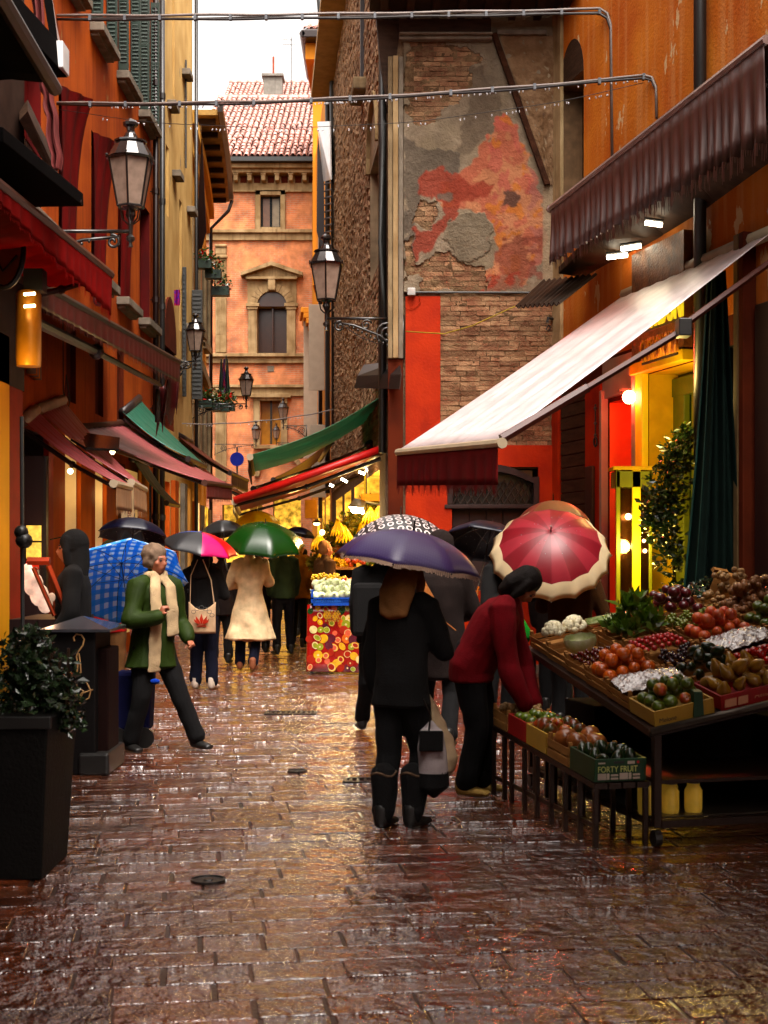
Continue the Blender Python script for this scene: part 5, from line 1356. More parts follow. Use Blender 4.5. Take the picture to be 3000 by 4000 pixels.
pB = span(V(120, 224, 17.4), V(1390, 166, 15.3), .10) + [V(1408, 170, 15.2), V(1417, 190, 15.15), V(1418, 255, 15.1)]
cable("second cable hung with raindrops crossing below the thick bundle", pB, ((0, .012), (0, -.012)), .016, 14, 110, M_CAB)
cable("thin wire with raindrops sagging just under the second cable", span(V(122, 236, 17.5), V(1390, 180, 15.4), .35), ((0, 0),), .004, 0, 60, M_CABD)
cable("thin steel wire low across the lane by the far lanterns", span(V(380, 915, 28), V(720, 885, 28), .1), ((0, 0),), .012, 0, 20, M_CAB)
cable("yellow twisted string from the lantern bracket to the tin hood", [V(877, 716, 18), V(960, 722, 17.8), V(1020, 705, 17.6), V(1113, 662, 17.2)], ((0, 0),), .008, 0, 0, pm("yellow_string", (.45, .36, .08)))
cable("wall cable dropping below the big lantern bracket to the brick wall", [V(722, 690, 19), V(780, 730, 19), V(820, 745, 18.6), V(868, 728, 18.2)], ((0, 0),), .007, 0, 0, M_CABD)
for (x0, y0, x1, y1, Y, lab) in ((1394, 481, 1430, 486, 14.6, "bright white neon tube nearest under the board canopy"), (1342, 538, 1384, 531, 15.2, "bright neon tube in the middle under the board canopy"), (1311, 556, 1332, 554, 15.8, "small neon tube, left of a pair under the board canopy"), (1335, 553, 1355, 551, 15.7, "small neon tube, right of a pair under the board canopy")):
 t = thing("neon_tube", lab, "neon light", V(x0, y0, Y), "neon tubes under the board canopy")
 m = MB(); m.tube([V(x0, y0, Y), V(x1, y1, Y)], .026, 8, raw=True); m.build("tube", M_TUBEW, t)
 m = MB(); m.tube([V(x0 - 2, y0 - 8, Y), V(x1 + 2, y1 - 8, Y)], .02, 5, raw=True); m.build("holder", M_BLACK, t)
# flags, flowers, road sign, plants
def leafmass(mb, c, r, n, size, seed=0, sc=(1, 1, 1), up=.3):
 rg = random.Random(seed)
 for _ in range(n):
  d = Vector((rg.gauss(0, 1), rg.gauss(0, 1), rg.gauss(0, 1))); d.normalize()
  q = Vector(c) + Vector((d.x * sc[0], d.y * sc[1], d.z * sc[2])) * r * (rg.random() ** .45)
  ax = Vector((rg.gauss(0, 1), rg.gauss(0, 1), rg.gauss(0, .6) + up)).normalized(); sd = ax.cross(Vector((rg.gauss(0, 1), rg.gauss(0, 1), rg.gauss(0, 1)))).normalized()
  s = size * rg.uniform(.6, 1.3); nn = ax.cross(sd)
  mb.add([q, q + ax * s * .5 + sd * s * .27, q + ax * s + nn * s * .15, q + ax * s * .5 - sd * s * .27], [(0, 1, 2, 3)], raw=True)
M_LEAF = pm("leaf_green", (.11, .19, .04), rough=.3, col2=(.05, .11, .03), nscale=20, coat=.6, coat_rough=.15, transl=.15)
M_LEAFD = pm("dark_leaf", (.022, .042, .014), rough=.25, col2=(.012, .026, .010), nscale=16, coat=.7, coat_rough=.12)
M_REDF = pm("red_petal", (.65, .03, .015), rough=.6, transl=.2); M_TERRA = pm("terracotta", (.45, .16, .1), rough=.8)
def flowerbox(label, cols, y):
 t = thing("flower_box", label, "flower box", V(cols[0][0], cols[0][1], y), "flower boxes on the yellow house balconies")
 m = MB(); fl = MB()
 for i, (x, yy, r) in enumerate(cols):
  q = V(x, yy, y + i * .3); leafmass(m, q, r, 150, .09, seed=int(x)); leafmass(fl, q, r * 1.1, 22, .09, seed=int(x) + 3)
  k = MB(); k.box(q.x - r * .8, q.x + r * .7, q.y - .12, q.y + .12, q.z - r * 1.2, q.z - r * .4); k.build("trough", M_GREEN, t)
 m.build("foliage", M_LEAF, t, kind="stuff"); fl.build("blossoms", M_REDF, t, kind="stuff")
flowerbox("balcony box of red flowers high on the pale yellow house", [(442, 555, .22), (462, 575, .24), (478, 610, .26)], 31)
flowerbox("longer low box of red flowers by the hanging flags", [(445, 858, .2), (462, 862, .22), (480, 862, .24), (494, 865, .2)], 31)
fg = thing("hanging_flags", "pair of limp furled green and red flags beside the flower box", "flags", V(488, 800, 32))
for dx, mt in ((-6, M_GREEN), (0, pm("flag_red_blue", (.35, .04, .06), col2=(.05, .05, .2), nscale=14)), (7, M_GREEN)):
 m = MB(); m.grid(lambda u, v_: tuple(V(484 + dx + 10 * (u - .5) * (.3 + v_), 775 + 75 * v_, 32 + .1 * math.sin(u * 9))), 8, 10); m.build("flag", mt, fg, smooth=True)
m = MB(); m.tube([V(476, 850, 32), V(489, 768, 32)], .015, 5, raw=True); m.build("pole", M_BLACK, fg)
rs = thing("road_sign", "round blue road sign half hidden behind the far red awnings", "road sign", V(512, 985, 34))
c = V(512, 992, 34); m = MB((c, Vector((1, 0, 0)), Vector((0, -1, 0)))); m.prism([(.17 * math.cos(math.pi * i / 12), .17 * math.sin(math.pi * i / 12)) for i in range(24)], 0, .02); m.build("disc", pm("sign_blue", (.02, .07, .45), rough=.3), rs)
m = MB((c, Vector((1, 0, 0)), Vector((0, -1, 0)))); m.box(-.02, .02, -.05, -.01, -2, .3); m.build("post", M_GREYSH, rs)
lf = thing("cloth_on_line", "small blue and red cloth hung out from the cream house", "cloth", V(382, 645, 25))
m = MB(); m.grid(lambda u, v_: tuple(V(376 + 13 * u, 626 + 34 * v_, 25 + .05 * math.sin(7 * u))), 6, 6); m.build("cloth", pm("blue_red_cloth", (.10, .04, .35), col2=(.45, .03, .05), nscale=16), lf, smooth=True)
ov = thing("door_hood", "small grey lead hood with hanging cables over the ornate arch", "hood", V(210, 955, 16.4))
m = MB(); m.add([V(152, 952, 16.2), V(172, 938, 17.2), V(258, 950, 17.2), V(256, 975, 16.4), V(185, 972, 16.2)], [(0, 1, 2, 3, 4)], raw=True); m.build("sheet", M_TIN, ov).modifiers.new("s", 'SOLIDIFY').thickness = .03
oa = thing("ornate_arch", "carved grey and yellow arch ornament above the deli window", "ornament", (-4.0, 15.3, 3.9))
for k_, (r, mt) in enumerate(((.95, M_GREYSTONE), (.8, M_YEL), (.66, M_GREYSTONE), (.52, M_YEL), (.38, M_GREYSTONE))):
 m = MB(LF); m.tube([(15.3 + r * math.cos(math.pi * i / 14), .04 + .02 * k_, 3.6 + 1.3 * r * math.sin(math.pi * i / 14)) for i in range(15)], .055, 6); m.build("moulding", mt, oa, smooth=True)
for (x0, y0, x1, y1) in ((85, 905, 215, 905),):
 pass
bx = thing("spotlight_shelf", "dark shelf with spotlights under the left wine awning", "spotlight", (-3.5, 16.4, 2.9))
for (x, y, Y) in ((152, 1018, 17), (243, 976, 18.4), (229, 968, 18.2)):
 m = MB(); q = V(x, y, Y); m.ball(tuple(q), .035, 8, 5); m.build("bulb", M_TUBE, bx)
m = MB(); m.tube([V(230, 966, 18.2), V(340, 1005, 20)], .03, 6, raw=True); m.build("rail", M_BARO, bx)
awning("unseen dark awning added for shade over the lane's right side just before the viewer", (4.2, -3.0, 5.2), (4.2, 8.0, 5.6), (.3, -3.0, 4.1), (.4, 7.6, 5.0), M_BLKC, None, arms=0)  # unseen overhead covers added here to darken the near lane
awning("unseen dark awning added for shade over the lane's left side just before the viewer", (-3.1, -4.0, 5.2), (-3.1, 8.0, 5.6), (-.5, -4.0, 4.1), (-.5, 7.6, 5.0), M_BLKC, None, arms=0)
# people
M_SKIN = pm("skin", (.50, .24, .15), rough=.5, var=.15, nscale=14, local=True)
M_EYE = pm("eye", (.03, .02, .02), rough=.1)
def capsule(mb, pts, rs, seg=12, capn=3, c0=.9):
 """closed tapered tube with rounded ends; radii are numbers or (across, deep)"""
 pts = [Vector(p) for p in pts]; R_ = [(r, r) if not isinstance(r, tuple) else r for r in rs]
 t0 = (pts[1] - pts[0]).normalized(); t1 = (pts[-1] - pts[-2]).normalized()
 P, Q, Tn = [], [], []
 for i in range(capn):
  a = math.pi / 2 * (1 - i / capn); k = math.cos(a)
  P.append(pts[0] - t0 * min(R_[0]) * math.sin(a) * c0); Q.append((R_[0][0] * max(k, .08), R_[0][1] * max(k, .08))); Tn.append(t0)
 for i, p in enumerate(pts):
  t = (pts[min(i + 1, len(pts) - 1)] - pts[max(i - 1, 0)]).normalized(); P.append(p); Q.append(R_[i]); Tn.append(t)
 for i in range(1, capn + 1):
  a = math.pi / 2 * i / capn; k = math.cos(a)
  P.append(pts[-1] + t1 * min(R_[-1]) * math.sin(a) * .9); Q.append((R_[-1][0] * max(k, .08), R_[-1][1] * max(k, .08))); Tn.append(t1)
 vs = []; ref = Vector((1, 0, 0)) if abs(t0.x) < .9 else Vector((0, 1, 0))
 for p, q, t in zip(P, Q, Tn):
  s = ref - t * ref.dot(t); s.normalize(); u = t.cross(s)
  for k in range(seg):
   a = 2 * math.pi * k / seg; vs.append(p + s * math.cos(a) * q[0] + u * math.sin(a) * q[1])
 n = len(P); fs = [(i * seg + k, i * seg + (k + 1) % seg, (i + 1) * seg + (k + 1) % seg, (i + 1) * seg + k) for i in range(n - 1) for k in range(seg)]
 fs += [tuple(range(seg - 1, -1, -1)), tuple((n - 1) * seg + k for k in range(seg))]
 mb.add(vs, fs, raw=True)
def folds(me, amp, seed, freq=14, vert=True):
 n = len(me.vertices)
 co = np.empty(n * 3, 'f'); me.vertices.foreach_get("co", co); co = co.reshape(-1, 3)
 no = np.empty(n * 3, 'f'); me.vertices.foreach_get("normal", no); no = no.reshape(-1, 3)
 x, y, z = co.T
 k = freq
 d = np.sin(k * x + 2.2 * np.sin(k * .35 * z + seed) + seed) * np.sin(k * .9 * y + 1.7 * np.sin(k * .3 * z + seed * 2)) * .6 + .5 * np.sin(k * 1.1 * z + 3 * np.sin(k * .5 * x + seed) + 2 * np.sin(k * .4 * y)) * .5
 d += .35 * (fbm(x * k * 1.3 + 50 + y * 9, z * k * .9 + 50, int(seed * 10) % 97, 3) - .5)
 co += no * (d * amp)[:, None]
 me.vertices.foreach_set("co", co.ravel()); me.update()
def hand(mb, wrist, dirv, palm, scale=1.0, curl=.6, side=1):
 """palm, four bent fingers of unequal length and a thumb leaving the side of the palm"""
 d = Vector(dirv).normalized(); n = Vector(palm); n = (n - d * n.dot(d)).normalized(); s = d.cross(n) * side
 S = scale
 capsule(mb, [wrist - d * .02, wrist + d * .02 * S, wrist + d * .085 * S], [(.024 * S, .020 * S), (.033 * S, .016 * S), (.038 * S, .014 * S)], 10, 2)
 for i, L in enumerate((.068, .076, .071, .055)):
  b = wrist + d * .08 * S + s * (.028 - .0185 * i) * S
  c1 = math.cos(curl * .7); s1 = math.sin(curl * .7); c2 = math.cos(curl * 1.9); s2 = math.sin(curl * 1.9); c3 = math.cos(curl * 2.8); s3 = math.sin(curl * 2.8)
  p1 = b + (d * c1 + n * s1) * L * .45 * S; p2 = p1 + (d * c2 + n * s2) * L * .32 * S; p3 = p2 + (d * c3 + n * s3) * L * .25 * S
  capsule(mb, [b - d * .02 * S, b, p1, p2, p3], [.0092 * S, .0092 * S, .0086 * S, .008 * S, .007 * S], 8, 2)
 b = wrist + d * .025 * S + s * .028 * S
 p1 = b + (s * .75 + d * .5 + n * .35).normalized() * .035 * S; p2 = p1 + (d * .7 + n * .7 * min(1, curl + .2) + s * .1).normalized() * .03 * S
 capsule(mb, [b, p1, p2], [.012 * S, .0105 * S, .009 * S], 8, 2)
def rotm(yaw, pitch, roll=0):
 return Matrix.Rotation(R(yaw), 3, 'Z') @ Matrix.Rotation(R(pitch), 3, 'X') @ Matrix.Rotation(R(roll), 3, 'Y')
def head_geo(mb, c, M, S=1.0):
 """skull, jaw, nose, brow, lips, ears; face looks along M @ -Y"""
 f = lambda x, y, z: Vector(c) + M @ Vector((x, y, z)) * S
 def ell(p, r, sc):
  t = MB(); t.ball((0, 0, 0), 1, 14, 10, (1, 1, 1)); mb.add([f(p[0] + x * r * sc[0], p[1] + y * r * sc[1], p[2] + z * r * sc[2]) for x, y, z in t.v], t.f, raw=True)
 ell((0, .012, .03), .1, (.76, .94, .90)); ell((0, -.025, -.03), .078, (.82, .88, 1.15)); ell((0, -.055, -.085), .035, (1.0, .8, .75))
 capsule(mb, [f(0, -.086, .012), f(0, -.108, -.028), f(0, -.098, -.038)], [.010 * S, .0155 * S, .014 * S], 8, 2)
 capsule(mb, [f(-.033, -.082, .022), f(0, -.092, .024), f(.033, -.082, .022)], [.011 * S, .011 * S, .011 * S], 8, 2)
 capsule(mb, [f(-.022, -.088, -.062), f(0, -.096, -.061), f(.022, -.088, -.062)], [.0065 * S, .0085 * S, .0065 * S], 8, 2)
 for s in (-1, 1):
  capsule(mb, [f(s * .077, .008, .015), f(s * .082, .012, -.005), f(s * .075, .004, -.03)], [.013 * S, .014 * S, .008 * S], 8, 2)
  ell((s * .045, -.06, -.02), .026, (1, .8, .9))
def person(label, px, Y, facing, H=1.66, hpos=None, feet=None, lean=0, leanside=0, head=(0, 0), arms=None, legs=None, coat=None, pants=None, hair=None, shoe=None,
           vox=.013, ccol=None, extra=None, sit=0.0, x=None, group=None, bulk=1.0, hands=True, headextra=None):
 """local frame: +s = the person's left, f = forward; facing in degrees, 0 looks at the viewer, 180 away, 90 to picture right"""
 X = (px - CX) / FL * Y
 t = thing("person", label, "person", (X, Y, 0), group, rz=R(facing))
 k = H / 1.70
 def L(s, f, z): return Vector((s * k, -f * k, z * k))
 hip = L(0, 0, .92 - sit)
 th = R(lean); ts = R(leanside)
 def up(d, s=0, f=0):     # point along the leaning spine
  return hip + L(math.sin(ts) * d + s * math.cos(ts), math.sin(th) * d + f * math.cos(th), math.cos(th) * math.cos(ts) * d - f * math.sin(th) - s * math.sin(ts))
 W = bulk
 if hpos: hc = up(.55) + L(*hpos)
 sh = {1: up(.50, .165), -1: up(.50, -.165)}
 neck = up(.55); hc = up(.70, 0, .015 + .03 * (lean > 20))
 arms = arms or {}; legs = legs or {}
 el, wr = {}, {}
 for s in (-1, 1):
  a = arms.get(s)
  if a is None:
   el[s] = sh[s] + L(s * .05, -.03 + .5 * math.sin(th) * .0, -.27); wr[s] = el[s] + L(s * -.01, .06, -.24)
  else:
   el[s] = L(*a[0]); wr[s] = L(*a[1])
 kn, an = {}, {}
 for s in (-1, 1):
  a = legs.get(s)
  kn[s], an[s] = (L(*a[0]), L(*a[1])) if a else (L(s * .10, .015, .48 - sit * .5), L(s * .11, -.02, .08))
 M = rotm(head[0], 0) @ Matrix.Rotation(R(head[1]), 3, 'X')
 body = MB()
 capsule(body, [hip + L(0, 0, -.03), up(.10), up(.22), up(.36), up(.46), up(.50)], [(.155 * W, .11), (.15 * W, .105), (.128 * W, .095), (.155 * W, .105), (.15 * W, .09), (.09, .06)], 14)
 capsule(body, [up(.46), neck, hc + (neck - hc) * .35], [.06, .052, .05], 10)
 head_geo(body, hc, M, k)
 for s in (-1, 1):
  capsule(body, [sh[s], (sh[s] + el[s]) / 2, el[s]], [.052, .045, .038], 10)
  capsule(body, [el[s], (el[s] * 2 + wr[s]) / 3, wr[s]], [.038, .036, .024], 10)
  hl = L(s * .085, 0, .90 - sit)
  capsule(body, [hl, (hl + kn[s]) / 2, kn[s]], [.082, .07, .05], 10)
  capsule(body, [kn[s], (kn[s] * 2 + an[s]) / 3, an[s]], [.05, .05, .034], 10)
  capsule(body, [an[s] + L(0, -.02, -.03), an[s] + L(s * .01, .11, -.05)], [(.035, .03), (.038, .022)], 8)
  if hands and not (arms.get(s) and len(arms[s]) > 2 and arms[s][2] is None):
   a = arms.get(s); d = wr[s] - el[s]; pn = L(-s * .8, .3, 0); cl = .55
   if a and len(a) > 2:
    hd = a[2]; d = L(*hd[0]); pn = L(*hd[1]); cl = hd[2]
   hand(body, wr[s], d, pn, .98 * k, cl, s)
 me = voxel(body, min(vox, .012), 1, "body"); me.materials.append(M_SKIN)
 link("body", me, t)
 for s in (-1, 1):   # eyes
  e = MB(); q = hc + M @ Vector((s * .031, -.083, .004)) * k; e.ball(tuple(q), .0095 * k, 8, 6); e.build("eye", M_EYE, t, local=True, smooth=True)
  e = MB(); b0 = hc + M @ Vector((s * .017, -.093, .026)) * k; b1 = hc + M @ Vector((s * .048, -.083, .022)) * k; e.tube([b0, (b0 + b1) / 2 + Vector((0, 0, .004)), b1], .0035, 5, raw=True); e.build("eyebrow", hair[1] if hair else M_EYE, t, local=True)
 if pants:
  m = MB(); pm_, wid = pants[0], pants[1] if len(pants) > 1 else 1.0
  capsule(m, [hip + L(0, 0, .12), hip + L(0, 0, .02), hip + L(0, 0, -.08)], [(.15 * W, .115), (.175 * W, .13), (.15 * W, .12)], 14)
  for s in (-1, 1):
   hl = L(s * .085, 0, .88 - sit)
   capsule(m, [hl, (hl + kn[s]) / 2, kn[s], (kn[s] + an[s]) / 2, an[s] + L(0, 0, .02)], [.10 * wid, .088 * wid, .072 * wid, .068 * wid, .070 * wid], 12, 2)
  me = voxel(m, vox, 2, "trousers"); folds(me, .006, rng.random() * 9, 30); me.materials.append(pm_); link("trousers", me, t)
 shm = shoe or M_BLACK
 for s in (-1, 1):
  m = MB(); a = an[s]
  tilt = -(.05 if an[s].z < .12 else .0)
  capsule(m, [a + L(0, -.03, .05), a + L(0, -.035, -.03)], [.048, .045], 10)
  capsule(m, [a + L(0, -.045, -.045), a + L(s * .01, .06, -.048), a + L(s * .018, .155, -.055)], [(.038, .032), (.046, .034), (.042, .022)], 10)
  me = voxel(m, .009, 1, "shoe")
  co = np.empty(len(me.vertices) * 3, 'f'); me.vertices.foreach_get("co", co); co = co.reshape(-1, 3); zmin = a.z - .08 * 1.0
  co[:, 2] = np.maximum(co[:, 2], max(zmin, 0.004)); me.vertices.foreach_set("co", co.ravel()); me.update()
  me.materials.append(shm); link("shoe", me, t)
 if coat:
  mt, hem, hw, fat, amp = coat
  m = MB()
  F = fat * W
  pts = [hip + L(0, -math.sin(th) * hem * 0, -hem), hip + L(0, 0, -hem * .5), hip, up(.14), up(.28), up(.40), up(.48), up(.53)]
  if hem < .02: pts = pts[2:];
  rr = [(hw, hw * .74), ((hw + .17 * F) / 2 + .0, (hw + .17 * F) / 2 * .76), (.175 * F, .135 * F), (.165 * F, .13 * F), (.17 * F, .13 * F), (.178 * F, .13 * F), (.165 * F, .11 * F), (.085, .08)]
  rr = rr[-len(pts):]
  capsule(m, pts, rr, 18, 2, c0=.12)
  for s in (-1, 1):
   capsule(m, [sh[s] + (neck - sh[s]) * .25, sh[s], (sh[s] + el[s]) / 2, el[s]], [.07 * fat, .078 * fat, .068 * fat, .062 * fat], 12)
   capsule(m, [el[s], (el[s] + wr[s]) / 2, wr[s] + (el[s] - wr[s]) * .06], [.062 * fat, .057 * fat, .048 * fat], 12, 2)
  capsule(m, [up(.50), up(.585)], [.078, .066], 12, 2)     # collar
  me = voxel(m, vox, 2, "coat"); folds(me, amp, rng.random() * 9, 17); me.materials.append(mt); link("coat", me, t)
 if hair:
  style, mt = hair[0], hair[1]
  f = lambda x, y, z: hc + M @ Vector((x, y, z)) * k
  m = MB()
  def ell(p, sc):
   q = MB(); q.ball((0, 0, 0), 1, 14, 10); m.add([f(p[0] + x * sc[0], p[1] + y * sc[1], p[2] + z * sc[2]) for x, y, z in q.v], q.f, raw=True)
  if style == 'short':
   ell((0, .030, .042), (.090, .098, .098)); ell((0, .05, -.01), (.08, .07, .07))
  elif style == 'curly':
   ell((0, .028, .05), (.108, .108, .105)); ell((.05, .03, .0), (.05, .075, .07)); ell((-.05, .03, .0), (.05, .075, .07))
  elif style == 'bob':
   ell((0, .028, .045), (.10, .108, .105)); capsule(m, [f(0, .05, .02), f(0, .055, -.07), f(0, .05, -.13)], [(.098, .075), (.105, .075), (.085, .055)], 14)
   for s in (-1, 1): capsule(m, [f(s * .078, .0, .05), f(s * .09, -.02, -.03), f(s * .082, -.025, -.11)], [.03, .032, .02], 8)
  elif style == 'long':
   ell((0, .028, .045), (.098, .106, .105)); capsule(m, [f(0, .05, .02), f(0, .115, -.12), f(0, .15, -.26)], [(.098, .07), (.115, .06), (.095, .035)], 14)
   for s in (-1, 1): capsule(m, [f(s * .078, -.01, .05), f(s * .09, -.035, -.06), f(s * .085, -.035, -.2)], [.03, .03, .02], 8)
  elif style == 'hood':
   ell((0, .028, .035), (.108, .118, .122)); capsule(m, [f(0, .05, .0), f(0, .05, -.12), f(0, .03, -.2)], [(.1, .09), (.11, .09), (.13, .1)], 14)
   for s in (-1, 1): capsule(m, [f(s * .075, -.03, .08), f(s * .088, -.04, -.02), f(s * .07, -.03, -.12)], [.03, .03, .03], 8)
  me = voxel(m, .009, 1, "hair"); folds(me, .005 if style != 'curly' else .009, rng.random() * 9, 60 if style != 'hood' else 20); me.materials.append(mt)
  link("hood" if style == 'hood' else "hair", me, t)
 info = dict(t=t, L=L, up=up, hc=hc, M=M, wr=wr, el=el, k=k, hip=hip, sh=sh, neck=neck, an=an)
 return info
def wpos(P, v):
 """local point of a person -> world"""
 return Matrix.Translation(P['t'].location) @ Matrix.Rotation(P['t'].rotation_euler.z, 4, 'Z') @ Vector(v)
M_UMETAL = pm("umbrella_steel", (.35, .33, .30), rough=.25, metal=.9)
M_WOODH = pm("varnished_wood", (.42, .16, .03), rough=.25, coat=.6)
def umat(name, col, pattern=None, col2=None, rough=.4, transl=.3):
 if name in MATS: return MATS[name]
 m = pm(name, col, rough=rough, var=.12, nscale=8, coat=.2, coat_rough=.35, transl=.45 if pattern == 'gingham' else 0 if pattern else transl, local=True)
 if pattern:
  nt = m.node_tree; n, l = nt.nodes, nt.links
  p = [q for q in n if q.type == 'BSDF_PRINCIPLED'][0]
  uv = n.new("ShaderNodeAttribute"); uv.attribute_name = "cloth_uv"
  sp = n.new("ShaderNodeSeparateXYZ"); l.new(uv.outputs["Vector"], sp.inputs[0])
  def mth(op, a, b=None, c=None):
   q = n.new("ShaderNodeMath"); q.operation = op
   for i, v in enumerate((a, b, c)):
    if v is None: continue
    if hasattr(v, 'links'): l.new(v, q.inputs[i])
    else: q.inputs[i].default_value = v
   return q.outputs[0]
  mix = n.new("ShaderNodeMix"); mix.data_type = 'RGBA'; mix.inputs[6].default_value = (*[x ** 1.3 for x in col], 1); mix.inputs[7].default_value = (*col2, 1)
  x, y = sp.outputs[0], sp.outputs[1]
  if pattern == 'gingham':
   a = mth('GREATER_THAN', mth('FRACT', mth('MULTIPLY', x, 13)), .5); b = mth('GREATER_THAN', mth('FRACT', mth('MULTIPLY', y, 13)), .5)
   f = mth('ADD', mth('MULTIPLY', mth('MULTIPLY', a, b), .78), mth('MULTIPLY', mth('ADD', a, b), .10))
  elif pattern == 'rings':
   fx = mth('SUBTRACT', mth('FRACT', mth('MULTIPLY', x, 13)), .5); fy = mth('SUBTRACT', mth('FRACT', mth('MULTIPLY', y, 13)), .5)
   d = mth('SQRT', mth('ADD', mth('MULTIPLY', fx, fx), mth('MULTIPLY', fy, fy)))
   f = mth('LESS_THAN', mth('ABSOLUTE', mth('SUBTRACT', d, .30)), .07)
  elif pattern == 'dots':
   fx = mth('SUBTRACT', mth('FRACT', mth('MULTIPLY', x, 70)), .5); fy = mth('SUBTRACT', mth('FRACT', mth('MULTIPLY', y, 70)), .5)
   f = mth('MULTIPLY', mth('LESS_THAN', mth('ADD', mth('MULTIPLY', fx, fx), mth('MULTIPLY', fy, fy)), .10), .6)
  l.new(f, mix.inputs[0])
  for lk in list(p.inputs["Base Color"].links): l.remove(lk)
  l.new(mix.outputs[2], p.inputs["Base Color"])
  for q in n:
   if q.type == 'BSDF_TRANSLUCENT': l.new(mix.outputs[2], q.inputs["Color"])
 return m
def umbrella(label, apex, Rad, axis, n=8, mats=None, pick=None, depth=.34, border=None, shaft=.72, handle='hook', flare=0.0, drops=True, roll=0.0, handm=None, trim=None, lowribs=True):
 """apex in world space, axis points from handle to tip"""
 ax = Vector(axis).normalized(); s = ax.cross(Vector((0, 0, 1)));
 if s.length < .05: s = Vector((1, 0, 0))
 s.normalize(); f = s.cross(ax)
 t = thing("umbrella", label, "umbrella", apex)
 def P(a, r, h): return tuple(s * math.cos(a) * r + f * math.sin(a) * r + ax * h)
 h = Rad * depth * 1.25
 seg = 6; nr = 12
 vs, uv, fs, mi = [], [], [], []
 for j in range(nr + 1):
  q = j / nr
  for i in range(n * seg):
   a = 2 * math.pi * i / (n * seg) + roll; u = (i % seg) / seg; w = math.sin(math.pi * u)
   chord = math.cos(math.pi / n) / math.cos(math.pi / n * (2 * u - 1))
   rr = Rad * math.sin(q * 1.15) / math.sin(1.15) * (1 - (1 - chord) * (.35 + .65 * q)) * (1 - .03 * w * q)
   hh = -h * (1 - math.cos(q * 1.15)) / (1 - math.cos(1.15)) + w * q * q * Rad * .018
   vs.append(P(a, rr, hh)); aa = a; uv.append((rr * math.cos(aa), rr * math.sin(aa), 0))
 N = n * seg
 for j in range(nr):
  for i in range(N):
   i2 = (i + 1) % N
   fs.append((j * N + i, j * N + i2, (j + 1) * N + i2, (j + 1) * N + i)); panel = i // seg
   mi.append((1 if border and j >= nr - border else 0) if pick is None else pick(panel, j / nr))
 me = bpy.data.meshes.new("canopy"); me.from_pydata(vs, [], fs)
 for m in mats: me.materials.append(m)
 me.polygons.foreach_set("material_index", mi); me.polygons.foreach_set("use_smooth", [True] * len(fs))
 at = me.attributes.new("cloth_uv", 'FLOAT_VECTOR', 'POINT'); at.data.foreach_set("vector", np.array(uv, 'f').ravel())
 me.update()
 o = link("canopy", me, t); sd = o.modifiers.new("s", 'SOLIDIFY'); sd.thickness = .002
 m = MB(); m.tube([P(0, 0, -shaft), P(0, 0, .06)], .006, 6, raw=True); m.tube([P(0, 0, .0), P(0, 0, .075)], [.008, .003], 6, raw=True); m.build("shaft", M_UMETAL, t, local=True)
 for i in range(n):
  a = 2 * math.pi * i / n + roll; m = MB()
  m.tube([P(a, Rad * math.sin(q * 1.15) / math.sin(1.15) * 1.0, -h * (1 - math.cos(q * 1.15)) / (1 - math.cos(1.15)) - .006) for q in [k / 8 for k in range(9)]], .0028, 4, raw=True)
  m.tube([P(a, Rad * .5, -h * .26 - .005), P(a, .01, -h * .85)], .0025, 4, raw=True)
  m.ball(P(a, Rad * 1.005, -h - .004), .006, 5, 4); m.build("rib", M_UMETAL, t, local=True)
 m = MB()
 if handle == 'hook':
  pts = [P(0, 0, -shaft + .05), P(0, 0, -shaft - .07)] + [tuple(Vector(P(0, 0, -shaft - .07)) + s * (.035 - .035 * math.cos(b)) - ax * .045 * math.sin(b)) for b in [math.pi * k / 7 for k in range(1, 8)]]
  m.tube(pts, .011, 8, raw=True)
 else: m.tube([P(0, 0, -shaft - .06), P(0, 0, -shaft + .04)], [.014, .012], 8, raw=True)
 m.build("handle", handm or M_BLACK, t, local=True, smooth=True)
 if trim:
  m = MB(); N2 = n * 30
  for i in range(N2):
   a = 2 * math.pi * i / N2 + roll; u = (i % 30) / 30; chord = math.cos(math.pi / n) / math.cos(math.pi / n * (2 * u - 1)) * (1 - .03 * math.sin(math.pi * u))
   a2 = a + 2 * math.pi / N2 * .9; rr = Rad * chord
   q0 = Vector(P(a, rr, -h + .003 + .018 * Rad * math.sin(math.pi * u))); q1 = Vector(P(a2, rr, -h + .003 + .018 * Rad * math.sin(math.pi * u)))
   d = ax * -.028 * rng.uniform(.7, 1.1) + (q0 - Vector(P(0, 0, -h))).normalized() * .006
   m.add([q0, q1, q1 + d, q0 + d], [(0, 1, 2, 3)], raw=True)
  m.build("lace_trim", trim, t, local=True, kind="stuff")
 if drops:
  m = MB()
  for i in range(60):
   a = rng.random() * 6.28; q = math.sqrt(rng.random());
   m.ball(P(a, Rad * .97 * math.sin(q * 1.15) / math.sin(1.15) * math.cos(math.pi / n), -h * (1 - math.cos(q * 1.15)) / (1 - math.cos(1.15)) + .004), .0035, 4, 3)
  m.build("raindrops", M_DROP, t, local=True, kind="stuff")
 return t
def cl(name, col, rough=.95, bump=.3, **k):
 k.setdefault('spec', .15)
 return pm(name, col, rough=rough, var=.3, nscale=9, bump=bump, bscale=120, local=True, **k)
M_BCOAT = cl("black_wool", (.004, .0035, .0035), spec=.25); M_BTR = cl("black_trousers", (.004, .0037, .004), spec=.25); M_GRNC = cl("green_jacket", (.075, .115, .022), rough=.6)
M_RAIN = cl("raincoat_beige", (.82, .68, .48), rough=.55); M_JEAN = cl("dark_denim", (.025, .03, .06)); M_GJEAN = cl("grey_denim", (.045, .042, .05))
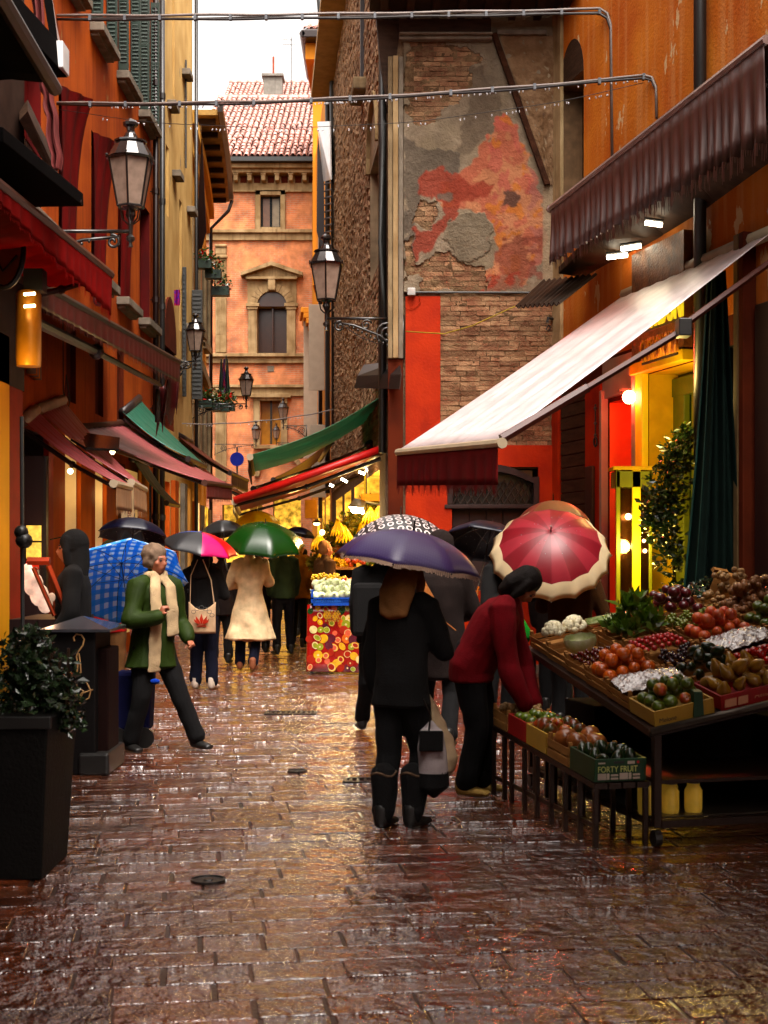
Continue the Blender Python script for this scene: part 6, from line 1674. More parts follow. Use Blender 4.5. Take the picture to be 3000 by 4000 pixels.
M_MAG = cl("crimson_jacket", (.30, .018, .035)); M_BRNC = cl("brown_coat", (.16, .085, .03)); M_TAN = cl("tan_coat", (.22, .13, .06)); M_YC = cl("mustard_jacket", (.36, .20, .03))
M_DGR = cl("dark_green_jacket", (.02, .035, .015)); M_SCARF = cl("cream_scarf", (.72, .58, .40), bump=.8); M_RDJ = cl("red_jacket", (.45, .02, .02))
M_DKBR = cl("dark_brown_coat", (.012, .007, .006)); H_GR = cl("grey_brown_hair", (.34, .26, .20)); H_BL = cl("black_hair", (.008, .005, .004), rough=.7); H_BO = cl("blond_hair", (.46, .27, .13)); H_WH = cl("white_hair", (.62, .55, .42))
H_RD = cl("red_hair", (.35, .05, .01)); S_WH = cl("white_trainer", (.62, .55, .48), rough=.5); S_YL = cl("yellow_beige_trainer", (.55, .40, .16), rough=.5); S_PK = cl("tan_shoe", (.40, .20, .12), rough=.4)
P = person("grey haired woman in green jacket and long cream scarf striding with a blue checked umbrella", 330, 11.1, 42, H=1.60, head=(14, 3), lean=3,
 arms={1: ((.26, .04, 1.08), (.22, .22, .95)), -1: ((-.28, .10, 1.12), (-.10, .27, 1.16), ((.3, .3, .9), (1, .3, 0), 1.15))},
 legs={-1: ((-.12, .02, .48), (-.14, -.12, .08)), 1: ((.17, .14, .50), (.30, .22, .10))}, coat=(M_GRNC, .20, .24, 1.10, .019), pants=(M_BTR, 1.05), hair=('curly', H_GR), vox=.011)
t, L, up = P['t'], P['L'], P['up']
m = MB()
for s, drop in ((-1, .52), (1, .22)):
 capsule(m, [up(.56, s * .04, .07), up(.48, s * .075, .13), up(.30, s * .08, .165), up(.12, s * .085, .17), up(.30 - drop, s * .09, .175)], [(.045, .03), (.05, .02), (.055, .018), (.06, .016), (.062, .012)], 12)
capsule(m, [up(.57, -.07, .0), up(.585, -.05, .07), up(.575, 0, .09), up(.585, .05, .07), up(.57, .07, .0), up(.58, .0, -.07), up(.57, -.07, 0)], [.035] * 7, 10)
me = voxel(m, .009, 2, "scarf"); folds(me, .005, 3, 40); me.materials.append(M_SCARF); link("scarf", me, t)
umbrella("blue and white checked umbrella held behind the walking woman's shoulder", V(262, 1215, 11.75), .54, (-.22, .62, .72), 8, [umat("blue_gingham", (.06, .50, .98), 'gingham', (.70, .84, 1.0))], handm=M_WOODH, drops=False, shaft=.78)
tr = thing("shopping_trolley", "dark blue two wheeled shopping trolley pulled behind the walking woman", "shopping trolley", V(285, 1600, 10.9))
c = V(285, 1600, 11.35); c.z = 0
m = MB(); m.hexa([(c.x - .17, c.y - .12, .14), (c.x + .16, c.y - .12, .14), (c.x + .16, c.y + .12, .14), (c.x - .17, c.y + .12, .14), (c.x - .13, c.y - .13, .62), (c.x + .18, c.y - .13, .62), (c.x + .18, c.y + .13, .62), (c.x - .13, c.y + .13, .62)])
m.build("bag", cl("navy_trolley_cloth", (.006, .007, .045)), tr, bevel=.03)
for dx in (-.10, .12):
 m = MB((c + Vector((dx, -.13, .09)), Vector((1, 0, 0)), Vector((0, -1, 0)))); m.prism([(.085 * math.cos(math.pi * i / 9), .085 * math.sin(math.pi * i / 9)) for i in range(18)], -.015, .015); m.build("wheel", M_BLACK, tr)
m = MB(); m.tube([(c.x - .1, c.y, .1), (c.x + .1, c.y, .95), (c.x + .25, c.y - .05, 1.0)], .011, 6, raw=True); m.build("handle", M_BLACK, tr)
m = MB(); q = V(335, 1472, 10.75); m.ball(tuple(q), .032, 10, 7, (1.2, .7, .7)); gl = thing("blue_bundle", "small bright blue cloth bundle hanging below the scarf", "bundle", q); m.build("cloth", cl("bright_blue", (.02, .12, .5)), gl, smooth=True)
P = person("man in black hooded jacket and cap looking left at the deli window", 158, 10.9, -78, H=1.70, head=(0, 2), lean=0, arms={-1: ((-.24, .02, 1.12), (-.20, .16, .92), ((.1, .8, -.5), (0, 0, -1), .7)), 1: ((.25, .02, 1.12), (.2, .16, .92))},
 coat=(M_BCOAT, .18, .20, 1.08, .010), pants=(M_BTR,), hair=('hood', M_BCOAT))
hc, M = P['hc'], P['M']
m = MB(); fc = lambda x, y, z: hc + M @ Vector((x, y, z)) * P['k']
m.add([fc(-.06, -.075, .085), fc(.06, -.075, .085), fc(.045, -.16, .07), fc(-.045, -.16, .07), fc(-.06, -.075, .093), fc(.06, -.075, .093), fc(.045, -.16, .078), fc(-.045, -.16, .078)], [(0, 1, 2, 3), (7, 6, 5, 4), (0, 4, 5, 1), (1, 5, 6, 2), (2, 6, 7, 3), (3, 7, 4, 0)], raw=True)
m.build("cap_peak", cl("olive_cap", (.06, .06, .02)), P['t'], local=True)
P = person("person in red jacket and olive cap under the navy umbrella", 238, 14.6, 150, H=1.66, coat=(M_RDJ, .15, .2, 1.1, .01), pants=(M_TAN, 1.1), hair=('short', cl("olive_cap", (.30, .25, .03))), hands=False)
m = MB(); hc, M = P['hc'], P['M']; fc = lambda x, y, z: hc + M @ Vector((x, y, z))
m.add([fc(-.06, -.07, .07), fc(.06, -.07, .07), fc(.045, -.15, .05), fc(-.045, -.15, .05)], [(0, 1, 2, 3)], raw=True); m.build("cap_peak", MATS["olive_cap"], P['t'], local=True).modifiers.new("s", 'SOLIDIFY').thickness = .008
umbrella("navy umbrella open above the red jacketed person in an olive cap", V(290, 1121, 15.5), .40, (.05, .25, .97), 8, [umat("navy_cloth", (.022, .025, .075))], depth=.42, shaft=.6)
P = person("woman in black top and jeans, seen from behind, with a patterned tote bag", 438, 16.1, 172, H=1.62, head=(0, 5), arms={1: ((.24, -.02, 1.10), (.20, .12, .92), None), -1: ((-.26, .06, 1.14), (-.08, .20, 1.25), None)},
 legs={-1: ((-.10, .02, .48), (-.12, -.01, .08)), 1: ((.08, .02, .48), (.10, .04, .08))}, coat=(M_BCOAT, .02, .2, 1.12, .010), pants=(M_JEAN, 1.08), hair=('long', H_BL), shoe=S_WH, vox=.013)
umbrella("umbrella of blue, black, magenta and red panels over the tote bag woman", V(436, 1150, 16.0), .46, (.18, -.12, .95), 8, [umat("umbrella_blue", (.04, .22, .62)), umat("umbrella_black", (.02, .02, .022)), umat("umbrella_magenta", (.70, .02, .28)), umat("umbrella_red", (.70, .015, .015)), umat("umbrella_orange", (.70, .20, .06))],
 pick=lambda p, q: [1, 0, 0, 4, 3, 3, 2, 1][p % 8], depth=.36, shaft=.6)
tb = thing("tote_bag", "cream tote bag with red flower print and grey rings hanging at the woman's hip", "tote bag", V(438, 1320, 15.85))
c = V(437, 1300, 15.86)
m = MB(); m.grid(lambda u, v_: (c.x - .155 + .31 * u, c.y - .04 * math.sin(math.pi * u) - .02 * math.sin(math.pi * v_), V(0, 1368, 15.86).z + .36 * v_ * (1 - .25 * math.sin(math.pi * u) * v_)), 16, 12)
o = m.build("bag", cl("cream_canvas", (.62, .48, .34)), tb, smooth=True); o.modifiers.new("s", 'SOLIDIFY').thickness = .02
m = MB((c + Vector((0, -.075, -.26)), Vector((1, 0, 0)), Vector((0, -1, 0))))
for (dx, h_, w_, a) in ((0, .13, .022, 0), (.03, .11, .02, .5), (-.03, .11, .02, -.5), (.055, .085, .017, .9), (-.055, .085, .017, -.9)):
 m.prism([(dx * .3, 0), (dx * .5 + math.sin(a) * h_ * .5 + w_, h_ * .45 * math.cos(a * .6)), (dx * .4 + math.sin(a) * h_, h_ * math.cos(a * .6)), (dx * .5 + math.sin(a) * h_ * .5 - w_, h_ * .5 * math.cos(a * .6))], 0, .002 + abs(dx) * .02)
m.box(-.05, .05, -.02, -.008, -.018, -.005)
m.build("printed_flower", pm("print_red", (.48, .07, .03)), tb)
m = MB((c + Vector((0, -.07, -.11)), Vector((1, 0, 0)), Vector((0, -1, 0))))
for (dx, dz) in ((-.09, .0), (-.05, .035), (.0, .05), (.045, .03), (.09, .0), (.12, -.04)):
 m.tube([(dx + .026 * math.cos(math.pi * i / 6), .0, dz + .02 * math.sin(math.pi * i / 6)) for i in range(13)], .003, 4)
m.build("printed_rings", M_GREYSH, tb)
m = MB(); m.tube([c + Vector((-.14, 0, -.05)), c + Vector((-.13, .0, .3)), c + Vector((-.06, .05, .48))], .012, 5, raw=True, flat=.4); m.tube([c + Vector((.14, 0, -.05)), c + Vector((.10, .0, .25)), c + Vector((.0, .05, .48))], .016, 5, raw=True, flat=.4); m.build("strap", MATS["cream_canvas"], tb)
P = person("person in long flared beige raincoat walking away under the green umbrella", 540, 18.6, 178, H=1.72, arms={-1: ((-.24, .12, 1.16), (-.12, .26, 1.20), None), 1: ((.28, .08, 1.12), (.16, .22, 1.16), None)},
 legs={1: ((.12, -.02, .48), (.14, .06, .08)), -1: ((-.08, .06, .48), (-.06, -.16, .10))}, coat=(M_RAIN, .50, .34, 1.12, .024), pants=(M_JEAN, 1.05), hair=('short', H_GR), shoe=S_PK, vox=.013)
umbrella("dark green umbrella with gold reflections over the beige raincoat", V(573, 1131, 18.4), .56, (.08, -.28, .93), 8, [umat("bottle_green", (.03, .13, .02), rough=.25)], depth=.44, shaft=.62)
P = person("person in dark green jacket and grey jeans standing with back turned beyond the raincoat", 612, 21.5, 200, H=1.72, coat=(M_DGR, .06, .2, 1.1, .011), pants=(M_GJEAN,), hair=('short', H_BL), hands=False)
P = person("person in mustard yellow padded jacket by the fruit display", 645, 23.0, 150, H=1.74, coat=(M_YC, .12, .21, 1.15, .016), pants=(M_GJEAN,), hair=('short', H_BO), hands=False)
P = person("fair haired person with glasses in a tan coat behind the fennel crate", 702, 20.3, 120, H=1.70, head=(0, 4), coat=(M_TAN, .3, .22, 1.12, .010), pants=(M_BTR,), hair=('short', H_BO), hands=False, vox=.012)
hc, M = P['hc'], P['M']; m = MB(); fc = lambda x, y, z: hc + M @ Vector((x, y, z)) * P['k']
for s in (-1, 1): m.tube([fc(s * .032 + .02 * math.cos(a), -.104, .004 + .016 * math.sin(a)) for a in [math.pi * i / 6 for i in range(13)]], .002, 4, raw=True); m.tube([fc(s * .054, -.10, .006), fc(s * .08, -.01, .008)], .002, 4, raw=True)
m.build("glasses", M_BLACK, P['t'], local=True)
P = person("white haired person in navy coat just behind the fair haired one", 716, 22.0, 110, H=1.74, coat=(cl("navy_coat", (.02, .02, .05)), .2, .2, 1.1, .01), pants=(M_BTR,), hair=('curly', H_WH), hands=False)
P = person("person with long bright red hair at the fruit display", 737, 22.4, 170, H=1.70, coat=(M_DKBR, .2, .2, 1.1, .01), pants=(M_BTR,), hair=('long', H_RD), hands=False)
umbrella("bright yellow umbrella rising behind the green one", V(556, 1104, 21.5), .38, (0, .1, 1), 8, [umat("yellow_cloth", (1, .90, .06), transl=.8)], depth=.5, shaft=.6, drops=False)
P = person("person hidden below the yellow umbrella behind the raincoat", 560, 21.8, 180, H=1.62, coat=(M_DKBR, .2, .2, 1.1, .01), pants=(M_BTR,), hair=('short', H_BL), hands=False)
umbrella("wet black umbrella left of the yellow one", V(478, 1124, 19.5), .34, (-.12, .1, .98), 8, [umat("wet_black_cloth", (.018, .018, .018), rough=.3)], depth=.5, shaft=.6)
P = person("person in dark coat under the wet black umbrella", 478, 19.8, 180, H=1.62, coat=(M_DKBR, .2, .2, 1.1, .01), pants=(M_BTR,), hair=('short', H_BL), hands=False)
umbrella("small dark blue umbrella beyond the mustard jacket", V(652, 1139, 26), .30, (.2, .1, .95), 8, [MATS["navy_cloth"]], depth=.42, shaft=.6, drops=False)
P = person("person in dark coat below the small dark blue umbrella", 655, 26.2, 180, H=1.6, coat=(M_DKBR, .2, .2, 1.1, .01), pants=(M_BTR,), hair=('short', H_BL), hands=False)
P = person("blond woman all in black in the foreground carrying shopping bags under the purple umbrella", 866, 8.1, 150, H=1.53, lean=5, head=(0, 6),
 arms={-1: ((-.24, .14, 1.12), (-.06, .27, 1.20), ((.1, .2, 1), (1, .3, 0), 1.1)), 1: ((.25, .06, 1.08), (.24, .10, .84), ((0, .1, -1), (-1, 0, 0), 1.0))},
 legs={-1: ((-.10, .10, .47), (-.10, -.02, .08)), 1: ((.08, -.02, .47), (.06, -.12, .08))}, coat=(M_BCOAT, .14, .19, 1.03, .012), pants=(M_BTR, 1.0), hair=('long', H_BO), vox=.011, bulk=.93)
t, L = P['t'], P['L']
m = MB(); a = P['an'][-1]
for s in (-1, 1):
 m = MB(); a = P['an'][s]; capsule(m, [a + L(0, 0, .26), a + L(0, 0, .1), a + L(0, -.01, 0)], [.078, .066, .06], 12); me = voxel(m, .01, 1, "boot"); me.materials.append(M_BCOAT); link("boot", me, t)
 m = MB(); m.tube([a + L(.08 * math.cos(w), .08 * math.sin(w), .27 + .012 * math.sin(3 * w)) for w in [math.pi * i / 8 for i in range(17)]], .008, 6, raw=True, cap=False); m.build("boot_cuff", cl("grey_fur", (.25, .18, .13)), t, local=True, smooth=True)
m = MB(); capsule(m, [P['up'](.50, -.16, .05), P['up'](.35, -.19, .12), P['up'](.22, -.15, .2)], [.05, .06, .04], 10)
umbrella("large purple dotted umbrella with cream lace edge over the woman in black", V(893, 1146, 8.25), .445, (.16, .0, .93), 8, [umat("purple_cloth", (.07, .035, .15), 'dots', (.05, .035, .10), rough=.45)], depth=.38, trim=cl("lace", (.55, .42, .34), rough=.8), handm=M_WOODH, roll=.2, shaft=.6)
def bag(label, name, pts, y, dep, mats, straps=None, amp=.006, strapm=None):
 t = thing(name, label, "bag", V(sum(p[0] for p in pts) / len(pts), max(p[1] for p in pts), y))
 m = MB()
 z = [V(p[0], p[1], y) for p in pts]
 return t
def rowbag(label, name, rows, y, dep, mt, strap=None, strapm=None, band=None, amp=.006):
 cx = sum(r[0] + r[2] for r in rows) / len(rows) / 2
 t = thing(name, label, "bag", V(cx, rows[-1][1], y))
 m = MB()
 P_ = []; R2 = []
 for (xl, yy, xr) in rows:
  a, b = V(xl, yy, y), V(xr, yy, y); P_.append((a + b) / 2); R2.append(((b - a).length / 2, dep))
 capsule(m, P_, R2, 16, 1)
 me = voxel(m, .008, 1, "bag"); folds(me, amp, rng.random() * 9, 40)
 for q in (mt if isinstance(mt, list) else [mt]): me.materials.append(q)
 off = OFF[t.name]
 if band:
  zz = V(0, band, y).z
  mi = [1 if (me.vertices[p.vertices[0]].co.z < zz) else 0 for p in me.polygons]
  me.polygons.foreach_set("material_index", mi)
 for v_ in me.vertices: v_.co -= off
 link("bag", me, t)
 if strap:
  m = MB(); m.tube([V(a, b, y - dep * .8) for a, b in strap], .011, 6, raw=True, flat=.5); m.build("strap", strapm or M_BLACK, t)
 return t
rowbag("white canvas shopping bag with black base and straps in the woman's hand", "shopping_bag", [(905, 1580, 958), (903, 1612, 962), (903, 1650, 968), (903, 1700, 972)], 8.0, .07, [cl("white_canvas", (.55, .50, .50)), M_BCOAT], strap=[(915, 1510), (930, 1545), (925, 1590)], band=1668)
m = MB(); a, b = V(905, 1578, 7.93), V(957, 1622, 7.93); m.box(a.x, b.x, 7.90, 7.93, b.z, a.z); bb = m.build("dark_pocket", M_BCOAT, None, bevel=.006);
bb.parent = [o for o in bpy.data.objects if o.name.startswith("shopping_bag")][0];
for v_ in bb.data.vertices: v_.co -= OFF[bb.parent.name]
rowbag("crumpled cream plastic carrier bag behind the white shopping bag", "carrier_bag", [(912, 1500, 930), (915, 1545, 952), (925, 1590, 975), (935, 1640, 990), (945, 1665, 985)], 8.25, .06, cl("cream_plastic", (.62, .50, .36), rough=.4), amp=.010)
rowbag("dark bundle with light clasp tucked under the black woman's arm", "dark_pouch", [(792, 1340, 812), (780, 1380, 822), (778, 1420, 815)], 8.4, .05, M_BCOAT)
P = person("person in dark brown rain jacket with tan shoulder bag, walking away beyond the purple umbrella", 950, 11.0, 172, H=1.70, lean=2, arms={-1: ((-.25, .08, 1.12), (-.18, .25, 1.08), None)}, legs={1: ((.12, .06, .48), (.14, -.02, .08)), -1: ((-.10, -.06, .46), (-.10, -.34, .16))},
 coat=(M_DKBR, .32, .22, 1.16, .013), pants=(M_BTR, 1.0), hair=('hood', M_DKBR), hands=False)
rowbag("smooth tan leather shoulder bag at the dark jacketed person's back", "shoulder_bag", [(905, 1250, 915), (903, 1275, 928), (902, 1305, 945), (905, 1335, 948), (910, 1352, 940)], 10.6, .06, cl("tan_leather", (.48, .24, .10), rough=.35, bump=.1), amp=.004, strap=[(940, 1320), (960, 1342), (985, 1362)], strapm=MATS["tan_leather"])
P = person("person in black with backpack under the ring patterned umbrella", 822, 12.0, 185, H=1.68, coat=(M_BCOAT, .1, .21, 1.1, .011), pants=(M_BTR,), legs={1: ((.12, .02, .48), (.14, .3, .1))}, hair=('short', H_BL), hands=False)
bp_ = thing("backpack", "black backpack worn by the person under the ring patterned umbrella", "backpack", V(800, 1300, 11.75)); m = MB(); c = V(800, 1310, 11.78); m.box(c.x - .15, c.x + .12, 11.7, 11.9, c.z - .25, c.z + .2); m.build("pack", M_BCOAT, bp_, bevel=.04)
umbrella("black umbrella patterned with pale rings, behind the purple one", V(866, 1112, 12.0), .45, (.02, -.15, .98), 8, [umat("ring_cloth", (.05, .048, .048), 'rings', (.55, .46, .44), rough=.3)], depth=.46, shaft=.62, drops=False)
P = person("person in black leaning on a wooden handled umbrella by the mauve door", 1078, 12.4, 35, H=1.72, lean=12, head=(0, 16), arms={-1: ((-.26, .16, 1.12), (-.06, .30, 1.17), ((.3, .3, .7), (.6, .4, .3), 1.2)), 1: ((.24, .16, 1.18), (.03, .22, 1.40), ((-.1, .1, 1), (0, -1, 0), .9))}, coat=(M_BCOAT, .12, .21, 1.14, .012), pants=(M_BTR,), hair=('short', H_GR), vox=.012)
umbrella("navy umbrella with white piped edge and wooden crook handle, by the mauve door", V(1062, 1137, 12.7), .40, (.20, .35, .80), 8, [MATS["navy_cloth"], pm("white_piping", (.7, .66, .6))], depth=.42, border=None, shaft=.66, handm=M_WOODH)
P = person("woman in crimson jacket and yellow trainers bending over the low fruit bench", 1018, 9.15, 76, H=1.55, lean=30, head=(0, 58), hpos=(0, .11, .0),
 arms={-1: ((-.20, .30, .92), (-.16, .42, .66), ((0, .45, -.9), (1, 0, -.3), .5)), 1: ((.22, .34, .90), (.12, .46, .64), ((0, .5, -.8), (-1, 0, -.3), .6))},
 legs={-1: ((-.09, .06, .48), (-.09, -.02, .08)), 1: ((.09, .09, .48), (.10, .06, .08))}, coat=(M_MAG, .10, .20, 1.14, .015), pants=(M_BTR, 1.12), hair=('bob', H_BL), shoe=S_YL, vox=.010)
P = person("person in brown coat with back turned under the wine red and cream umbrella", 1232, 12.5, 185, H=1.66, arms={-1: ((-.30, .0, 1.10), (-.34, .02, .86), ((-.1, 0, -1), (1, 0, 0), .4)), 1: ((.24, .12, 1.12), (.1, .25, 1.2), None)}, coat=(M_BRNC, .22, .26, 1.2, .012), pants=(M_BTR,), hair=('short', H_BL))
umbrella("wine red umbrella with broad cream border tilted towards the viewer", V(1190, 1148, 11.95), .535, (-.06, -.70, .64), 16, [umat("wine_cloth", (.36, .035, .06), transl=.3, rough=.4), umat("cream_cloth", (.92, .82, .62), transl=.5, rough=.6), umat("wine_cloth_light", (.46, .07, .10), transl=.3, rough=.4)], pick=lambda p, q: 1 if q > .74 else (2 if p % 2 else 0), depth=.46, handle='straight', shaft=.7)
umbrella("rainbow edged umbrella peeking above the wine red one", V(1195, 1082, 13.6), .36, (0, .1, 1), 8, [umat("rainbow_pink", (.75, .30, .28)), umat("rainbow_blue", (.08, .14, .40)), umat("rainbow_green", (.25, .42, .20)), umat("rainbow_cream", (.78, .55, .36))], pick=lambda p, q: [0, 3, 3, 0, 2, 1, 1, 0][p % 8], depth=.45, drops=False)
P = person("person hidden behind the wine red umbrella, rainbow umbrella overhead", 1200, 13.8, 180, H=1.62, coat=(M_DKBR, .2, .2, 1.1, .01), pants=(M_BTR,), hair=('short', H_BL), hands=False)
rowbag("bright green cloth bag with pale cord handle below the bending woman's chin", "green_bag", [(1118, 1338, 1132), (1114, 1352, 1140), (1116, 1366, 1147), (1118, 1378, 1152)], 10.6, .05, cl("bright_green", (.01, .30, .04)), strap=[(1128, 1340), (1130, 1352), (1124, 1362), (1116, 1366)], strapm=M_WHITE)
# foreground fruit stall on the right
SU = Vector((-0.2425, 0.9701, 0)); SV = Vector((0.9701, 0.2425, 0)); SO = Vector((1.46, 7.5, 0))
SF = (SO, SU, SV)
M_WOODP = pm("poplar_wood", (.50, .30, .13), rough=.7, var=.3, nscale=6, stretch=(1, 1, 5), local=True, bump=.2)
M_STEEL = pm("dull_steel", (.22, .19, .16), rough=.3, metal=.7, var=.3)
M_BROWNM = pm("brown_metal", (.10, .055, .035), rough=.4, metal=.3)
def splane(u, v): return .64 + .16 * u + .19 * v
st = thing("fruit_stand", "steel framed fruit stand on castors with a sloping top on the right", "market stand", SO)
for (u, v) in ((0, 0), (1.95, 0), (0, 1.2), (1.95, 1.5)):
 m = MB(SF); m.box(u, u + .045, v, v + .045, .10, splane(u, v) - .04); m.build("leg", M_BROWNM, st, bevel=.004)
 m = MB((SO + SU * (u + .02) + SV * (v + .02), SU, SV)); m.tube([(0, -.02, .045), (0, .02, .045)], .045, 12); m.build("castor", M_BLACK, st)
m = MB(SF)
m.hexa([(0, -.02, splane(0, 0) - .05), (2.0, -.02, splane(2, 0) - .05), (2.0, 1.9, splane(2, 1.9) - .05), (0, 1.9, splane(0, 1.9) - .05),
  (0, -.02, splane(0, 0) - .01), (2.0, -.02, splane(2, 0) - .01), (2.0, 1.9, splane(2, 1.9) - .01), (0, 1.9, splane(0, 1.9) - .01)]); m.build("top", M_BROWNM, st)
m = MB(SF); m.tube([(-.015, -.03, splane(0, 0) - .015), (-.015, 1.9, splane(0, 1.9) - .015)], .022, 8); m.build("front_rail", M_STEEL, st, smooth=True)
m = MB(SF); m.box(0, .04, .046, 1.9, .10, .14); m.box(.05, 1.95, 0, .04, .10, .14); m.box(.05, 1.95, .05, 1.2, .33, .35); m.build("lower_frame", M_BROWNM, st)
m = MB(SF); m.box(.06, 1.9, .02, 1.8, .141, .15); m.build("lower_shelf", M_STEEL, st)
for (u0, u1, v0, v1, lb) in ((.75, 1.35, .45, 1.0, "added dark block for shade under the stand, nearest the castor legs"), (.55, 1.2, 1.05, 1.75, "added dark block for shade under the stand towards the wall"), (1.42, 1.95, .25, 1.5, "long added dark block for shade at the back under the stand")):  # black blocks added to keep the space under the stand dark
 c = SO + SU * u0 + SV * v0; t = thing("shade_block", lb, "box", (c.x, c.y, .15)); m = MB(SF); m.box(u0, u1, v0, v1, .152, .60); m.build("box", M_BCOAT, t, bevel=.01)
for k in range(5):   # jars on the lower shelf, their gold glint made by faint emission
 u, v = .16 + .16 * (k % 2), .03 + .07 * k; c = SO + SU * u + SV * v
 t = thing("glass_jar", "glass jar with an emissive gold glint on the dark lower shelf of the fruit stand", "jar", (c.x, c.y, .15), "jars on the stand's lower shelf")
 m = MB(); m.lathe([(.045, 0), (.05, .02), (.05, .12), (.035, .145), (.035, .16)], (0, 0, 0), 12); m.build("jar", pm("glow_gold_jar", (.9, .55, .06), rough=.12, emit=.035), t, smooth='auto', local=True)
 m = MB(); m.lathe([(.038, .16), (.038, .18)], (0, 0, 0), 12); m.build("lid", M_STEEL, t, local=True)
FR = {}
def lathe_me(name, prof, mat, seg=10, smooth=True):
 if name not in FR:
  m = MB(); m.lathe(prof, (0, 0, 0), seg); FR[name] = m.mesh(name, mat, smooth)
 return FR[name]
def sph(r, sq=1.0, dim=0.0, n=7):
 pr = []
 for i in range(n + 1):
  t = math.pi * i / n; pr.append((max(.001, r * math.sin(t)), -r * sq * math.cos(t) - (dim * r * (1 - math.sin(t)) if i == n else 0)))
 return pr
def fmat(name, col, rough=.3, **k): return pm(name, col, rough=rough, var=.35, nscale=18, coat=.35, rand=.25, local=True, **k)
lathe_me("orange", sph(.042), fmat("orange_peel", (.75, .24, .02), bump=.2)); lathe_me("apple", sph(.037, .9, .3), fmat("apple_skin", (.50, .05, .02), col2=(.42, .28, .04)))
lathe_me("green_apple", sph(.038, .9, .3), fmat("green_apple_skin", (.20, .26, .04))); lathe_me("tomato", sph(.030, .85), fmat("tomato_skin", (.60, .03, .01), rough=.15))
lathe_me("peach", sph(.038), fmat("peach_skin", (.72, .24, .05), col2=(.60, .10, .03), rough=.5)); lathe_me("lemon", [(.001, -.05), (.012, -.045), (.03, -.02), (.033, 0), (.03, .02), (.012, .045), (.001, .05)], fmat("lemon_skin", (.85, .58, .03)))
lathe_me("pear", [(.001, -.045), (.025, -.04), (.04, -.015), (.036, .015), (.02, .045), (.012, .062), (.001, .068)], fmat("pear_skin", (.50, .32, .06))); lathe_me("mango", sph(.045, 1.3), fmat("mango_skin", (.10, .14, .03), col2=(.35, .08, .02)))
lathe_me("avocado", [(.001, -.04), (.025, -.035), (.034, -.01), (.03, .02), (.016, .045), (.001, .052)], fmat("avocado_skin", (.045, .085, .02))); lathe_me("onion", sph(.04, .85), fmat("red_onion_skin", (.20, .015, .035)))
lathe_me("date", sph(.014, 1.4, 0, 5), fmat("date_skin", (.22, .03, .02), rough=.15), 7); lathe_me("melon", sph(.095, .92, 0, 12), fmat("melon_skin", (.68, .62, .30), bump=.3, bscale=60), 20)
lathe_me("squash", sph(.07, .8, .2), fmat("squash_skin", (.45, .20, .07))); lathe_me("radish", sph(.018), fmat("radish_skin", (.6, .05, .05)), 7)
def cluster(name, mat, n, rad, r, seed, sc=(1, 1, .8)):
 rg = random.Random(seed); m = MB()
 for _ in range(n):
  d = Vector((rg.gauss(0, 1), rg.gauss(0, 1), rg.gauss(0, 1))).normalized() * rad * rg.uniform(.55, 1); m.ball((d.x * sc[0], d.y * sc[1], d.z * sc[2]), r * rg.uniform(.85, 1.1), 7, 5)
 FR[name] = m.mesh(name, mat, True)
cluster("green_grapes", fmat("green_grape_skin", (.32, .36, .05), rough=.15), 42, .055, .0135, 1); cluster("dark_grapes", fmat("dark_grape_skin", (.03, .008, .012), rough=.2), 46, .055, .0135, 2)
cluster("yellow_grapes", fmat("yellow_grape_skin", (.85, .58, .04), rough=.2), 44, .065, .016, 3); cluster("mushroom_clump", fmat("mushroom_skin", (.48, .33, .18), rough=.7), 16, .05, .022, 4, (1, 1, .5))
cluster("ginger_root", fmat("ginger_skin", (.42, .24, .13), rough=.6), 16, .06, .026, 6, (1.3, .8, .6))
m = MB(); rg = random.Random(5)
for _ in range(70):
 d = Vector((rg.gauss(0, 1), rg.gauss(0, 1), abs(rg.gauss(0, 1)))).normalized() * .062; m.ball(tuple(d), .02, 6, 4)
FR["cauliflower"] = m.mesh("cauliflower", fmat("cauliflower_curd", (.85, .80, .62), rough=.7), True)
m = MB(); rg = random.Random(8)
for k in range(16):   # overlapping pale cabbage leaves
 a = k * 2.4; tl = .25 + .07 * k / 2
 def lf_(u, v_, a=a, k=k):
  r_ = .075 + .0025 * k; th_ = (v_ - .1) * 2.0; ph_ = a + (u - .5) * 2.3
  return (r_ * math.sin(th_) * math.cos(ph_), r_ * math.sin(th_) * math.sin(ph_), -r_ * math.cos(th_) * .85 + .006 * math.sin(u * 20))
 m.grid(lf_, 8, 6)
FR["cabbage"] = m.mesh("cabbage", fmat("cabbage_leaf", (.62, .66, .36), col2=(.80, .80, .62), rough=.5), True)
m = MB(); leafmass(m, (0, 0, .04), .085, 60, .10, seed=4, sc=(1, 1, .7), up=1.0); FR["lettuce"] = m.mesh("lettuce", fmat("lettuce_leaf", (.22, .34, .05), transl=.2), True)
m = MB()
for k in range(5): m.tube([(-.22, .035 * (k - 2), .02), (0, .03 * (k - 2), .03), (.10, .033 * (k - 2), .03)], [.006, .016, .018], 6)
FR["leek_bundle"] = m.mesh("leek_bundle", fmat("leek_white", (.62, .66, .42), col2=(.25, .38, .10)), True)
m = MB(); m.grid(lambda u, v_: (.19 * (u - .5) * 2, .14 * (v_ - .5) * 2, .035 * math.sin(math.pi * u) * math.sin(math.pi * v_) + .020 * noise.noise(Vector((u * 9, v_ * 9, 2))) + .010 * noise.noise(Vector((u * 26, v_ * 26, 5)))), 36, 28)
FR["wrapped_tray"] = m.mesh("wrapped_tray", pm("crinkled_cellophane", (.75, .72, .70), rough=.12, metal=.5, coat=1, bump=1, bscale=40, local=True), True)
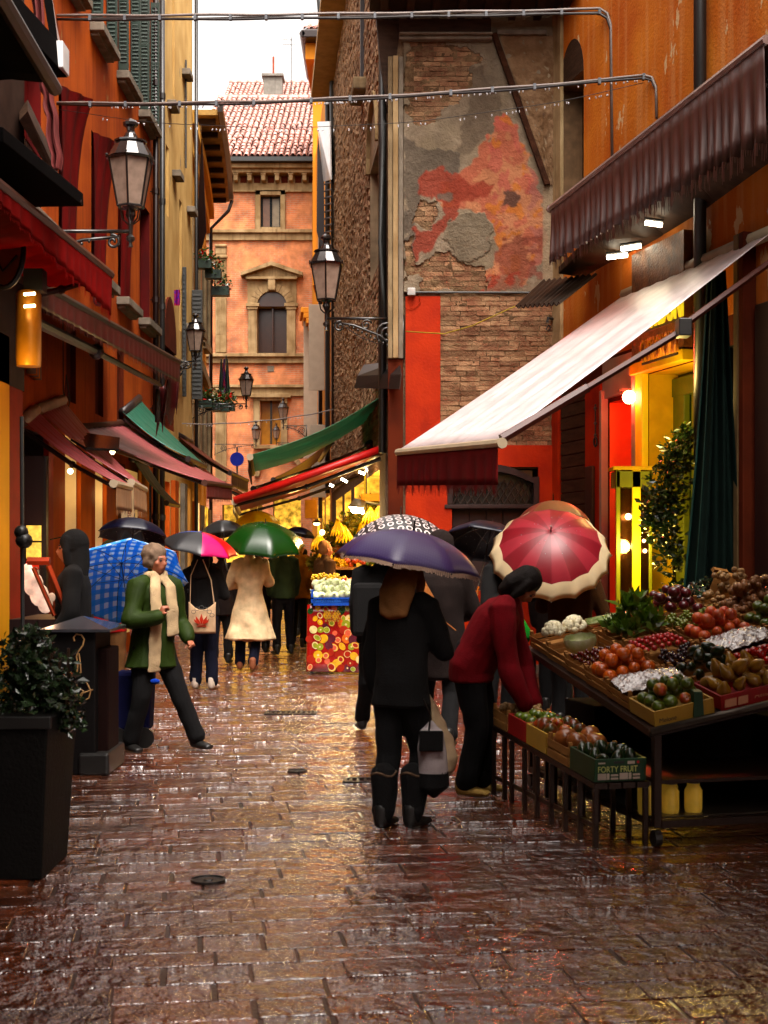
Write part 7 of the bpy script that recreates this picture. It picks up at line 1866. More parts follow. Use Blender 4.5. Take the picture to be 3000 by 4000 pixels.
def stallmat(u, v, z, frame=(SO, SU, SV), su=.16, sv=.19):
 O, U, Vv = frame
 X = Vector((Vv.x, Vv.y, sv)).normalized(); Y = Vector((U.x, U.y, su)); Z = X.cross(Y).normalized()
 Y = Z.cross(X).normalized()
 p = O + U * u + Vv * v
 return Matrix(((X.x, Y.x, Z.x, p.x), (X.y, Y.y, Z.y, p.y), (X.z, Y.z, Z.z, z), (0, 0, 0, 1)))
def crate(label, Mx, Lu, Lv, h=.10, mat=None, name="fruit_crate", group="crates on the fruit stall", solid=False):
 mat = mat or M_WOODP; Lu, Lv = Lv, Lu
 t = thing(name, label, "crate", (0, 0, 0), group); t.matrix_world = Mx
 OFF[t.name] = Vector((0, 0, 0))
 def p(nm, a0, a1, b0, b1, c0, c1, mt=None):
  m = MB(); m.box(a0, a1, b0, b1, c0, c1); o = m.build(nm, mt or mat, t, local=True, bevel=.002); return o
 p("base", .01, Lu - .01, .01, Lv - .01, 0, .012)
 if solid:
  p("side", 0, .012, 0, Lv, 0, h); p("side", Lu - .012, Lu, 0, Lv, 0, h); p("side", .0125, Lu - .0125, 0, .012, 0, h); p("side", .0125, Lu - .0125, Lv - .012, Lv, 0, h)
 else:
  for (a, b) in ((0, 0), (Lu - .03, 0), (0, Lv - .03), (Lu - .03, Lv - .03)): p("corner_post", a + .004, a + .026, b + .004, b + .026, .0125, h + .025)
  for z0 in (.0, h * .52):
   p("slat", 0, .0035, 0, Lv, z0, z0 + h * .42); p("slat", Lu - .0035, Lu, 0, Lv, z0, z0 + h * .42)
   p("slat", .004, Lu - .004, 0, .0035, z0, z0 + h * .42); p("slat", .004, Lu - .004, Lv - .0035, Lv, z0, z0 + h * .42)
 return t
CR = {}
def fill(Mx, Lu, Lv, z0, kinds, pitch, label, group, heap=.05, layers=1, name=None, cat="fruit", randrot=True, jit=.25):
 """individual pieces heaped in a crate"""
 Lu, Lv = Lv, Lu; nu, nv = max(1, int((Lu - .03) / pitch)), max(1, int((Lv - .03) / pitch))
 for ly in range(layers):
  for i in range(nu - ly):
   for j in range(nv - ly):
    k = rng.choice(kinds); a = .015 + (i + .5 + ly * .5) * (Lu - .03) / nu + rng.uniform(-jit, jit) * pitch * .4; b = .015 + (j + .5 + ly * .5) * (Lv - .03) / nv + rng.uniform(-jit, jit) * pitch * .4
    hz = heap * math.sin(math.pi * a / Lu) * math.sin(math.pi * b / Lv)
    o = link(k, FR[k], None)
    flat_ = k in ('wrapped_tray', 'leek_bundle', 'lettuce', 'cauliflower', 'cabbage')
    rot = Matrix.Rotation(rng.uniform(-.3, .3) if k in ('wrapped_tray', 'leek_bundle') else rng.uniform(0, 6.28), 4, 'Z') @ (Matrix.Rotation(rng.uniform(-1.2, 1.2), 4, 'X') if randrot and not flat_ else Matrix.Identity(4))
    o.matrix_world = Mx @ Matrix.Translation((a, b, z0 + hz + ly * pitch * .75)) @ rot @ Matrix.Scale(rng.uniform(.88, 1.12), 4)
    lb = label if isinstance(label, str) else label[k]
    tag(o, lb, k.replace('_', ' ') if len(k.split('_')) < 3 else cat, group + ((" " + k.replace('_', ' ')) if not isinstance(label, str) else ""))
M_YCARD = pm("yellow_card", (.60, .42, .10), rough=.5, var=.15, local=True); M_REDC = pm("red_card", (.50, .03, .03), rough=.45, local=True); M_GRNCARD = pm("green_card", (.012, .13, .045), rough=.45, local=True)
lay = [  # row, column, width, crate material, solid, kinds, pitch, heap, layers, crate label, fruit label
 (0, 0, .38, M_YCARD, True, ["apple", "green_apple"], .078, .05, 2, "yellow card crate of mixed apples at the stand's near corner", {"apple": "red apple in the yellow crate at the near corner of the stand", "green_apple": "green apple in the yellow crate at the near corner of the stand"}),
 (0, 1, .42, M_REDC, True, ["pear"], .075, .07, 2, "red printed crate of pears at the near right of the stand", "yellow pear heaped in the red printed crate"),
 (1, 0, .38, M_WOODP, False, ["wrapped_tray"], .28, .03, 1, "wooden crate with a shiny wrapped tray behind the yellow crate", "crinkled shiny wrapped tray in the crate behind the mixed apples"),
 (1, 1, .36, M_WOODP, False, ["avocado"], .078, .08, 2, "wooden crate of dark green avocados behind the red crate", "dark green avocado in the crate behind the pears"),
 (1, 2, .42, M_WOODP, False, ["tomato"], .062, .05, 1, "wooden crate of glossy tomatoes right of the avocados", "glossy red tomato in the crate right of the avocados"),
 (2, 0, .38, M_WOODP, False, ["orange"], .082, .07, 2, "wooden crate heaped with oranges at the stand's left side", "orange heaped in the crate at the stand's left side"),
 (2, 1, .36, M_WOODP, False, ["dark_grapes"], .12, .02, 1, "wooden crate of black grapes right of the oranges", "bunch of black grapes right of the oranges"),
 (2, 2, .42, M_WOODP, False, ["wrapped_tray"], .28, .04, 1, "wooden crate with a second wrapped tray behind the tomatoes", "crinkled shiny wrapped tray in the crate behind the tomatoes"),
 (3, 0, .38, M_WOODP, False, ["date"], .045, .02, 1, "wooden crate of glossy dark red dates behind the oranges", "glossy dark red date in the crate behind the oranges"),
 (3, 1, .36, M_WOODP, False, ["radish"], .05, .03, 1, "wooden crate of small red radishes behind the black grapes", "small red radish in the crate behind the black grapes"),
 (3, 2, .42, M_WOODP, False, ["peach"], .078, .08, 2, "wooden crate of rosy peaches behind the right wrapped tray", "rosy orange peach in the crate behind the right wrapped tray"),
 (4, 0, .38, M_WOODP, False, ["cabbage"], .17, .05, 1, "wooden crate of pale cabbages at the stand's far left", "pale crinkled cabbage in the far left crate"),
 (4, 1, .36, M_WOODP, False, ["lettuce"], .13, .05, 2, "wooden crate of green lettuce beside the pale cabbages", "bright green lettuce beside the pale cabbages"),
 (4, 2, .42, M_WOODP, False, ["green_grapes"], .12, .03, 1, "wooden crate of green grapes behind the peaches", "bunch of green grapes behind the peaches"),
 (2, 3, .45, M_WOODP, False, ["lemon"], .07, .08, 2, "wooden crate heaped with lemons at the right edge", "lemon heaped in the crate at the right edge"),
 (3, 3, .45, M_WOODP, False, ["green_apple"], .075, .08, 2, "wooden crate heaped with green apples at the right edge", "green apple heaped in the crate at the right edge"),
 (4, 3, .45, M_WOODP, False, ["ginger_root"], .10, .10, 2, "wooden crate of knobbly ginger roots at the right edge", "knobbly ginger root in the crate at the right edge"),
 (5, 3, .45, M_WOODP, False, ["mushroom_clump"], .11, .10, 2, "wooden crate of pale mushrooms at the stand's far right", "clump of pale mushrooms at the stand's far right"),
 (5, 0, .38, M_WOODP, False, ["cauliflower"], .16, .05, 1, "wooden crate of white cauliflowers at the stand's back corner", "white cauliflower in the crate at the stand's back corner"),
 (5, 1, .36, M_WOODP, False, ["leek_bundle"], .19, .03, 1, "wooden crate of leeks lying behind the lettuce", "bundle of white and green leeks lying behind the lettuce"),
 (5, 2, .42, M_WOODP, False, ["onion"], .085, .10, 2, "wooden crate of dark red onions at the back right", "dark red onion in the crate at the back right"),
]
vcol = [0.0, .395, .77, 1.2]
for (r_, c_, wv, mt, sol, kinds, pt, hp, ly, lab, flab) in lay:
 u0 = .01 + r_ * .325; v0 = vcol[c_] + .01
 Mx = stallmat(u0, v0, splane(u0, v0) + .004)
 crate(lab, Mx, .31, wv - .02, .085, mt, solid=sol)
 fill(Mx, .31, wv - .02, .07 if pt > .05 else .09, kinds, pt, flab, "produce: " + lab[:34], heap=hp, layers=ly)
for (px, py, Y, k, lb) in ((1540, 1331, 9.6, "melon", "large round cream melon topping the back of the stand"), (1605, 1338, 9.7, "ginger_root", "knobbly ginger root at the back right of the stand"), (1640, 1330, 9.6, "ginger_root", "knobbly ginger root at the far right edge"),
                           (1580, 1320, 9.9, "squash", "brown squash resting behind the melon"), (1500, 1372, 9.3, "onion", "single glossy dark onion in front of the melon")):
 o = link(k, FR[k], None); o.location = V(px, py, Y); tag(o, lb, k.replace('_', ' '))
tgm = pm("yellow_price_card", (.85, .62, .05), rough=.5)
for (px, py, Y, txt, lb) in ((1342, 1424, 9.1, "1,45", "yellow star shaped price card by the pale cabbages"), (1505, 1400, 9.0, "", "small yellow price card among the radishes"), (1560, 1412, 8.8, "", "small plain price card beside the peaches")):
 q = V(px, py, Y); t = thing("price_card", lb, "price card", q); m = MB((q, Vector((1, 0, 0)), Vector((0, -1, 0))))
 pts = [((.05 if i % 2 else .036) * math.cos(math.pi * i / 8), (.042 if i % 2 else .03) * math.sin(math.pi * i / 8)) for i in range(16)] if txt else [(-.03, -.02), (.03, -.02), (.03, .02), (-.03, .02)]
 m.prism(pts, 0, .003); m.build("card", tgm, t)
 m = MB(); m.tube([q, q + Vector((-.03, .0, -.12))], .004, 4, raw=True); m.build("stick", M_WOODP, t)
 if txt: place_text(txt, q + Vector((-.035, -.005, -.014)), (1, 0, 0), (0, 0, 1), .034, pm("blue_ink", (.02, .03, .3)), "price", t)
def crateface(px_u, v0, z, txt, size, mat, par):
 o_ = SO + SU * px_u + SV * v0
 place_text(txt, (o_.x, o_.y, z), (SV.x, SV.y, .19), (0, 0, 1), size, mat, "print", par, depth=.001)
cr_red = [o for o in bpy.data.objects if o.get("label", "").startswith("red printed crate")][0]
cr_yel = [o for o in bpy.data.objects if o.get("label", "").startswith("yellow card crate")][0]
def childprint(par, mk):
 o = mk(None); o.parent = par; o.matrix_parent_inverse = par.matrix_world.inverted()
bpy.context.view_layer.update()
pk = pm("pink_print", (.75, .45, .30), rough=.5)
def cp(par, u, v, z, txt, size, mat):
 o_ = SO + SU * u + SV * v
 o = place_text(txt, (o_.x, o_.y, splane(0, v) + z), (SV.x, SV.y, .19), (0, 0, 1), size, mat, "print", None, depth=.0008)
 o.parent = par; o.matrix_parent_inverse = par.matrix_world.inverted()
cp(cr_red, .004, .60, .035, "Almard", .045, pk)
cp(cr_yel, .004, .03, .022, "Melone", .035, M_MAROON)
for (v, w) in ((.42, .07), (.50, .06)):
 o_ = SO + SU * .006; m = MB(SF); m.hexa([(.001, v, splane(0, v) + .02), (.006, v, splane(0, v) + .02), (.006, v + w, splane(0, v + w) + .02), (.001, v + w, splane(0, v + w) + .02), (.001, v, splane(0, v) + .075), (.006, v, splane(0, v) + .075), (.006, v + w, splane(0, v + w) + .075), (.001, v + w, splane(0, v + w) + .075)])
 o = m.build("printed_panel", pk, None); o.parent = cr_red; o.matrix_parent_inverse = cr_red.matrix_world.inverted()
m = MB(SF); v = .23
m.hexa([(-.008, v, splane(0, v) + .0), (.0, v, splane(0, v) + .0), (.0, v + .06, splane(0, v) + .01), (-.008, v + .06, splane(0, v) + .01), (-.008, v + .0, splane(0, v) + .15), (.04, v, splane(0, v) + .16), (.04, v + .05, splane(0, v) + .16), (-.008, v + .05, splane(0, v) + .15)])
o = m.build("green_carton_strip", M_GRNCARD, None); o.parent = cr_yel; o.matrix_parent_inverse = cr_yel.matrix_world.inverted()
BO = Vector((1.13, 7.47, 0)); BFm = (BO, SU, SV)
def bz(u): return .345 + .062 * u
bn = thing("low_bench", "low slatted trestle bench carrying fruit boxes before the stand", "bench", BO)
for k in range(4):
 m = MB(BFm); b0 = .005 + k * .082; m.hexa([(0, b0, bz(0) - .03), (1.78, b0, bz(1.78) - .03), (1.78, b0 + .07, bz(1.78) - .03), (0, b0 + .07, bz(0) - .03), (0, b0, bz(0)), (1.78, b0, bz(1.78)), (1.78, b0 + .07, bz(1.78)), (0, b0 + .07, bz(0))]); m.build("plank", M_BROWNM, bn)
for u in (.0, .22, .44, .66, .9, 1.12, 1.36, 1.5, 1.72):
 for b0 in (0.0, .29):
  m = MB(BFm); m.box(u, u + .028, b0, b0 + .028, 0, bz(u) - .031); m.build("leg", M_BROWNM, bn, bevel=.003)
m = MB(BFm); m.box(0, 1.7, .012, .026, .10, .125); m.build("stretcher", M_BROWNM, bn)
low = [(0.02, .36, M_GRNCARD, True, ["avocado"], .075, .04, "green printed FORTY FRUIT box of avocados on the low bench", "dark green avocado in the FORTY FRUIT box"),
       (.40, .34, M_WOODP, False, ["squash"], .13, .03, "wooden box of brown squashes behind the green box", "brown squash in the box behind the green one"),
       (.76, .34, M_YCARD, True, ["mango", "apple"], .085, .05, "pale carton of mangoes in the middle of the low bench", {"mango": "green mango in the pale carton on the low bench", "apple": "dark red apple among the mangoes on the low bench"}),
       (1.12, .32, M_REDC, True, ["green_apple"], .08, .04, "red and white carton of green apples on the low bench", "green apple in the carton on the low bench"),
       (1.46, .30, M_WOODP, False, ["mushroom_clump"], .11, .04, "wooden box of pale mushrooms at the bench's far end, by the woman's hand", "clump of pale mushrooms at the bench's far end")]
for (u0, Lu, mt, sol, kinds, pt, hp, lab, flab) in low:
 Mx = stallmat(u0, .01, bz(u0) + .004, (BO, SU, SV), .062, 0.0)
 t = crate(lab, Mx, Lu, .30, .125 if sol else .115, mt, solid=sol, group="boxes on the low bench")
 fill(Mx, Lu, .30, .10, kinds, pt, flab, "produce: " + lab[:34], heap=hp)
 if lab.startswith("green"): fbox = t
bpy.context.view_layer.update()
def fp(txt, a, z, size, mat, sx=1):
 o_ = BO + SU * .004 + SV * (.01 + a)
 o = place_text(txt, (o_.x, o_.y, bz(0) + z), (SV.x, SV.y, 0), (0, 0, 1), size, mat, "print", None, sx=sx, depth=.0008); o.parent = fbox; o.matrix_parent_inverse = fbox.matrix_world.inverted()
fp("FORTY FRUIT", .012, .060, .046, pm("gold_green_print", (.70, .74, .34), rough=.5), .84)
whp = pm("white_print", (.62, .55, .48), rough=.5)
def fr_(a0, a1, z0, z1, mat=whp):
 m = MB(BFm); m.box(.012, .018, .01 + a0, .01 + a1, bz(0) + z0, bz(0) + z1); o = m.build("printed_panel", mat, None); o.parent = fbox; o.matrix_parent_inverse = fbox.matrix_world.inverted()
for q in ((.018, .065, .018, .052), (.070, .084, .018, .052), (.094, .135, .036, .046), (.094, .135, .018, .028), (.145, .192, .018, .052), (.198, .212, .018, .052), (.222, .262, .036, .046), (.222, .262, .018, .028), (.02, .06, .104, .112), (.19, .232, .10, .116)): fr_(*q)
fr_(.244, .258, .102, .116, M_REDC); fr_(.11, .17, .104, .117, M_BLACK)
bkc = thing("leaning_crate", "empty wooden crate tipped up behind the melon with greens and a carrot inside", "crate", V(1545, 1300, 10.4))
m = MB(); A, B, C, D = V(1545, 1238, 10.3), V(1600, 1250, 10.5), V(1556, 1335, 10.3), V(1512, 1330, 10.2); dp_ = Vector((.05, .12, .02))
m.add([A, B, C, D, A + dp_, B + dp_, C + dp_, D + dp_], [(0, 1, 2, 3), (7, 6, 5, 4), (0, 4, 5, 1), (1, 5, 6, 2), (2, 6, 7, 3), (3, 7, 4, 0)], raw=True); m.build("side", M_WOODP, bkc)
m = MB(); m.tube([V(1540, 1230, 10.2), V(1570, 1236, 10.3)], .02, 4, raw=True); m.build("slat", M_WOODP, bkc)
gp = thing("leafy_greens", "dark feathery greens spilling from the tipped wooden crate", "greens", V(1510, 1310, 10.3)); m = MB()
leafmass(m, V(1515, 1290, 10.35), .12, 260, .05, seed=3, sc=(1, 1, 1.3)); m.build("foliage", M_LEAFD, gp, kind="stuff")
# shop props on the right
A = ra
cab = thing("glass_cabinet", "tall yellow framed glass cabinet with glowing bulbs by the shop door", "cabinet", V(1370, 1400, 15.0))
y0, y1 = 15.0, 15.35
for (x, w) in ((1331, 9), (1366, 18), (1402, 7)):
 m = MB(); m.box(V(x, 0, y0).x, V(x + w, 0, y0).x, y0, y0 + (.05 if w < 15 else .08), .05, V(0, 1015, y0).z); m.build("post", M_YPAINT if w > 15 else pm("moss_yellow", (.34, .36, .03), rough=.4), cab, bevel=.005)
m = MB(); m.box(V(1324, 0, y0).x, V(1416, 0, y0).x, y0 - .02, y1, V(0, 1015, y0).z, V(0, 1007, y0).z); m.build("top", M_YDULL, cab, bevel=.005)
m = MB(); m.box(V(1331, 0, y0).x, V(1409, 0, y0).x, y0, y1, V(0, 1052, y0).z, V(0, 1018, y0).z); m.build("head_rail", pm("moss_yellow", (.34, .36, .03)), cab)
for (x0, x1) in ((1341, 1365), (1385, 1401)):
 m = MB(); m.box(V(x0, 0, y0).x, V(x1, 0, y0).x, y0 + .015, y0 + .02, .1, V(0, 1052, y0).z); m.build("pane", pm("clear_glass", (.9, .9, .85), rough=.03, trans=1.0), cab)
m = MB(); m.box(V(1331, 0, y1).x, V(1409, 0, y1).x, y1 - .02, y1, .05, V(0, 1052, y1).z); m.build("back", pm("mirror_back", (.35, .16, .05), rough=.2, metal=.6), cab)
for (x, y) in ((1336, 1310), (1360, 1312), (1398, 1300)):
 m = MB(); q = V(x, y, y0 - .03); m.tube([q + Vector((0, .03, .07)), q + Vector((0, -.02, .06)), q + Vector((0, -.02, -.06)), q + Vector((0, .03, -.07))], .007, 5, raw=True); m.build("handle", M_STEEL, cab)
M_BULB = pm("glowing_bulb", (1, .8, .4), emit=10, emit_col=(1.0, .70, .28))
for (x, y, r, Y) in ((1357, 1116, .035, 15.2), (1354, 1180, .035, 15.2), (1393, 1190, .022, 15.2), (1372, 1388, .055, 14.8), (1392, 1360, .03, 14.9), (1391, 1168, .02, 15.2)):
 m = MB(); m.ball(tuple(V(x, y, Y)), r, 10, 8); m.build("bulb", M_BULB, cab, smooth=True)
rl = thing("red_door_lamp", "glowing red lamp at the top of the salmon doorway", "lamp", V(1357, 858, 15.6)); m = MB(); m.ball(tuple(V(1359, 858, 15.55)), .075, 12, 8); m.build("bulb", pm("red_glow", (1, .12, .06), emit=150, emit_col=(1.0, .07, .03)), rl, smooth=True)
m = MB(); m.box(*(lambda q: (q.x - .1, q.x + .1, q.y, q.y + .1, q.z + .07, q.z + .10))(V(1357, 858, 15.6))); m.build("holder", M_BLACK, rl)
sg = thing("letter_sign", "shop sign of tall narrow yellow metal letters under the glaring awning", "shop sign", V(1425, 720, 15.0))
o_ = RF[0] + RF[1] * (A(1440) + .0) + RF[2] * .3
place_text("MORDONI", (o_.x, o_.y, rz_(1390, 735)), tuple(RF[1]), (0, 0, 1), .50, pm("glow_yellow_letters", (.85, .68, .02), rough=.4, emit=.35), "letters", sg, sx=.42, depth=.012)  # emission stands in for lamplight on the yellow letters
place_text("GASTRONOMIA", (o_.x, o_.y, rz_(1390, 800)), tuple(RF[1]), (0, 0, 1), .34, pm("gilt_letters", (.60, .30, .06), rough=.3), "letters", sg, sx=.36, depth=.012)
m = MB(RF); m.box(A(1440), A(1520), .28, .29, rz_(1390, 740), rz_(1390, 735)); m.box(A(1440), A(1520), .28, .29, rz_(1390, 806), rz_(1390, 801)); m.build("rail", M_IRON, sg)
fc_ = thing("gilt_fascia", "carved gilt fascia board lit warm above the yellow shop", "fascia", V(1440, 800, 15)); m = MB(RF); m.box(A(1386), A(1500), .02, .12, 3.7, 4.9); m.build("board", pm("gilt_board", (.34, .16, .04), rough=.5, var=.6, nscale=8, bump=.6), fc_)
CURT = 1
gc = thing("green_drape", "tall dark green drape with a thin teal edge hanging before the shops", "drape", V(1520, 1300, 13.2)); m = MB()
def drp(u, v_):
 xl = 1531 + (1474 - 1531) * v_ + 6 * math.sin(v_ * 3); xr = 1566 + (1604 - 1566) * v_; q = V(xl + (xr - xl) * u, 585 + (1345 - 585) * v_, 13.2); q.y += .07 * math.sin(u * 16 + v_) + .03 * math.sin(u * 35); return tuple(q)
m.grid(drp, 50, 20); o = m.build("cloth", pm("bottle_green_canvas", (.004, .010, .008), rough=.8, spec=.05), gc, smooth=True); o.modifiers.new("s", 'SOLIDIFY').thickness = .006
m = MB(); m.tube([Vector(drp(0, i / 20)) + Vector((-.01, -.02, 0)) for i in range(21)], .012, 5, raw=True); m.build("piping", pm("teal_piping", (.01, .12, .09), rough=.5), gc, smooth=True)
m = MB(); m.tube([Vector(drp(.12, i / 20)) + Vector((0, -.09, 0)) for i in range(21)], .005, 4, raw=True); m.build("piping", pm("teal_piping", (.01, .12, .09)), gc, smooth=True)
wp = thing("climbing_plant", "glossy climbing shrub beside the yellow window, leaves glinting with rain", "plant", V(1440, 1330, 14.3)); m = MB()
for (x, y, r, n) in ((1462, 985, .24, 380), (1440, 1060, .30, 520), (1430, 1130, .30, 480), (1450, 1200, .22, 260), (1455, 1270, .12, 90), (1418, 1100, .2, 160), (1480, 940, .12, 90)): leafmass(m, V(x, y, 14.2), r, n, .075, seed=x, sc=(.8, .6, 1.1))
m.build("foliage", M_LEAF, wp, kind="stuff"); m = MB(); m.tube([V(1460, 1345, 14.4), V(1455, 1200, 14.4), V(1445, 1000, 14.3)], .018, 6, raw=True); m.build("stem", M_DARKWOOD, wp)
# fruit print table and fennel
ft = thing("print_table", "table hung with an oilcloth printed all over with bright fruit", "table", V(730, 1455, 18.1)); c = V(730, 1455, 18.1)
fl_, fr2 = V(664, 0, 18.1).x, V(792, 0, 18.1).x; zt, zb = V(0, 1306, 18.1).z, V(0, 1449, 18.1).z
m = MB(); m.box(fl_ + .02, fr2 - .01, 18.12, 19.2, zt - .03, zt); m.build("tabletop", M_BROWNM, ft)
for (x, y) in ((fl_ + .05, 18.2), (fr2 - .05, 18.2), (fl_ + .05, 19.1), (fr2 - .05, 19.1)): m = MB(); m.box(x - .02, x + .02, y - .02, y + .02, 0, zt - .03); m.build("leg", M_BLACK, ft)
cl_ = thing("oilcloth", "oilcloth printed with melons, grapes, citrus and berries on the stall front", "tablecloth", V(730, 1400, 18.1))
def clf(u, v_): return (fl_ + (fr2 - fl_) * u + (.02 * (1 - v_)) * (u - .5), 18.06 - .015 * math.sin(u * 9) * (1 - v_) - (1 - v_) * .04, zb + (zt - zb) * v_ - .02 * u * (1 - v_))
m = MB(); m.grid(clf, 16, 8); o = m.build("cloth", pm("red_oilcloth", (.45, .03, .02), rough=.25, coat=.5), cl_, smooth=True); o.modifiers.new("s", 'SOLIDIFY').thickness = .003
cols = {"yellow": (.80, .52, .03), "orange": (.75, .25, .02), "red": (.62, .03, .02), "lime": (.42, .45, .05), "green": (.05, .16, .03), "cream": (.80, .68, .38), "pink": (.75, .22, .12), "plum": (.22, .02, .06)}
pms = {k: pm("print_" + k, v, rough=.25, var=.3, nscale=25, coat=.5) for k, v in cols.items()}
rg = random.Random(12); spots = []
for row in range(9):
 for cc_ in range(8):
  spots.append(((cc_ + .5 + rg.uniform(-.3, .3) + (row % 2) * .4) / 8.2, (row + .5 + rg.uniform(-.3, .3)) / 9.2))
groups = {k: MB() for k in cols}
for i, (u, v_) in enumerate(spots):
 if not .04 < u < .97 or not .05 < v_ < .97: continue
 x, y, z = clf(u, v_); y -= .0045 + .0006 * (i % 7); k = rg.choice(("yellow", "orange", "red", "lime", "yellow", "orange", "red", "cream", "green", "pink", "plum")); r = rg.uniform(.034, .056); sx = rg.uniform(.8, 1.25); sz = rg.uniform(.8, 1.25); rot = rg.random() * 3
 def el(kk, r_, dy, sx=sx, sz=sz):
  groups[kk].prism_ = None
  pts = [(x + r_ * (sx * math.cos(a) * math.cos(rot) - sz * math.sin(a) * math.sin(rot)), z + r_ * (sx * math.cos(a) * math.sin(rot) + sz * math.sin(a) * math.cos(rot))) for a in [math.pi * j / 7 for j in range(14)]]
  n = len(groups[kk].v); groups[kk].v += [(p[0], y - dy, p[1]) for p in pts]; groups[kk].f.append(tuple(range(n, n + 14))); groups[kk].mi.append(0)
 el(k, r, 0)
 if i % 3 == 0: el("cream", r * .8, .0006); el(("pink", "red", "lime")[i % 9 // 3], r * .68, .0012)
 elif i % 4 == 1: el("cream" if k != "cream" else "yellow", r * .25, .0006)
for k in cols: groups[k].build("printed_fruit", pms[k], cl_, kind="stuff")
m = MB(); px_, pz_ = clf(.42, .93)[0], clf(.42, .90)[2]
for i in range(5):
 for j in range(5): m.ball((px_ - .08 + .04 * i + .02 * (j % 2), 18.0, pz_ - .03 * j), .016, 4, 3, (1, .15, 1))
m.build("printed_pineapple", pm("print_gold", (.45, .26, .03), rough=.3), cl_)
M_BLUEC = pm("blue_plastic", (.02, .17, .55), rough=.35, coat=.3)
bc = thing("blue_crate", "bright blue plastic crate tilted forward on the fruit print table", "crate", V(718, 1310, 18.05))
xl, xr, zc = V(672, 0, 18.0).x, V(763, 0, 18.0).x, V(0, 1308, 18.0).z
for (a0, a1, b0, b1, c0, c1) in ((xl, xr, 17.98, 18.0, zc, zc + .035), (xl, xr, 17.98, 18.0, zc + .085, zc + .105), (xl, xl + .03, 17.98, 18.0, zc, zc + .2), (xr - .03, xr, 17.98, 18.0, zc, zc + .2), (xl, xl + .02, 18.0, 18.36, zc, zc + .2), (xr - .02, xr, 18.0, 18.36, zc, zc + .2), (xl, xr, 18.35, 18.37, zc, zc + .2), (xl + .02, xr - .02, 18.0, 18.35, zc, zc + .015)):
 m = MB(); m.box(a0, a1, b0, b1, c0, c1); m.build("panel", M_BLUEC, bc)
k = xl + .045
while k < xr - .03: m = MB(); m.box(k, k + .012, 17.984, 17.996, zc + .035, zc + .085); m.build("rib", M_BLUEC, bc); k += .032
place_text("FAVI FURT  A.VALERIAN", (xl + .04, 17.978, zc + .04), (1, 0, 0), (0, 0, 1), .042, pm("pale_blue_print", (.10, .30, .70)), "lettering", bc, sx=.78)
m = MB(); m.lathe([(.015, -.055), (.045, -.045), (.058, -.01), (.05, .025), (.028, .05), (.016, .07), (.010, .085)], (0, 0, 0), 10); m.tube([(0, 0, .07), (.02, 0, .11)], .006, 5)
FR["fennel_bulb"] = m.mesh("fennel_bulb", fmat("fennel_white", (.62, .68, .42), col2=(.80, .80, .66), rough=.35), True)
for j in range(3):
 for i in range(6):
  o = link("fennel_bulb", FR["fennel_bulb"]); o.location = (xl + .05 + i * .088 + rng.uniform(-.012, .012) + .03 * (j % 2), 18.06 + .10 * j, zc + .13 + .075 * j + rng.uniform(-.01, .015)); o.rotation_euler = (rng.uniform(.3, 1.3), rng.uniform(-1.0, 1.0), 0); o.scale = (rng.uniform(.9, 1.15),) * 3
  tag(o, "white fennel bulb piled in the bright blue crate", "fennel", "fennel bulbs in the blue crate")
def scatter(kind, n, x0, x1, y0, y1, Y0, Y1, label, group, s=1.0, cat=None):
 for i in range(n):
  o = link(kind, FR[kind]); o.location = V(rng.uniform(x0, x1), rng.uniform(y0, y1), rng.uniform(Y0, Y1)); o.rotation_euler = (rng.uniform(0, 3), rng.uniform(0, 3), rng.uniform(0, 3)); o.scale = (s * rng.uniform(.85, 1.2),) * 3
  tag(o, label, cat or kind.replace('_', ' '), group)
for (i, x) in enumerate((678, 690, 702, 716, 730, 744)): scatter("yellow_grapes", 2, x - 3, x + 3, 1246, 1264, 18.5, 18.8, "bunch of bright yellow grapes behind the fennel", "yellow grapes behind the fennel", 1.0)
scatter("tomato", 7, 740, 765, 1250, 1264, 18.45, 18.6, "bright red tomato behind the fennel on the right", "red tomatoes behind the fennel", 1.3)
scatter("lettuce", 3, 766, 786, 1262, 1280, 18.2, 18.5, "dark green leafy head right of the fennel", "leafy heads right of the fennel", .9)
ds_ = thing("fruit_display", "stepped fruit display blazing yellow under floodlights at the brick house", "market stall", V(760, 1250, 21.5))
steps = [(700, 870, 1268, 20.6), (705, 880, 1225, 21.0), (712, 890, 1182, 21.4), (730, 900, 1140, 21.8)]
for i, (x0, x1, y, Y) in enumerate(steps):
 m = MB(); a, b = V(x0, y, Y), V(x1, y, Y); m.box(a.x, b.x, Y, Y + .42, a.z - .04, a.z); m.build("shelf", M_WOODP, ds_)
m = MB(); a = V(700, 1268, 20.6); m.box(a.x, V(870, 0, 20.6).x, 20.62, 21.9, 0, a.z - .05); m.build("base", M_YDULL, ds_)
kin = [("lemon", "lemon"), ("orange", "orange"), ("yellow_grapes", "bunch of yellow grapes"), ("peach", "peach"), ("green_apple", "green apple"), ("lettuce", "green leafy head")]
for i, (x0, x1, y, Y) in enumerate(steps):
 for seg in range(4):
  xa = x0 + (x1 - x0) * seg / 4; xb = x0 + (x1 - x0) * (seg + 1) / 4; kd, nm_ = kin[(i * 2 + seg) % 6]
  scatter(kd, 9 if kd not in ("lettuce", "yellow_grapes") else 4, xa + 2, xb - 2, y - 16, y - 4, Y + .02, Y + .3, "%s on shelf level %s of the floodlit display" % (nm_, ("bottom", "second", "third", "top")[i]), "%ss on the %s shelf" % (nm_, ("bottom", "second", "third", "top")[i]), 1.2)
FR["banana_bunch"] = None; m = MB()
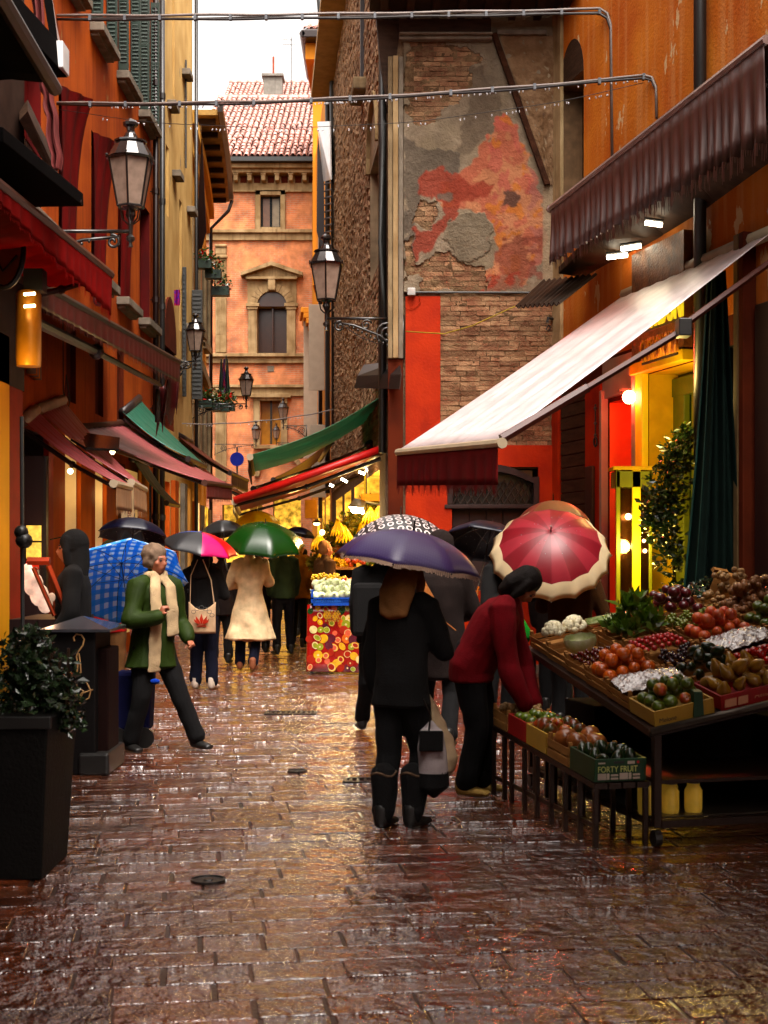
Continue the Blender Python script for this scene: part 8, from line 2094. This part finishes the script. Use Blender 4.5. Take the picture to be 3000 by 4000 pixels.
for k in range(6):
 a = (k - 2.5) * .28; m.tube([(0, 0, 0), (.05 * math.sin(a), .02, -.06), (.12 * math.sin(a), .02, -.13), (.15 * math.sin(a), .0, -.19)], [.008, .018, .018, .006], 6)
FR["banana_bunch"] = m.mesh("banana_bunch", fmat("banana_skin", (.88, .62, .03)), True)
for (x, y) in ((690, 1150), (700, 1175), (728, 1120), (744, 1135), (800, 1095), (820, 1090), (840, 1085), (778, 1130)):
 o = link("banana_bunch", FR["banana_bunch"]); o.location = V(x, y, 20.9); o.scale = (1.4,) * 3; o.rotation_euler = (0, 0, rng.uniform(-1, 1)); tag(o, "yellow banana bunch hanging over the floodlit display", "bananas", "banana bunches over the floodlit display")
gr_ = thing("hanging_greens", "hanging dried flowers and leaves glowing yellow over the lit display", "garland", V(760, 1100, 21)); m = MB()
for (x, y, r) in ((800, 1100, .22), (840, 1090, .25), (760, 1130, .2), (720, 1150, .16), (700, 1190, .15), (680, 1215, .12), (860, 1075, .2)): leafmass(m, V(x, y, 21.2), r, 170, .09, seed=x)
m.build("foliage", pm("yellow_green_leaf", (.45, .36, .03), col2=(.12, .18, .02), rough=.5, transl=.3, nscale=9), gr_, kind="stuff")
for (x, y, w, h_, lb) in ((672, 1100, 26, 40, "tilted brown carton propped above the display at the left"), (800, 1075, 40, 16, "flat yellow carton lying above the floodlit display"), (700, 1240, 30, 22, "yellow crate at the left foot of the floodlit display")):
 t = thing("carton", lb, "carton", V(x, y, 21)); m = MB(); a = V(x - w / 2, y + h_ / 2, 21); b = V(x + w / 2, y - h_ / 2, 21); m.box(a.x, b.x, 20.9, 21.1, a.z, b.z); m.build("box", pm("lit_card", (.50, .28, .05), rough=.6), t, bevel=.006)
fd = thing("floodlight", "black hooded floodlight blazing white over the fruit display", "floodlight", V(772, 1100, 20.4))
m = MB(); q = [V(755, 1094, 20.35), V(784, 1098, 20.25), V(787, 1108, 20.4), V(762, 1106, 20.5)]; m.add(q, [(0, 1, 2, 3)], raw=True); o = m.build("lens", pm("flood_lens", (1, .9, .7), emit=120, emit_col=(1.0, .80, .45)), fd); o.modifiers.new("s", 'SOLIDIFY').thickness = .01
m = MB(); m.add([V(752, 1093, 20.4), V(786, 1097, 20.3), V(792, 1082, 20.8), V(766, 1076, 20.9), V(790, 1110, 20.5)], [(0, 1, 2, 3), (1, 4, 2)], raw=True); o = m.build("hood", M_BLACK, fd); o.modifiers.new("s", 'SOLIDIFY').thickness = .02
m = MB(); m.tube([V(790, 1085, 20.7), V(820, 1090, 20.7), V(870, 1075, 20.2)], .02, 6, raw=True); m.build("arm", M_BLACK, fd)
for (x0, y0, x1, y1, lb) in ((832, 1020, 855, 1026, "short slanting neon tube at the left end of the stall's row"), (858, 1016, 880, 1020, "neon tube second in the row under the striped awning"), (0, 0, 0, 0, "")):
 pass
for i, (x0, y0, x1, y1) in enumerate(((737, 1034, 750, 1041), (775, 1019, 788, 1024), (790, 1015, 806, 1021), (800, 1013, 816, 1018), (812, 1012, 833, 1015), (712, 1047, 720, 1050))):
 t = thing("strip_light", "short glowing strip light under the striped red awning", "strip light", V(x0, y0, 22), "strip lights under the striped red awning"); m = MB(); m.tube([V(x0, y0, 22), V(x1, y1, 22)], .022, 6, raw=True); m.build("tube", M_TUBEW, t)
t = thing("enamel_lamp", "small enamel pan lamp glowing left of the display", "lamp", V(684, 1128, 23)); m = MB(); q = V(684, 1130, 23); m.lathe([(.09, 0), (.03, .05), (.015, .10)], q, 12); m.build("shade", M_STEEL, t); m = MB(); m.ball((q.x, q.y - .02, q.z - .01), .055, 8, 6, (1, 1, .5)); m.build("bulb", M_BULB, t)
for (x, y, lb) in ((696, 1150, "round warm bulb left of the floodlit display"), (767, 1080 + 200, "low warm bulb beneath the display")):
 t = thing("bulb", lb, "lamp", V(x, y, 20.8)); m = MB(); m.ball(tuple(V(x, y, 20.8)), .04, 8, 6); m.build("globe", M_BULB, t); m = MB(); m.tube([V(x, y, 20.8), V(x, y - 60, 20.9)], .006, 4, raw=True); m.build("flex", M_BLACK, t)
for i in range(4):
 t = thing("hanging_cloth_roll", "tall pale hanging roll glowing gold at the back of the stall", "roll", V(795 + i * 13, 1060, 22.4), "pale rolls at the back of the stall"); m = MB(); q = V(793 + i * 13, 1075, 22.4); m.lathe([(.035, 0), (.05, .15), (.045, .4), (.02, .55)], q, 8); m.build("roll", M_YPAINT, t, smooth=True)
sp = thing("shop_post", "bright white painted post at the edge of the lit fruit stall", "post", V(860, 1000, 18.3)); m = MB(); m.box(V(843, 0, 18.4).x, V(868, 0, 18.4).x, 18.3, 18.45, .6, V(0, 975, 18.4).z); m.build("post", pm("cream_lit_paint", (.80, .62, .25), rough=.4), sp, bevel=.01)
# left foreground
pl = thing("planter", "tall black tapered planter box at the left edge", "planter", V(75, 1905, 6.7))
xr1, xr2, zt_ = V(163, 0, 7.3).x, V(146, 0, 7.3).x, V(0, 1552, 6.7).z
m = MB(); m.hexa([(-2.15, 6.74, 0), (xr2, 6.74, 0), (xr2, 7.3, 0), (-2.15, 7.3, 0), (-2.2, 6.7, zt_), (xr1, 6.7, zt_), (xr1, 7.35, zt_), (-2.2, 7.35, zt_)]); m.build("box", pm("black_resin", (.005, .0045, .004), rough=.6, spec=.10, bump=.3, bscale=60), pl, bevel=.01)
m = MB(); m.box(-2.21, xr1 + .015, 6.685, 6.72, zt_ - .05, zt_ + .008); m.build("rim", M_BLACK, pl, bevel=.004)
m = MB(); m.box(-2.15, xr1 - .03, 6.75, 7.3, zt_ - .02, zt_ - .01); m.build("soil", M_ORDK, pl)
sh_ = thing("planter_shrub", "glossy dark leaved shrub growing in the black planter", "plant", V(90, 1500, 7)); m = MB()
for (x, y, r, n) in ((60, 1400, .16, 190), (110, 1440, .17, 210), (40, 1460, .16, 180), (90, 1490, .2, 260), (140, 1500, .13, 150), (30, 1530, .14, 130), (150, 1540, .1, 90), (75, 1370, .1, 90)): leafmass(m, V(x - 8, y + 14, 7.0), r * .9, int(n * 1.5), .052, seed=x * 3, sc=(1, 1, .85))
m.build("foliage", M_LEAFD, sh_, kind="stuff"); m = MB()
for k in range(7): m.tube([Vector((-1.9 + k * .05, 7.0, zt_)), V(40 + 18 * k, 1400 + 10 * (k % 3), 7.0)], .008, 5, raw=True)
m.build("stems", M_DARKWOOD, sh_)
ks = thing("menu_stand", "black litter kiosk with wet metal pyramid lid and cream painted swirls", "kiosk", V(165, 1640, 10.1)); Yk = 9.9
a, b = V(96, 0, Yk).x, V(206, 0, Yk).x; zl = V(0, 1359, Yk).z
m = MB(); m.box(a, b, Yk, Yk + .55, .0, zl); m.build("body", pm("black_lacquer", (.006, .005, .005), rough=.5, spec=.12), ks, bevel=.01)
m = MB(); ax_ = V(165, 1331, Yk).x; p0, p1 = V(88, 0, Yk).x, V(239, 0, Yk).x
m.add([(p0, Yk - .03, zl), (p1, Yk - .03, zl), (p1, Yk + .6, zl), (p0, Yk + .6, zl), (ax_, Yk + .2, V(0, 1330, Yk + .2).z), (p0, Yk - .03, zl - .02), (p1, Yk - .03, zl - .02), (p1, Yk + .6, zl - .02), (p0, Yk + .6, zl - .02)], [(0, 1, 4), (1, 2, 4), (2, 3, 4), (3, 0, 4), (0, 5, 6, 1), (1, 6, 7, 2), (5, 8, 7, 6)], raw=True); m.build("lid", pm("wet_zinc", (.35, .36, .40), rough=.22, metal=.85, coat=.5), ks)
m = MB(); m.box(V(207, 0, Yk + .1).x, V(234, 0, Yk + .1).x, Yk + .1, Yk + .5, .12, V(0, 1402, Yk + .1).z); m.build("timber_side", pm("dark_red_timber", (.05, .016, .010), rough=.7), ks, bevel=.01)
m = MB(); m.box(V(170, 0, Yk).x, V(236, 0, Yk).x, Yk - .02, Yk + .6, .0, .16); m.build("foot", M_BLACK, ks, bevel=.02)
def sw(pts): return [V(x * .275, 1051 + y * .275, Yk - .006) for x, y in pts]
for pts in ([(585, 1215), (578, 1185), (598, 1160), (640, 1165), (662, 1200), (650, 1250), (612, 1300), (600, 1335), (612, 1400), (605, 1460), (582, 1490)], [(620, 1310), (630, 1380), (636, 1460), (610, 1475)], [(618, 1520), (680, 1540), (712, 1600), (700, 1660), (662, 1682), (632, 1660), (655, 1620), (730, 1595)], [(630, 1590), (655, 1605), (630, 1640)], [(640, 1640), (625, 1720)]):
 m = MB(); m.tube(sw(pts), .0055, 5, raw=True); m.build("painted_swirl", pm("cream_line", (.62, .42, .22), rough=.5), ks)
wd_ = thing("deli_window_board", "maroon window board with yellow lit display cards at the deli", "window display", V(72, 1330, 15.3)); a, b = V(56, 0, 15.3).x, V(95, 0, 15.3).x
m = MB(); m.box(a - .1, b, 15.3, 15.36, V(0, 1330, 15.3).z, V(0, 985, 15.3).z); m.build("board", M_MAROON, wd_)
m = MB(); m.box(b, b + .03, 15.28, 15.38, V(0, 1330, 15.3).z, V(0, 985, 15.3).z); m.build("edge", M_BLACK, wd_)
for (y0, y1) in ((1135, 1168), (1172, 1206)):
 m = MB(); m.box(V(57, 0, 15.28).x, V(89, 0, 15.28).x, 15.275, 15.29, V(0, y1, 15.28).z, V(0, y0, 15.28).z); m.build("lit_card", pm("lit_yellow_card", (1, .75, .12), emit=.30, var=.4, nscale=14), wd_)
m = MB(); m.box(V(57, 0, 15.28).x, V(84, 0, 15.28).x, 15.27, 15.29, V(0, 1230, 15.28).z, V(0, 1213, 15.28).z); sgn = m.build("sign", pm("bright_red_sign", (.75, .03, .01), emit=.05), wd_)
m = MB(); m.box(V(57, 0, 15.28).x, V(84, 0, 15.28).x, 15.27, 15.29, V(0, 1243, 15.28).z, V(0, 1231, 15.28).z); m.build("sign", M_WHITE, wd_)
place_text("WE SHIP", (V(58, 0, 15.26).x, 15.265, V(0, 1220, 15.26).z), (1, 0, 0), (0, 0, 1), .038, M_WHITE, "lettering", wd_)
place_text("BOLOGNESE", (V(58, 0, 15.26).x, 15.265, V(0, 1228, 15.26).z), (1, 0, 0), (0, 0, 1), .026, M_WHITE, "lettering", wd_, sx=.85)
ct = thing("food_counter", "slanted glass food counter glowing pink white at the left", "counter", V(90, 1340, 10.6)); Yc = 10.7
m = MB(); m.box(V(20, 0, Yc).x, V(150, 0, Yc).x, Yc, Yc + .9, 0, V(0, 1338, Yc).z); m.build("cabinet", M_MAROON, ct)
m = MB(); m.tube([V(104, 1222, Yc), V(150, 1336, Yc)], .022, 4, raw=True); m.tube([V(72, 1226, Yc), V(118, 1330, Yc)], .018, 4, raw=True); m.tube([V(60, 1212, Yc), V(108, 1212, Yc)], .035, 6, raw=True); m.build("frame", pm("red_lit_frame", (.40, .10, .04), rough=.3), ct)
m = MB(); m.add([V(74, 1226, Yc), V(104, 1224, Yc), V(148, 1334, Yc), V(118, 1330, Yc)], [(0, 1, 2, 3)], raw=True); o = m.build("pane", MATS["clear_glass"], ct); o.modifiers.new("s", 'SOLIDIFY').thickness = .006
for (x, y, r) in ((62, 1245, .06), (72, 1262, .08), (85, 1285, .075), (98, 1305, .06), (112, 1290, .03), (60, 1230, .04)):
 t = thing("cheese_piece", "pale food piece with emissive glow in the slanted counter", "food", V(x, y, Yc + .1), "food pieces in the slanted counter"); m = MB(); m.ball(tuple(V(x, y, Yc + .12)), r, 10, 7, (1, .6, 1.2)); m.build("piece", pm("emissive_pink_food", (1.0, .62, .45), emit=.55, var=.5, nscale=10), t, smooth=True)  # counter light on the food is put in as emission
po = thing("lamp_pole", "thin grey green pole with a small black lamp at the deli", "pole", V(48, 1390, 9.4)); m = MB(); m.tube([V(47, 900, 9.4), V(49, 1390, 9.4)], .014, 6, raw=True); m.build("pole", M_GREYSH, po)
m = MB(); m.ball(tuple(V(52, 1168, 9.35)), .06, 8, 6, (1, 1, .9)); m.ball(tuple(V(46, 1150, 9.35)), .05, 8, 6); m.build("lamp_head", M_BLACK, po, smooth=True)
vs_ = thing("vertical_sign", "cream hanging sign with red letters ES beneath the fringe", "sign", V(280, 1080, 21)); m = MB(); m.box(V(262, 0, 20.9).x, V(290, 0, 20.9).x, 20.9, 20.95, V(0, 1130, 20.9).z, V(0, 1050, 20.9).z); m.build("board", pm("cream_lit_sign", (.95, .78, .45), emit=.12), vs_)
for ch, y in (("S", 1124), ("E", 1110)): place_text(ch, (V(275, 0, 20.89).x, 20.89, V(0, y, 20.89).z), (1, 0, 0), (0, 0, 1), .12, M_REDC, "letter", vs_)
# light given by the lamps in view, and one added fill
def lamp(kind, name, loc, energy, col, size=.2, rot=None):
 d = bpy.data.lights.new(name, kind); d.energy = energy; d.color = col
 if kind == 'POINT': d.shadow_soft_size = size
 o = bpy.data.objects.new(name, d); COL.objects.link(o); o.location = loc; return o
lamp('POINT', "light_flood", V(772, 1120, 20.2), 12, (1.0, .68, .22), .1)
lamp('POINT', "light_display", V(800, 1060, 20.5), 15, (1.0, .66, .18), .15)
lamp('POINT', "light_far_stall", V(640, 1065, 22.3), 14, (1.0, .62, .18), .15)
lamp('POINT', "light_neon", V(1380, 560, 15.4), .7, (1.0, .8, .5), .1)
lamp('POINT', "light_cabinet", V(1375, 1180, 14.6), 22, (1.0, .70, .12), .08)
lamp('POINT', "light_cabinet_low", V(1380, 1380, 14.6), 7, (1.0, .66, .2), .06)
lamp('POINT', "light_red_door", V(1352, 875, 15.4), 2, (1.0, .10, .04), .07)
lamp('POINT', "light_sign", V(1440, 860, 14.1), 20, (1.0, .72, .2), .1)
lamp('POINT', "stand_fill_light", (2.5, 10.1, 2.3), 4, (1.0, .74, .36), .12)  # fill light added over the produce, no fixture stands here
lamp('POINT', "light_left_shade", V(40, 800, 10.6), 3.0, (1.0, .62, .12), .08)
lamp('POINT', "light_counter", V(88, 1195, 10.5), 1.4, (1.0, .55, .3), .05)
lamp('POINT', "light_deli", V(110, 1180, 14.8), 4, (1.0, .45, .14), .1)
for (y, e) in ((18.2, 3), (20.0, 3), (22.4, 3), (25.8, 3), (28.7, 2.5)): lamp('POINT', "light_shop", (-4.05, y, 2.4), e * .5, (1.0, .6, .2), .1)
